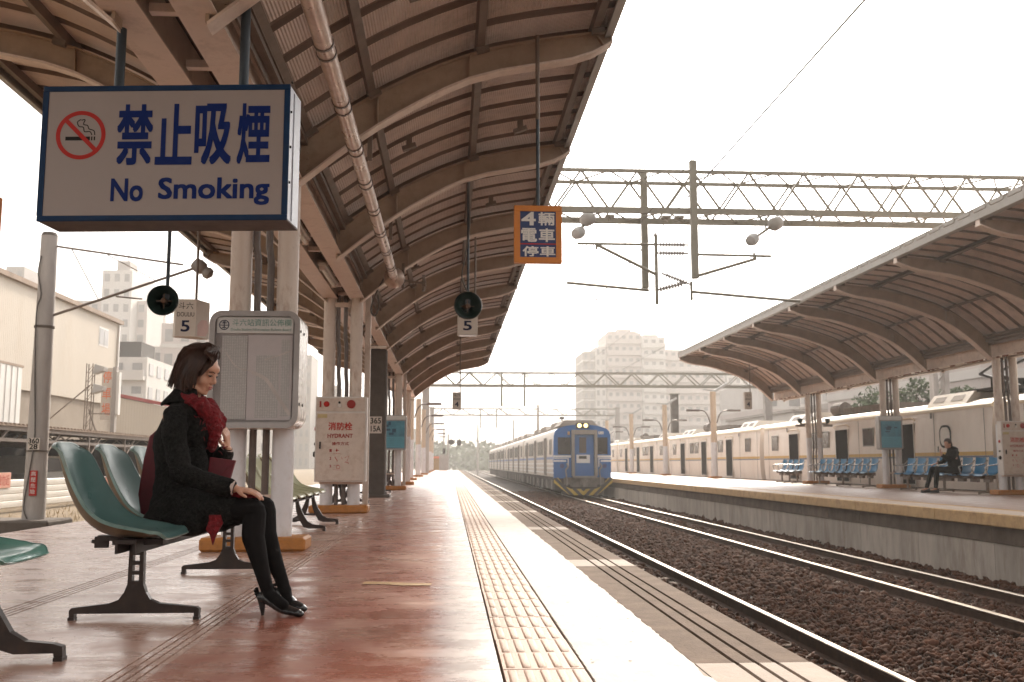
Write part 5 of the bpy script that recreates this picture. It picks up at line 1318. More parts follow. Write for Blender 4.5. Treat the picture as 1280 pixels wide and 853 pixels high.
def blue_car(y0, y1, first):
    b = MB(); b.mi = 0; b.prism([(TX + a, c) for a, c in SEC], 1, y0 + (.02 if first else .3), y1 - .3)
    car = b.build('carriage', ['train_silver'], train, smooth=25)
    b = MB(); b.mi = 0; b.box(TX - .9, TX + .9, y0 + 1.6, y1 - 2, 2.53, 2.62)
    for c in (.25, .55, .8):
        yc = y0 + (y1 - y0) * c; b.prism([(yc - 2.0, 2.58), (yc - 1.5, 2.86), (yc + 1.5, 2.86), (yc + 2.0, 2.58)], 0, TX - .85, TX + .85)
    for k in range(5): yc = y0 + 2 + k * 4; b.box(TX - .5, TX - .3, yc, yc + .4, 2.6, 2.78)
    b.build('roof', 'train_roof', car)
    b = MB(); b.box(TX - 1.3, TX + 1.3, y0 + .4, y1 - .4, -.12, .055)
    g = np.random.default_rng(int(y0))
    for k in range(9):
        yc = y0 + 1 + k * (y1 - y0 - 2) / 9; b.box(TX - 1.25, TX + 1.25, yc, yc + g.uniform(.8, 1.6), -.62 + g.uniform(-.06, .12), -.1)
    b.build('underframe', 'under_dark', car)
    for k in range(7):
        yc = y0 + 1.6 + k * 2.7; b = MB(); b.box(TX - 1.31, TX - 1.24, yc, yc + g.uniform(.3, .9), -.58, -.1); b.build('equipment_box', 'under_grey', car)
    b = MB()
    for yb in (y0 + 3.0, y1 - 3.0):
        for dy in (-1.05, 1.05):
            for s_ in (-1, 1): b.tube((TX + s_ * .50, yb + dy, -.46), (TX + s_ * .60, yb + dy, -.46), .42, n=20)
        b.box(TX - 1.0, TX + 1.0, yb - 1.5, yb + 1.5, -.55, -.32)
    b.build('bogie', 'under_dark', car)
    for k in range(3):      # doors and windows
        yd = y0 + 3.6 + k * 6.2
        for s_ in (-1,):
            b = MB(); X = TX - 1.402
            b.box(X - .004, X, yd, yd + 1.3, .10, 2.05); win(car, 'door', X, yd, yd + 1.3, .10, 2.05, 'under_grey')
            if k < 2:
                for q in range(3): win(car, 'window', X + .003, yd + 2.0 + q * 1.15, yd + 2.9 + q * 1.15, 1.15, 1.92)
    win(car, 'window', TX - 1.399, y0 + 1.1, y0 + 2.0, 1.15, 1.92); win(car, 'window', TX - 1.399, y0 + 17.6, y0 + 18.4, 1.15, 1.92)
    for z0, z1, m in ((.92, 1.04, 'stripe_blue'), (.66, .74, 'stripe_white'), (.44, .52, 'stripe_white'), (.22, .30, 'stripe_white')):
        b = MB(); b.box(TX - 1.412, TX - 1.396, y0 + .1, y1 - .32, z0, z1); b.build('side_stripe', m, car)
    return car
yy = TY
for k in range(4): first_car = blue_car(yy, yy + 20.2, k == 0) if k == 0 else blue_car(yy, yy + 20.2, False) ; yy += 20.4
fy = TY
b = MB(); b.prism([(TX + a, c) for a, c in [(1.395, .0), (1.41, 1.0), (1.39, 2.06), (1.33, 2.28), (1.18, 2.42), (.80, 2.54), (.40, 2.59), (-.40, 2.59), (-.80, 2.54), (-1.18, 2.42), (-1.33, 2.28), (-1.39, 2.06), (-1.41, 1.0), (-1.395, .0)]], 1, fy, fy + .35)
cab = b.build('cab_front', 'train_blue', train, smooth=25)
F = lambda x0, x1, z0, z1, d0, d1, m, name, bev=0: (lambda b: (b.box(TX + x0, TX + x1, fy - d1, fy - d0, z0, z1, bev), b.build(name, m, cab))[1])(MB())
F(-1.20, -.56, 1.15, 1.98, .001, .015, 'window_dark', 'windscreen', .006); F(.67, 1.24, 1.16, 1.98, .001, .015, 'window_dark', 'windscreen', .006)
for x0, x1 in ((-.54, -.40), (.57, .71)): F(x0, x1, .12, 2.34, .002, .26, 'frame_grey', 'gangway_frame')
F(-.40, .57, 2.12, 2.34, .002, .25, 'frame_grey', 'gangway_frame'); F(-.50, .67, .02, .115, .002, .30, 'frame_grey', 'gangway_sill')
F(-.38, .55, .125, 2.11, .002, .06, 'train_blue', 'gangway_door'); F(-.16, .19, 1.22, 1.98, .062, .075, 'window_brown', 'door_window', .005)
F(-.30, .36, .74, 1.14, .062, .07, 'stripe_white', 'number_board'); F(-.18, .20, .94, 1.08, .072, .08, 'warn_black', 'emblem_plate', .003)
F(-.31, .33, 2.42, 2.68, -.2, .10, 'under_dark', 'headlamp_box', .02)
for x in (-.145, .165):
    b = MB(); b.tube((TX + x, fy - .102, 2.555), (TX + x, fy - .12, 2.555), .10, n=18); b.build('headlamp', 'headlamp_lit', cab)
for x0 in (-.72, .62): F(x0, x0 + .11, 2.10, 2.26, .001, .05, 'edge_yellow', 'marker_lamp', .01)
F(.80, 1.05, 2.14, 2.27, .001, .008, 'stripe_white', 'number_plate')
b = MB(); lettering('521', TX + .83, TX + 1.02, 2.16, 2.25, fy - .0095, 'ink_black', cab)
for s_, xa, xb in ((-1, -1.41, -.56), (1, .73, 1.41)):
    F(xa, xb, 1.00, 1.11, .001, .007, 'stripe_white', 'front_stripe'); 
    if s_ < 0: F(xa, -.80, .80, .88, .001, .007, 'stripe_white', 'front_stripe'); F(-.72, -.67, .55, .94, .001, .007, 'stripe_white', 'front_stripe'); F(xa, -.67, .93, .97, .001, .006, 'stripe_white', 'front_stripe')
    else: F(.90, xb, .80, .88, .001, .007, 'stripe_white', 'front_stripe'); F(.78, .83, .55, .94, .001, .007, 'stripe_white', 'front_stripe'); F(.78, xb, .93, .97, .001, .006, 'stripe_white', 'front_stripe')
for x in (-1.0, 1.08):
    b = MB(); b.tube((TX + x, fy + .0, .60), (TX + x, fy - .03, .60), .11, n=16); b.build('tail_lamp', 'panel_blue', cab)
for x in (-.78, .86):
    b = MB(); b.path(catmull([(TX + x, fy - .05, .72), (TX + x + .06, fy - .14, .55), (TX + x - .05, fy - .14, .40), (TX + x, fy - .10, .0), (TX + x, fy - .1, -.35)], 14), .035, 8); b.build('air_hose', 'frame_grey', cab)
# coupler and pilot with warning stripes
b = MB(); b.box(TX - .55, TX + .70, fy - .1, fy + .5, -.42, .02); b.box(TX - .14, TX + .26, fy - .55, fy, -.30, -.06, .03); b.tube((TX + .06, fy - .6, -.4), (TX + .06, fy - .6, .0), .12, n=12); b.box(TX - .9, TX - .5, fy - .05, fy + .2, -.3, .05); b.box(TX + .65, TX + 1.05, fy - .05, fy + .2, -.3, .05)
b.build('coupler', 'under_grey', cab)
# V-shaped pilot: outline polygon cut in slanted stripes
def clip(poly, n_, c_, keep=1):
    o = []
    for i in range(len(poly)):
        a, e = poly[i], poly[(i + 1) % len(poly)]; da, de = keep * (n_[0] * a[0] + n_[1] * a[1] - c_), keep * (n_[0] * e[0] + n_[1] * e[1] - c_)
        if da >= 0: o.append(a)
        if da * de < 0: t_ = da / (da - de); o.append((a[0] + t_ * (e[0] - a[0]), a[1] + t_ * (e[1] - a[1])))
    return o
halves = [[(-1.40, 0.0), (-1.05, -.14), (-1.0, -.45), (-.62, -.58), (0, -.58), (0, -.78), (-.60, -.78), (-1.05, -.48)]]
pieces = [[(-1.42, 0.03), (-1.22, .03), (-.92, -.36), (-1.02, -.52), (-1.42, -.20)], [(-1.02, -.52), (-.92, -.36), (-.60, -.50), (0, -.50), (0, -.80), (-.66, -.80)]]
for sgn_ in (-1, 1):
    for m_, off_ in (('warn_yellow', 0), ('warn_black', .15)):
        b = MB()
        for pc in pieces:
            for k in range(-8, 9):
                n_ = (.72, .72 ); c0 = k * .30 + off_
                q = clip(clip(pc, n_, c0), n_, c0 + .15, -1)
                if len(q) >= 3:
                    q = [(TX + (-sgn_) * a, c) for a, c in q]
                    if sgn_ > 0: pass
                    else: q = q[::-1]
                    b.prism(q, 1, fy - .30, fy - .24)
        if b.v: b.build('pilot_stripe', m_, cab)
b = MB(); b.box(TX - 1.0, TX + 1.0, fy - .24, fy + .1, -.76, -.50); b.build('pilot_beam', 'under_dark', cab)
b = MB(); b.prism([(TX - 1.05, 2.56), (TX - .78, 2.86), (TX + .62, 2.86), (TX + .95, 2.56)], 1, fy + .9, fy + 3.5); b.build('roof_fairing', 'train_roof', cab)
b = MB(); b.path([(TX - .2, fy + 7, 2.86), (TX - .2, fy + 7, 3.2)], .04, 6); b.ellipsoid((TX - .2, fy + 7, 3.24), (.16, .16, .08), 10, 6); b.build('roof_horn', 'under_dark', cab)

# ---- cream train
dm('train_cream', (.78, .70, .62), .40, var=.06, scale=1.5, dirt=(.60, .47, .39), dirt_amt=.5, dscale=1.2, stretch=(1, 1, .35), coat=.15)
dm('train_yellow', (.55, .34, .08), .4, var=.1)
dm('train_navy', (.10, .13, .20), .4, var=.1)
dm('roof_cream', (.72, .60, .42), .4, var=.08)
dm('doorway_shade', (.014, .010, .008), .8, var=.3, spec=.1)  # unlit inside of the open doorways, put in as near-black colour
CXT = 15.28; cream = thing('train', 'cream commuter train with yellow stripe standing beyond the opposite platform', 'train', (CXT, 24.4, ZR))
SE2 = [(1.40, .02), (1.46, .6), (1.46, 1.5), (1.40, 2.18), (1.30, 2.30), (1.0, 2.44), (.4, 2.52)]
SE2 = SE2 + [(-a, c) for a, c in reversed(SE2)]
dm('fairing_white', (.70, .66, .60), .5, var=.06); dm('grille', (.13, .10, .08), .6, var=.2)
def cream_car(y0, y1, oval=False, fair=True):
    b = MB(); b.prism([(CXT + a, c) for a, c in SE2], 1, y0 + .25, y1 - .25); car = b.build('carriage', 'train_cream', cream, smooth=25)
    X = CXT - 1.46
    b = MB(); b.box(X - .003, X + .01, y0 + .26, y1 - .26, .93, 1.03); b.build('side_stripe', 'train_yellow', car)
    b = MB(); b.box(X - .003, X + .01, y0 + .26, y1 - .26, .875, .925); b.build('side_stripe', 'train_navy', car)
    b = MB(); b.prism([(CXT - 1.44, 2.17), (CXT - 1.38, 2.17), (CXT - 1.28, 2.33), (CXT - 1.33, 2.34), (CXT - 1.43, 2.25)], 1, y0 + .26, y1 - .26); b.build('cantrail', 'roof_cream', car)
    b = MB(); b.box(CXT - 1.25, CXT + 1.25, y0 + .5, y1 - .5, -.55, .02); b.box(CXT - .5, CXT + .5, y0 - .3, y0 + .3, .1, 2.2); b.build('underframe', 'under_dark', car)
    for k in range(3):
        yd = y0 + 4.55 + k * 4.95
        win(car, 'door', X, yd, yd + 1.15, .08, 1.92, 'doorway_shade', 'fairing_white')
        b = MB(); b.path([(X - .01, yd - .1, 1.98), (X - .02, yd + .1, 2.06), (X - .02, yd + 1.05, 2.06), (X - .01, yd + 1.25, 1.98)], .02, 5); b.build('door_hood', 'roof_cream', car)
        b = MB(); b.box(X - .006, X, yd + .25, yd + .27, .1, 1.85); b.build('door_edge', 'fairing_white', car)
        if k < 2:
            for q in (1.75, 2.85): win(car, 'window', X, yd + q, yd + q + .85, 1.28, 1.88, 'window_brown', 'frame_grey')
    for q in (.6, 3.3, 8.6, 13.5, 18.2):      # panel joints
        if y0 + q < y1: b = MB(); b.box(X - .004, X + .002, y0 + q, y0 + q + .022, .06, 2.15); b.build('panel_joint', 'under_grey', car)
    if oval:
        b = MB(); O = rounded(2.35, 3.0, 1.15, 1.78, .22, 5); b.mi = 1; b.prism([(y0 + a, c) for a, c in O], 0, X - .012, X - .001); b.mi = 0
        O = rounded(2.41, 2.94, 1.21, 1.72, .18, 5); b.prism([(y0 + a, c) for a, c in O], 0, X - .018, X - .011); b.build('oval_window', ['fairing_white', 'window_dark'], car)
    else: win(car, 'window', X, y0 + 1.6, y0 + 2.4, 1.25, 1.88, 'window_brown', 'frame_grey')
    win(car, 'window', X, y1 - 2.2, y1 - 1.4, 1.25, 1.88, 'window_brown', 'frame_grey')
    b = MB(); b.box(X - .004, X, y0 + 3.4, y0 + 3.52, 2.0, 2.16); b.box(X - .004, X, y1 - 3.4, y1 - 3.28, 2.0, 2.16); b.build('side_label', 'under_grey', car)
    if fair:
        for c in ((.10, .22), (.72, .86)):
            a0, a1 = y0 + (y1 - y0) * c[0], y0 + (y1 - y0) * c[1]
            b = MB(); b.mi = 0; b.prism([(CXT - 1.22, 2.36), (CXT - .95, 2.70), (CXT + .95, 2.70), (CXT + 1.2, 2.36)], 1, a0, a1)
            b.mi = 1
            for q in (.15, .6):
                g0 = a0 + (a1 - a0) * q; g1 = g0 + (a1 - a0) * .28
                b.add([(CXT - 1.15, g0, 2.46), (CXT - 1.15, g1, 2.46), (CXT - 1.02, g1, 2.62), (CXT - 1.02, g0, 2.62)], [(0, 1, 2, 3)])
            b.build('roof_fairing', ['fairing_white', 'grille'], car)
    b = MB(); b.box(CXT - .8, CXT + .8, y0 + 7.4, y0 + 11.5, 2.5, 2.72); b.tube((CXT - .5, y0 + 12, 2.75), (CXT - .5, y0 + 12.9, 2.75), .25, n=14); b.build('roof_box', 'under_grey', car)
    return car
cream_car(5.0, 24.35); c1 = cream_car(24.45, 43.6, True); cream_car(43.7, 62.7); cream_car(62.8, 82); cream_car(82.1, 101)
# pantograph on the car end
t = thing('pantograph', 'black folded pantograph on the cream train roof near the carriage gap', 'pantograph', (CXT, 26, 2.6))
b = MB(); b.box(CXT - .9, CXT + .9, 24.9, 27.6, 2.66, 2.74)
for x in (-.7, .7):
    for y in (25.0, 27.4): b.lathe([(.05, 2.50), (.09, 2.54), (.06, 2.58), (.09, 2.62), (.05, 2.66)], (CXT + x, y, 0), 'z', 10)
b.build('pantograph_base', 'warn_black', t)
b = MB()
for x in (-.35, .35): b.bar((CXT + x, 25.2, 2.74), (CXT + x * .6, 27.4, 3.25), .07, .07); b.bar((CXT + x * .6, 27.4, 3.25), (CXT + x, 25.6, 3.62), .05, .05)
b.bar((CXT - .85, 25.5, 3.64), (CXT + .85, 25.5, 3.64), .10, .04); b.bar((CXT - .85, 25.8, 3.64), (CXT + .85, 25.8, 3.64), .06, .04); b.bar((CXT - .5, 26.2, 2.9), (CXT + .5, 26.2, 2.9), .3, .25)
b.build('pantograph_arm', 'warn_black', t)
# ================================================================== OVERHEAD LINE
def truss(y0, dy, x0, x1, z0, z1, pitch, label, posts, th=.075, fine=True):
    t = thing('gantry_truss', label, 'gantry', (x0, y0, z0), 'overhead line gantries')
    for y in (y0, y0 + dy):
        b = MB(); b.box(x0, x1, y - th / 2, y + th / 2, z1 - th / 2, z1 + th / 2); b.build('top_chord', 'truss_steel', t)
        b = MB(); b.box(x0, x1, y - th / 2 - .01, y + th / 2 + .01, z0 - th * .9, z0 + th * .9); b.build('bottom_chord', 'truss_steel', t)
    n = int((x1 - x0) / pitch); hw = pitch / 2
    for s_ in (0, 1):
        b = MB(); b.bar((0, 0, z0), (hw * (1 if s_ == 0 else -1), 0, z1), .045 if fine else .07, .045 if fine else .07, (0, 1, 0)); me = b.mesh('diagonal', 'truss_steel', (0, 0, z0))
        for yi, y in enumerate((y0, y0 + dy)):
            for k in range(n): link_copy(me, 'diagonal', (x0 + (k + s_) * pitch, y, z0), t)
    if fine:
        for zz in (z0, z1):
            b = MB(); b.bar((0, 0, zz), (hw, dy, zz), .03, .03); me = b.mesh('lacing', 'truss_steel', (0, 0, zz)); b = MB(); b.bar((0, dy, zz), (hw, 0, zz), .03, .03); m2 = b.mesh('lacing', 'truss_steel', (0, 0, zz))
            for k in range(n): link_copy(me, 'lacing', (x0 + k * pitch, y0, zz), t); link_copy(m2, 'lacing', (x0 + k * pitch + hw, y0, zz), t)
    for (x, y, za, zb, w_) in posts:
        b = MB(); b.box(x - w_ / 2, x + w_ / 2, y - w_ / 2 - th, y + w_ / 2 - th, za, zb, .006); b.build('drop_post', 'truss_steel', t)
    return t
# near gantry
gt = truss(22.0, 1.0, -1.6, 22.4, 6.46, 7.39, 1.30, 'long lattice gantry crossing the tracks above both platforms, nearest', [(5.50, 21.9, 4.86, 7.60, .15), (4.56, 22.9, 4.80, 7.60, .15)])
def insul(b, p, q, n=9, r=.075):
    p, q = Vector(p), Vector(q); e_ = (q - p).normalized() * .10; b.tube(p - e_, q + e_, .024, n=6)
    for k in range(n): a = p.lerp(q, (k + .5) / n); d = (q - p).normalized() * .014; b.tube(a - d, a + d, r, r * .8, 10)
Yc = 22.4
for p_, q_, r_ in [((4.74, Yc, 4.35), (4.74, Yc, 6.0), .042), ((5.55, Yc, 4.45), (5.55, Yc, 4.9), .033), ((2.9, Yc, 5.76), (4.74, Yc, 5.76), .033), ((3.35, Yc, 5.74), (4.74, Yc, 5.05), .039), ((2.65, Yc, 4.84), (4.56, Yc, 4.68), .036), ((5.6, Yc, 5.54), (7.45, Yc, 5.52), .033), ((5.65, Yc, 5.02), (7.1, Yc, 5.46), .039), ((5.55, Yc, 4.66), (8.1, Yc, 4.46), .036), ((3.35, Yc, 5.62), (3.35, Yc, 5.78), .03), ((7.05, Yc, 5.42), (7.05, Yc, 5.6), .03)]:
    b = MB(); b.tube(p_, q_, r_, n=8); b.build('cantilever_tube', 'truss_steel', gt)
for p_, q_, n_ in [((4.82, Yc, 5.76), (5.42, Yc, 5.76), 9), ((4.82, Yc, 5.56), (5.40, Yc, 5.56), 9), ((4.95, Yc, 5.05), (5.45, Yc, 4.86), 8), ((4.80, Yc, 4.70), (5.35, Yc, 4.85), 8)]:
    b = MB(); insul(b, p_, q_, n_); b.build('insulator_string', 'insulator', gt)
b = MB(); b.path(catmull([(3.5, Yc, 4.40), (3.2, Yc, 4.50), (2.9, Yc, 4.46), (2.86, Yc, 4.34)], 10), .012, 6); b.build('steady_arm', 'truss_steel', gt)
b = MB(); b.path(catmull([(7.2, Yc, 4.40), (6.8, Yc, 4.34), (6.5, Yc, 4.30), (6.46, Yc, 4.24)], 10), .012, 6); b.build('steady_arm', 'truss_steel', gt)
for x in (3.6, 4.9, 5.2):
    b = MB(); b.box(x - .1, x + .1, 21.9, 22.1, 6.28, 6.33); b.tube((x, 22, 6.2), (x, 22, 6.33), .04, n=8); b.build('clamp', 'truss_steel', gt)
b = MB(); b.box(-1.55, -1.45, 21.9, 23.1, 6.4, 7.5); b.build('end_bracket', 'truss_steel', gt)
t = thing('line_mast', 'far end mast of the nearest gantry, beyond the cream train', 'mast', (22.4, 22.5, -1.2))
b = MB(); b.box(22.3, 22.6, 22.3, 22.7, -1.2, 7.7); b.build('mast_shaft', 'mast_concrete', t)
def flood(x, y, z, dx, dz, label, hang=True):
    t = thing('floodlight', label, 'floodlight', (x, y, z), 'double floodlights under the gantry')
    b = MB(); b.bar((x, y, z), (x + dx, y - .1, z + dz), .06, .06)
    if hang: b.bar((x + dx * .4, y, z + dz * .4), (x + dx * .4, y, z + .14), .03, .03)
    b.build('arm', 'truss_steel', t)
    b = MB(); b.lathe([(.03, -.2), (.13, -.17), (.165, -.09), (.17, .07), (.15, .12), (.06, .16)], (0, 0, 0), 'x', 16)
    rt = Matrix.Rotation(R(-35), 3, 'Y') @ Matrix.Rotation(R(40), 3, 'Z'); b.v = [tuple(rt @ Vector(p) + Vector((x, y, z))) for p in b.v]; b.build('lamp_head', 'floodlight', t, smooth=50)
    b = MB(); b.lathe([(.02, -.17), (.12, -.13), (.15, 0), (.13, .12), (.05, .17)], (0, 0, 0), 'x', 16)
    b.v = [tuple(rt @ Vector(p) + Vector((x + dx, y - .1, z + dz))) for p in b.v]; b.build('lamp_head', 'floodlight', t, smooth=50)
flood(3.17, 22.5, 6.37, -.24, -.36, 'double floodlight under the gantry beside the orange framed sign')
flood(7.62, 22.5, 6.33, -.60, -.42, 'double floodlight under the gantry, right of the drop posts')
# farther gantries
truss(72, 1.0, -1.6, 23.5, 6.35, 7.30, 2.0, 'second gantry far behind, above the blue train', [(3.72, 71.9, 4.8, 7.3, .14), (5.38, 71.9, 4.8, 7.3, .14)], .075, False)
truss(122, 1.0, -2, 20.5, 6.6, 7.4, 2.3, 'third gantry, faint in the haze behind the blue train', [(3.7, 121.9, 5.0, 7.4, .14), (5.7, 121.9, 5.0, 7.4, .14)], .07, False)
for x, y, z, lab in ((23.5, 72.5, 7.4, 'mast at the far right end of the second gantry'), (-1.75, 72.5, 7.4, 'left mast of the second gantry beyond the near canopy end'), (20.7, 122.5, 7.5, 'pale mast of the third gantry right of the blue train'), (17.3, 76, 6.0, 'dark square mast above the cream train'), (-2.2, 122.5, 7.5, 'left mast of the third gantry in the haze')):
    t = thing('line_mast', lab, 'mast', (x, y, -1.2)); b = MB(); b.box(x - .26, x + .26, y - .26, y + .26, -1.2, z); b.build('mast_shaft', 'mast_concrete' if 'dark' in lab else 'pole_concrete', t)
    b = MB(); b.box(x - .35, x + .35, y - .35, y + .35, z, z + .06); b.build('mast_cap', 'truss_steel', t)
# wires
for x, z, y0, y1, r, lab in ((2.85, 4.32, 6, 260, .004, 'contact wire over the near track'), (6.45, 4.22, 6, 260, .004, 'contact wire over the blue train'), (5.9, 7.33, 5, 260, .02, 'feeder wire crossing the sky at the upper right'), (2.85, 5.60, 22, 260, .0035, 'carrier wire over the near track'), (6.45, 5.45, 22, 260, .0035, 'carrier wire over the blue train')):
    t = thing('overhead_wire', lab, 'wire', (x, y0, z)); b = MB(); b.path([(x, y, z) for y in (y0, 22.4, 72, 122, y1)], r, 5); b.build('wire', 'wire', t)
# ---- concrete pole on the left with cantilever
t = thing('line_pole', 'round concrete pole with cantilever arm standing left of the teal seats', 'pole', (-7.04, 17.6, -.23))
b = MB(); b.tube((-7.04, 17.6, -.25), (-7.04, 17.6, 4.68), .185, .135, 20); b.build('pole_shaft', 'pole_concrete', t, smooth=40)
for za, zb, ra, rb in ((4.68, 4.74, .14, .11), (3.05, 3.09, .165, .165), (.92, .94, .188, .188)):
    b = MB(); b.tube((-7.04, 17.6, za), (-7.04, 17.6, zb), ra, rb, 20); b.build('pole_band', 'block_concrete', t, smooth=40)
b = MB(); b.path(catmull([(-7.10, 17.45, 4.3), (-7.14, 17.46, 4.0), (-7.06, 17.43, 3.6), (-7.12, 17.43, 3.3), (-7.08, 17.42, 2.2), (-7.02, 17.41, 1.2), (-7.08, 17.40, .5), (-7.14, 17.42, 0), (-7.06, 17.38, -.2)], 30), .012, 5); b.build('cable', 'wire', t)
b = MB(); b.box(-7.12, -6.93, 17.395, 17.42, .95, 1.15); b.build('number_plate', 'box_cream', t)
lettering('360', -7.11, -6.94, 1.055, 1.14, 17.392, 'ink_black', t, bold=.02); lettering('28', -7.09, -6.96, .96, 1.045, 17.392, 'ink_black', t, bold=.02)
b = MB(); b.box(-7.06, -6.94, 17.40, 17.425, .18, .60, .002); b.build('warning_plate', 'ink_red', t)
for i, ch in enumerate('高壓危險'): lettering(ch, -7.04, -6.96, .51 - i * .10, .585 - i * .10, 17.398, 'ink_white', t)
b = MB(); PY = 17.6
b.tube((-6.9, PY, 4.50), (-4.72, PY, 4.20), .018, n=8); b.tube((-6.9, PY, 3.28), (-4.55, PY, 4.13), .024, n=8); b.tube((-6.65, PY, 4.46), (-6.15, PY, 3.56), .010, n=6); b.tube((-5.85, PY, 3.62), (-5.4, PY, 3.58), .014, n=8); b.tube((-6.03, PY, 4.36), (-5.2, PY, 3.92), .008, n=6)
b.build('cantilever_tubes', 'purlin_dark', t)
b = MB(); b.lathe([(.03, -.15), (.10, -.13), (.125, -.05), (.12, .05), (.08, .1), (.11, .15), (.10, .22), (.03, .26)], (0, 0, 0), 'x', 16); rt = Matrix.Rotation(R(38), 3, 'Y'); b.v = [tuple(rt @ Vector(p) + Vector((-4.42, PY, 4.16))) for p in b.v]; b.build('insulator', 'insulator', t, smooth=50)
b = MB(); b.box(-8.4, -6.60, 17.1, 18.2, -.62, -.22, .03); o = tag(b.build('footing_block', 'block_concrete', org=(-7.2, 17.6, -.6)), 'rough dark concrete footing block under the round concrete pole', 'concrete block')
b = MB(); b.box(-6.45, -5.9, 17.6, 18.6, -.60, -.33, .02); b.box(-6.45, -5.95, 18.7, 19.9, -.60, -.38, .02); tag(b.build('kerb_block', 'coping_pale', org=(-6, 18, -.6)), 'low pale concrete kerb beside the footing block on dry ground', 'kerb')
# ---- platform lamp posts beyond the canopies
def lamp_post(x, y, label, double, grp, ht=4.25):
    t = thing('lamp_post', label, 'lamp post', (x, y, 0), grp)
    b = MB(); b.mi = 0; b.tube((x, y, 0), (x, y, 1.75), .15, n=14, caps=False); b.mi = 1; b.tube((x, y, 1.75), (x, y, ht), .147, n=14); b.mi = 2; b.box(x - .3, x + .3, y - .25, y + .25, 0.001, .10, .01)
    b.build('post', ['column_white', 'post_tan', 'plinth_orange'], t, smooth=40)
    for s_ in ((-1, 1) if double else (1,)):
        b = MB(); b.path(catmull([(x + s_ * .17, y, 2.7), (x + s_ * .30, y, 3.1), (x + s_ * .5, y, 3.3), (x + s_ * .75, y, 3.32)], 10), .03, 6); b.build('lamp_arm', 'conduit', t)
        b = MB(); b.box(min(x + s_ * .7, x + s_ * 1.35), max(x + s_ * .7, x + s_ * 1.35), y - .1, y + .1, 3.27, 3.37, .01); b.build('lamp_head', 'conduit', t)
    if double:
        b = MB(); b.bar((x + .05, y, ht), (x + .75, y, ht + .42), .12, .12); b.bar((x - .5, y, ht + .1), (x + .1, y, ht + .05), .06, .06); b.build('top_lamp', 'floodlight', t)
dm('post_tan', (.55, .43, .32), .5, var=.1)
for k in range(6): lamp_post(-1.72, 44 + k * 11, 'white and tan lamp post past the canopy end, %s from the camera' % ['first', 'second', 'third', 'fourth', 'fifth', 'sixth'][k], False, 'lamp posts along the near platform')
for k in range(5): lamp_post(13.0, 48.6 + k * 11.2, 'double armed lamp post before the cream train, %s from the camera' % ['first', 'second', 'third', 'fourth', 'fifth'][k], True, 'lamp posts along the opposite platform')
# ---- signals at the end of the platform
t = thing('signal_post', 'signal post with round and square heads at the far end of the near platform', 'signal', (-.62, 106, 0))
b = MB(); b.tube((-.62, 106, -1.2), (-.62, 106, 4.4), .07, n=8); b.box(-1.1, -.2, 105.8, 106.2, -.9, 1.6); b.bar((-.62, 106, 2.85), (1.2, 106, 2.95), .06, .06); b.build('post', 'pole_concrete', t)
b = MB(); b.tube((.15, 105.8, 2.95), (.15, 105.7, 2.95), .30, n=14); b.box(.75, 1.2, 105.7, 105.8, 2.6, 3.2); b.box(-.75, -.45, 105.8, 106, 1.7, 2.3); b.build('signal_head', 'under_dark', t)
t = thing('shed', 'small orange shed at the far end of the near platform', 'shed', (-2.2, 118, -1.2)); b = MB(); b.box(-3.0, -1.2, 117, 119, -1.2, 1.3); b.build('wall', 'mark_yellow', t); b = MB(); b.box(-3.1, -1.1, 116.9, 119.1, 1.3, 1.55); b.build('roof', 'ink_orange', t)
for i, (x, y, z) in enumerate(((8.4, 95, 6.3), (-.2, 130, 4.5), (8.9, 140, 6.8), (4.2, 150, 6.5))):
    t = thing('thin_mast', ['thin mast rising behind the blue train roof', 'thin mast in the haze beyond the platform end', 'thin hazy mast farther behind the blue train', 'faint mast between the tracks in the haze'][i], 'mast', (x, y, -1.2)); b = MB(); b.tube((x, y, -1.2), (x, y, z), .16, .1, 8); b.build('shaft', 'pole_concrete', t)
# ================================================================== SURROUNDINGS
dm('cream_sheet', (.48, .43, .36), .6, var=.05, scale=.6, dirt=(.44, .36, .27), dirt_amt=.5, dscale=.5, stretch=(1, 1, .3), coords='World', wave=('Y', 1.6, .5))
dm('cream_sheet_x', (.48, .42, .35), .6, var=.05, scale=.6, dirt=(.44, .36, .27), dirt_amt=.5, dscale=.5, coords='World', wave=('X', 1.6, .5))
dm('stucco_brown', (.27, .225, .18), .9, var=.12, scale=.8, dirt=(.20, .16, .13), dscale=.7, coords='World')
dm('white_sheet', (.66, .65, .63), .5, var=.05, scale=.6, dirt=(.45, .42, .38), dirt_amt=.4, dscale=.7, coords='World')
dm('shed_roof', (.27, .20, .15), .8, var=.2, scale=2, dirt=(.38, .31, .25), dirt_amt=.6, dscale=1.3, coords='World')
dm('shed_dark', (.035, .028, .024), .9, var=.3)
dm('facade_pale', (.56, .54, .52), .8, var=.08, scale=.2, coords='World')
dm('facade_pink', (.50, .45, .43), .8, var=.08, scale=.2, coords='World')
dm('facade_grey', (.33, .30, .28), .8, var=.08, scale=.2, coords='World')
dm('facade_window', (.24, .23, .23), .3, var=.3, scale=.5, coords='World')
dm('fence_white', (.68, .65, .60), .5, var=.06, scale=2, dirt=(.42, .36, .29), dirt_amt=.6, dscale=4, stretch=(1, .5, 1), coords='World')
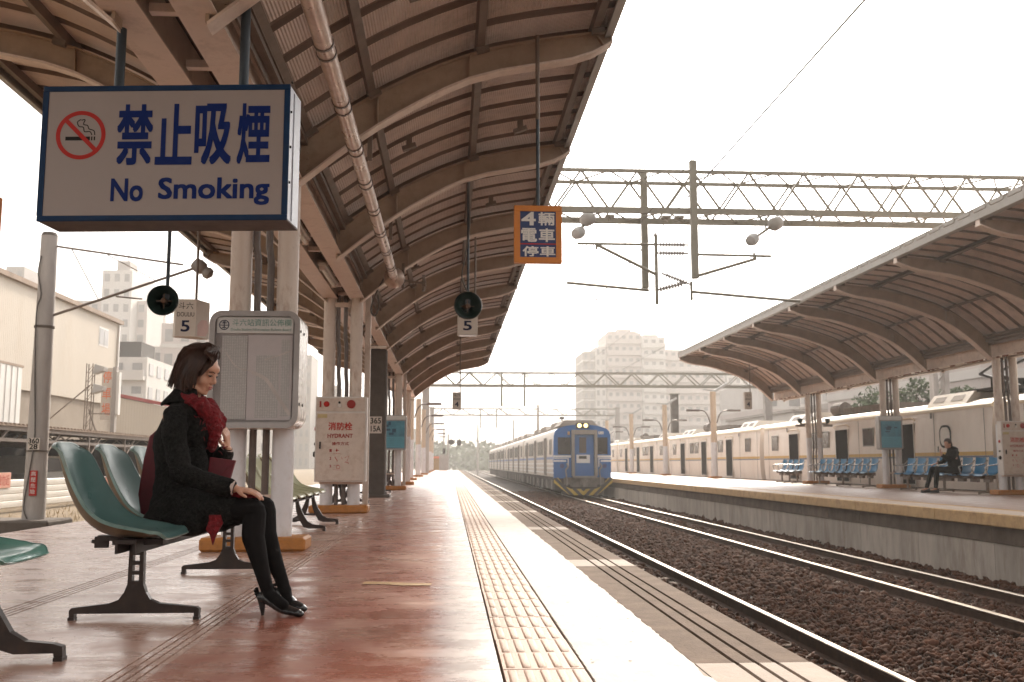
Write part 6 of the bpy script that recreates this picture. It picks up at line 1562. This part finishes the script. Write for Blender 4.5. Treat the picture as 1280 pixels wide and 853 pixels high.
# ---- white corrugated barrier
t = thing('barrier_fence', 'low white barrier of horizontal ribbed boards beyond the round pole', 'fence', (-11.7, 30, -.6))
b = MB(); b.prism([(-.0, 0), (.03, .02), (.035, .10), (.03, .17), (0, .19), (-.03, .19), (-.03, 0)], 1, .01, 3.99); bd = b.mesh('fence_board', 'fence_white')
b = MB(); b.box(-.12, -.04, -.04, .04, 0, .95); fp = b.mesh('fence_post', 'shed_dark')
for k in range(7):
    for j in range(4): link_copy(bd, 'fence_board', (-11.7 + random.uniform(-.006, .006), 18 + 4 * k, -.46 + j * .185), t)
    link_copy(fp, 'fence_post', (-11.7, 18 + 4 * k, -.6), t)
def plate(name, x, y, z, wd, ht, lean, label, txt):
    t = thing(name, label, 'sign', (x, y, z)); b = MB(); b.box(x, x + .02, y - wd / 2, y + wd / 2, z - ht / 2, z + ht / 2, .003)
    if lean: rt = Matrix.Rotation(lean, 3, 'X'); c = Vector((x, y, z)); b.v = [tuple(rt @ (Vector(p) - c) + c) for p in b.v]
    b.build('plate', 'ink_orange', t)
dm('plate_peach', (.62, .30, .22), .6, var=.1)
t = thing('warning_sign', 'pale red warning sign hung on the white barrier at the left border', 'sign', (-11.62, 26.9, .2)); b = MB(); b.box(-11.655, -11.64, 26.4, 27.5, .08, .48, .003); b.build('plate', 'plate_peach', t)
lettering('危險勿近', 26.5, 27.4, .14, .42, -11.639, 'ink_red', t, facing='+x')
t = thing('warning_sign', 'narrow red sign leaning behind the second teal seat', 'sign', (-11.6, 35.3, .4)); b = MB(); b.bar((-11.62, 35.0, .05), (-11.62, 35.75, 1.05), .03, .42, (0, 0, 1)); b.build('plate', 'plate_peach', t)
b = MB()
for k in range(3): b.bar((-11.60, 35.12 + .23 * k, .2 + .29 * k), (-11.60, 35.22 + .23 * k, .34 + .29 * k), .02, .24)
b.build('red_print', 'ink_red', t)
# ---- carport sheds
t = thing('carport', 'long low shed roof with dark steel trusses behind the white barrier', 'shed', (-16, 32, -.6))
n_ = 11
rp = MB(); rp.prism([(0, 0), (-6.2, .38), (-6.2, .44), (0, .05)], 1, .02, 2.98); 
for k in range(10): rp.prism([(0.02, .05), (-6.2, .44), (-6.2, .48), (0.02, .09)], 1, .05 + k * .3, .15 + k * .3)
rpm = rp.mesh('roof_sheet', 'shed_roof'); po = MB(); po.box(-.05, .05, -.05, .05, 0, 2.4); pom = po.mesh('post', 'purlin_dark')
for k in range(10):
    link_copy(rpm, 'roof_sheet', (-12.9, 17 + 3 * k, 1.82), t)
for k in range(8): link_copy(pom, 'post', (-13.1, 17.2 + 4 * k, -.6), t)
b = MB()
for k in range(8):
    y = 17.2 + 4 * k
    b.bar((-13.1, y, 1.72), (-19, y, 2.05), .07, .10); b.bar((-13.1, y, 1.40), (-19, y, 1.40), .06, .06)
    for q in range(6): b.bar((-13.1 - q, y, 1.40), (-13.6 - q, y, 1.78), .04, .04); b.bar((-13.6 - q, y, 1.78), (-14.1 - q, y, 1.40), .04, .04)
    b.bar((-13.1, y, .9), (-13.1, y + 1.4, 1.75), .06, .06)
    b.bar((-13.6, y + .3, 0), (-13.6, y + 2.2, 1.6), .07, .07)
b.bar((-13.1, 17, 1.42), (-13.1, 47, 1.42), .07, .1); b.bar((-13.0, 17, 1.76), (-13.0, 47, 1.76), .05, .14)
o = b.build('roof_truss', 'purlin_dark', t); o['kind'] = 'stuff'
b = MB(); b.box(-19.3, -19.1, 17, 47, -.6, 2.2); b.box(-19.1, -13.0, 46.9, 47.1, -.6, 1.8); b.build('back_wall', 'shed_dark', t)
dm('tarp_white', (.62, .62, .60), .6, var=.08)
for i, (y0, y1, z0, z1, lab) in enumerate(((26.5, 30, .55, 1.3, 'white van roof parked under the shed at the left border'), (31, 33, .2, .9, 'pale car under the shed just right of the round pole'), (38, 41, .3, 1.0, 'white car under the shed behind the second teal seat'))):
    t = thing('parked_car', lab, 'car', (-16, (y0 + y1) / 2, -.6), 'cars under the shed')
    b = MB(); b.prism([(y0 - .8, -.3), (y0 - .8, z0 - .1), (y0 - .1, z0 + .05), (y0 + .5, z1), (y1 - .5, z1), (y1 + .1, z0 + .1), (y1 + .7, z0), (y1 + .7, -.3)], 0, -16.9, -15.2); b.build('body', 'tarp_white', t)
    b = MB(); b.prism([(y0 + .1, z0 + .1), (y0 + .55, z1 - .08), (y1 - .55, z1 - .08), (y1 - .1, z0 + .12)], 0, -15.199, -15.18); b.build('side_window', 'window_dark', t)
    for yy in (y0 - .1, y1 + .1):
        b = MB(); b.tube((-15.4, yy, -.3), (-15.17, yy, -.3), .3, n=14); b.build('wheel', 'under_dark', t)
# ---- warehouse
t = thing('warehouse', 'large cream corrugated warehouse with grey brown lower wall at the left', 'warehouse', (-26, 40, -.6))
b = MB(); b.box(-34, -20.0, 12, 61, 4.15, 9.05); b.build('upper_wall', ['cream_sheet'], t)
b = MB(); b.box(-34, -20.12, 12.1, 60.8, -.6, 4.148); b.build('lower_wall', 'stucco_brown', t)
b = MB(); b.box(-34.3, -19.8, 11.8, 61.25, 9.052, 9.28); b.build('roof_edge', 'shed_roof', t)
b = MB(); b.prism([(-34.3, 9.28), (-19.8, 9.28), (-27, 10.6)], 1, 11.8, 61.25); b.build('roof', 'white_sheet', t)
b = MB(); b.box(-20.1, -19.93, 20, 47.6, -.6, 5.15)
for k in range(46): b.box(-19.932, -19.90, 20.1 + k * .6, 20.35 + k * .6, -.6, 5.12)
b.build('white_wall_sheet', 'white_sheet', t)
b = MB(); b.box(-20.02, -19.90, 19.9, 47.7, 5.152, 5.26); b.build('wall_trim', 'shed_roof', t)
b = MB(); b.mi = 0; b.box(-20.03, -19.985, 57.6, 59.2, 7.4, 8.5); b.mi = 1; b.box(-19.984, -19.97, 57.7, 58.35, 7.5, 8.4); b.box(-19.984, -19.97, 58.45, 59.1, 7.5, 8.4); b.build('window', ['white_sheet', 'facade_window'], t)
b = MB(); b.box(-19.99, -19.90, 60.8, 60.95, -.6, 9.0); b.build('downpipe', 'white_sheet', t)
# ---- low cream building with brown verge
t = thing('low_building', 'low cream sheet building with a sloping brown roof edge behind the parking sign', 'building', (-25, 76, -.6))
b = MB(); b.prism([(-31, -.6), (-31, 5.0), (-26.2, 5.9), (-20.6, 4.8), (-20.6, -.6)], 1, 76, 90); b.build('wall', 'cream_sheet_x', t)
b = MB(); b.prism([(-31.2, 5.0), (-26.2, 5.95), (-20.4, 4.8), (-20.4, 5.05), (-26.2, 6.2), (-31.2, 5.25)], 1, 75.8, 90.2); b.build('roof', 'ink_maroon', t)
b = MB(); b.box(-24.9, -23.0, 75.93, 75.99, .9, 2.4); b.build('window', 'facade_window', t)
b = MB(); b.box(-23.5, -20.0, 66, 75.5, -.6, 1.0); b.build('annex', 'facade_grey', t)
b = MB(); b.box(-29.2, -28.6, 75.8, 75.98, -.6, 4.6); b.build('door_frame', 'ink_maroon', t)
# ---- parking sign
t = thing('parking_sign', 'tall pale sign with three orange characters on a grey post', 'sign', (-15.9, 48, -.6))
b = MB(); b.box(-16.42, -15.94, 48, 48.15, 2.75, 5.2); b.build('sign_board', 'box_cream', t)
for i, ch in enumerate('停車場'): lettering(ch, -16.36, -15.98, 4.5 - i * .76, 5.05 - i * .76, 47.995, 'ink_orange', t, bold=.01)
b = MB(); b.mi = 0; b.box(-15.90, -15.72, 47.9, 48.2, -.6, 5.25); b.mi = 1; b.box(-15.71, -15.58, 47.9, 48.2, 3.0, 5.0); b.build('post', ['facade_grey', 'white_sheet'], t)
# ---- lattice floodlight mast
t = thing('floodlight_mast', 'slim lattice mast with two floodlights and diagonal stays by the warehouse', 'mast', (-16.6, 47, -.6))
b = MB()
for sx in (-.14, .14):
    for sy in (-.14, .14): b.bar((-16.6 + sx, 47 + sy, -.6), (-16.6 + sx, 47 + sy, 5.3), .035, .035)
for k in range(14):
    z = -.5 + k * .41
    for sy in (-.14, .14): b.bar((-16.74, 47 + sy, z), (-16.46, 47 + sy, z + .38), .02, .02)
b.bar((-16.6, 47, 4.3), (-19.6, 47, 1.6), .05, .05); b.bar((-16.6, 47, 3.2), (-15.2, 46, .2), .05, .05); b.bar((-16.6, 47, 3.0), (-15.8, 47.5, 3.0), .05, .05)
b.build('lattice', 'purlin_dark', t)
for z in (4.9, 4.0):
    b = MB(); b.prism([(-16.35, z - .1), (-15.9, z + .05), (-15.85, z + .22), (-16.3, z + .35)], 1, 46.6, 47.1); b.build('lamp_head', 'floodlight', t)
# ---- buildings with window grids
def block(t, x0, x1, y0, y1, z0, z1, fm, rows, cols, wm='facade_window', side=None, balc=False, band=None, ww=.5, wh=.5, name='wall'):
    b = MB(); b.box(x0, x1, y0, y1, z0, z1); b.build(name, fm, t)
    b = MB(); fw = (x1 - x0) / cols; fh = (z1 - z0) / rows
    for r in range(rows):
        for c in range(cols):
            a, e = x0 + (c + .5 - ww / 2) * fw, z0 + (r + .5 - wh / 2) * fh
            b.box(a, a + ww * fw, y0 - .06, y0 + .05, e, e + wh * fh)
    if side:
        X = x1 if side > 0 else x0; n = side * side if abs(side) > 1 else 4; sw = (y1 - y0) / n
        for r in range(rows):
            for c in range(n): a = y0 + (c + .25) * sw; e = z0 + (r + .25) * fh; b.box(X - .05, X + .06, a, a + .5 * sw, e, e + wh * fh) if side > 0 else b.box(X - .06, X + .05, a, a + .5 * sw, e, e + wh * fh)
    o = b.build('windows', wm, t); o['kind'] = 'stuff'
    if balc:
        b = MB()
        for r in range(rows):
            e = z0 + r * fh; b.box(x0 + .1, x1 - .1, y0 - .9, y0 - .002, e, e + .18 * fh); b.box(x0 + .1, x1 - .1, y0 - .9, y0 - .8, e + .18 * fh, e + .42 * fh)
        o = b.build('balconies', fm, t); o['kind'] = 'stuff'
    if band:
        b = MB()
        for r in range(rows): b.box(x0 - .08, x1 + .08, y0 - .1, y1 + .08, z0 + r * fh, z0 + r * fh + .16 * fh)
        o = b.build('floor_bands', band, t); o['kind'] = 'stuff'
GL = -1.2
t = thing('apartment_building', 'small pale apartment house with balconies and a dark rooftop tank', 'building', (-35, 110, GL), 'hazy town buildings at the left')
block(t, -37, -32.9, 110, 122, -.6, 12.2, 'facade_pale', 5, 2, balc=True, side=1)
b = MB(); b.box(-36.6, -33.9, 111, 116, 12.22, 14.0); b.build('roof_tank', 'shed_dark', t)
t = thing('apartment_building', 'tall faint tower block rising behind the small apartment house', 'building', (-66, 200, GL), 'hazy town buildings at the left')
block(t, -69.3, -63.5, 200, 215, -.6, 39, 'facade_pale', 13, 3); block(t, -80, -61.5, 204, 218, -.6, 33.5, 'facade_pink', 11, 8, name='wing')
b = MB(); b.box(-67.5, -65.0, 203, 208, 39, 41.5); b.tube((-66, 205, 41.5), (-66, 205, 44), .12, n=6); b.build('roof_house', 'facade_grey', t)
t = thing('apartment_building', 'faint grey block peeking over the warehouse roof', 'building', (-86, 200, GL), 'hazy town buildings at the left'); block(t, -88, -84.5, 200, 215, -.6, 39.5, 'facade_grey', 12, 2)
t = thing('apartment_building', 'pink banded building seen just behind the head of the woman', 'building', (-39, 150, GL), 'hazy town buildings at the left')
block(t, -43.0, -36.0, 150, 165, -.6, 21.5, 'facade_pink', 6, 3, band='facade_pale'); block(t, -46.2, -43.2, 152, 165, -.6, 18.2, 'facade_pale', 5, 2, name='wing')
b = MB()
for k in range(12): b.box(-42.8 + k * .6, -42.72 + k * .6, 150.2, 150.3, 21.5, 24.5)
b.box(-42.9, -36.1, 150.2, 150.32, 24.5, 24.62); b.box(-42.9, -36.1, 150.2, 150.32, 23, 23.1); b.build('roof_frame', 'facade_grey', t)
g = np.random.default_rng(21)
names = ['hazy low block seen between the columns, nearest the notice board', 'hazy narrow block right of the notice board', 'hazy pale block left of the hydrant', 'hazy stepped block behind the hydrant columns', 'hazy wide block behind the dark mast', 'faint distant block near the end of the canopy']
for i, (x0, x1, y, h_) in enumerate(((-46, -38, 230, 16), (-36.5, -32.5, 235, 26), (-33, -27, 260, 13), (-26, -19, 280, 19), (-18, -10, 300, 11), (-31, -28, 250, 20))):
    t = thing('apartment_building', names[i], 'building', (x0, y, GL), 'hazy town buildings at the left'); block(t, x0, x1, y, y + 12, -.6, h_, ['facade_pale', 'facade_grey', 'facade_pink'][i % 3], max(3, int(h_ / 3.2)), 3)
# ---- right hand: hazy towers
t = thing('tower_block', 'large stepped pinkish tower block fading in the haze above the blue train', 'building', (50, 260, GL))
for (x0, x1, y, z, m, c) in ((35.2, 38.4, 262, 30.3, 'facade_grey', 2), (38.4, 41.3, 261, 31.5, 'facade_pale', 2), (41.3, 50.6, 260, 35.2, 'facade_pink', 5), (50.6, 56.8, 259, 34, 'facade_pale', 3)):
    block(t, x0, x1 - .02, y, y + 16, GL, z, m, 12, c, balc=(c > 2), band='facade_pale')
b = MB(); b.box(44.5, 48.2, 262, 270, 35.22, 36.4); b.box(42.2, 50, 262.5, 270, 35.21, 35.9); b.box(51.5, 55.5, 262, 270, 34.02, 35.0); b.build('roof_house', 'facade_pink', t)
t = thing('tower_block', 'wide tower block behind the opposite canopy, right of the stepped one', 'building', (70, 262, GL))
block(t, 56.9, 74, 264, 280, GL, 31.2, 'facade_pink', 11, 8, balc=True); block(t, 74.1, 88, 262, 280, GL, 27, 'facade_pale', 10, 7, band='facade_grey')
t = thing('row_building', 'long pale low building behind the far carriages', 'building', (32, 95, GL))
block(t, 26, 31, 74, 92, GL, 4.6, 'facade_pale', 2, 3, side=-3); b = MB(); b.box(25.8, 31.2, 73.8, 92.2, 4.6, 4.8); b.build('roof', 'facade_grey', t)
block(t, 33, 52, 105, 120, GL, 9.5, 'facade_pale', 3, 7, name='wing', band='facade_pink')
t = thing('row_building', 'pink tiled building with pale floor bands seen under the right canopy', 'building', (33, 58, GL))
block(t, 27.5, 40, 50, 71, GL, 11.5, 'facade_pink', 4, 4, side=-3, band='facade_pale')
t = thing('row_building', 'pale shop building with windows seen between the canopy columns', 'building', (30, 80, GL)); block(t, 31.5, 40, 72.5, 88, GL, 8.4, 'facade_pale', 3, 3, side=-3, band='facade_grey')
t = thing('line_mast', 'broad concrete mast behind the cream train under the right canopy', 'mast', (21.0, 41.5, GL)); b = MB(); b.box(20.65, 20.85, 41.3, 41.7, GL, 8); b.box(21.15, 21.35, 41.3, 41.7, GL, 8)
for k in range(14): b.bar((20.75, 41.5, GL + k * .65), (21.25, 41.5, GL + .6 + k * .65), .06, .06)
b.build('mast_shaft', 'pole_concrete', t)
# ---- trees
dm('leaf_green', (.055, .085, .03), .7, var=.6, scale=2.5, coords='World'); dm('bark', (.09, .06, .04), .9, var=.3)
def tree(x, y, z0, h_, r, label, seed, n=1400, leaf=.16):
    t = thing('tree', label, 'tree', (x, y, z0), 'trees beyond the cream train'); g = np.random.default_rng(seed)
    b = MB(); b.path([(x, y, z0), (x + .05, y, z0 + h_ * .35), (x - .05, y + .1, z0 + h_ * .6)], [.16, .11, .07], 8)
    cl = []
    for k in range(13):
        a = g.uniform(0, 6.28); rr = r * g.uniform(.15, .75); c = (x + rr * math.cos(a), y + rr * math.sin(a), z0 + h_ * g.uniform(.48, .90)); cl.append((c, r * g.uniform(.28, .5)))
        b.path([(x, y, z0 + h_ * .4), tuple((Vector((x, y, z0 + h_ * .5)) + Vector(c)) / 2), c], [.06, .04, .015], 5)
    b.build('trunk', 'bark', t)
    b = MB()
    for k in range(n):
        c, cr = cl[g.integers(len(cl))]; d = Vector(g.normal(0, 1, 3)).normalized(); p = Vector(c) + d * cr * g.uniform(.5, 1.05); p.z = c[2] + (p.z - c[2]) * .8
        u = Vector(g.normal(0, 1, 3)).normalized() * leaf; v = u.orthogonal().normalized() * leaf * .5
        b.add([p - u, p + v, p + u, p - v], [(0, 1, 2, 3)])
    o = b.build('crown', 'leaf_green', t); o['kind'] = 'stuff'
for i, (x, y, h_, r) in enumerate(((23.5, 49.5, 6.6, 2.0), (25.2, 48.6, 6.2, 1.7), (22.6, 52.5, 6.0, 1.9), (25.2, 46.5, 5.8, 1.3), (24.5, 60, 5.0, 1.0))):
    tree(x, y, GL, h_, r, ['round green tree behind the cream train, left of the broad mast', 'green tree top just left of the broad concrete mast', 'green tree farther left behind the cream train', 'small green tree right of the broad concrete mast', 'narrow green bush tree behind the carriage roofs'][i], 40 + i)
# far hazy wood beyond the end of the line
b = MB(); g = np.random.default_rng(9)
for k in range(260):
    x = g.uniform(-30, 60); y = g.uniform(240, 330); r = g.uniform(2, 4.5); c = Vector((x, y, GL + g.uniform(1, 5)))
    for q in range(26):
        d = Vector(g.normal(0, 1, 3)).normalized(); p = c + d * r * g.uniform(.6, 1.05); u = Vector(g.normal(0, 1, 3)).normalized() * .9; v = u.orthogonal().normalized() * .6; b.add([p - u, p + v, p + u, p - v], [(0, 1, 2, 3)])
o = b.build('far_wood', 'leaf_green'); o['kind'] = 'stuff'; o['label'] = 'hazy line of trees where the tracks disappear'
# dry grass tufts along the left side
b = MB()
for k in range(5200):
    x = -4.8 - abs(g.normal(0, 2.6)); y = g.uniform(11, 44)
    if x < -11.5: continue
    hgt = g.uniform(.06, .22); a = g.uniform(0, 6.28); dx, dy = .012 * math.cos(a), .012 * math.sin(a); lx, ly = g.normal(0, .06, 2)
    b.add([(x - dx, y - dy, -.6), (x + dx, y + dy, -.6), (x + lx, y + ly, -.6 + hgt)], [(0, 1, 2)])
dm('straw', (.33, .24, .12), .8, var=.5, scale=3, coords='World')
o = b.build('dry_grass', 'straw'); o['kind'] = 'stuff'; o['label'] = 'dry straw coloured grass beside the near platform'
# ================================================================== HAZE
b = MB(); b.box(-950, 950, -120, 1600, -2.6, 46)
me = b.mesh('haze', 'far_ground'); me.materials.clear(); m = bpy.data.materials.new('haze_air'); m.use_nodes = True; N = m.node_tree; N.nodes.clear()
o_ = N.nodes.new('ShaderNodeOutputMaterial'); pv = N.nodes.new('ShaderNodeVolumePrincipled'); pv.inputs['Color'].default_value = (1, .975, .94, 1); pv.inputs['Density'].default_value = .0013; pv.inputs['Anisotropy'].default_value = .3
N.links.new(pv.outputs[0], o_.inputs['Volume']); me.materials.append(m)
hz = bpy.data.objects.new('haze', me); COL.objects.link(hz); hz['kind'] = 'stuff'
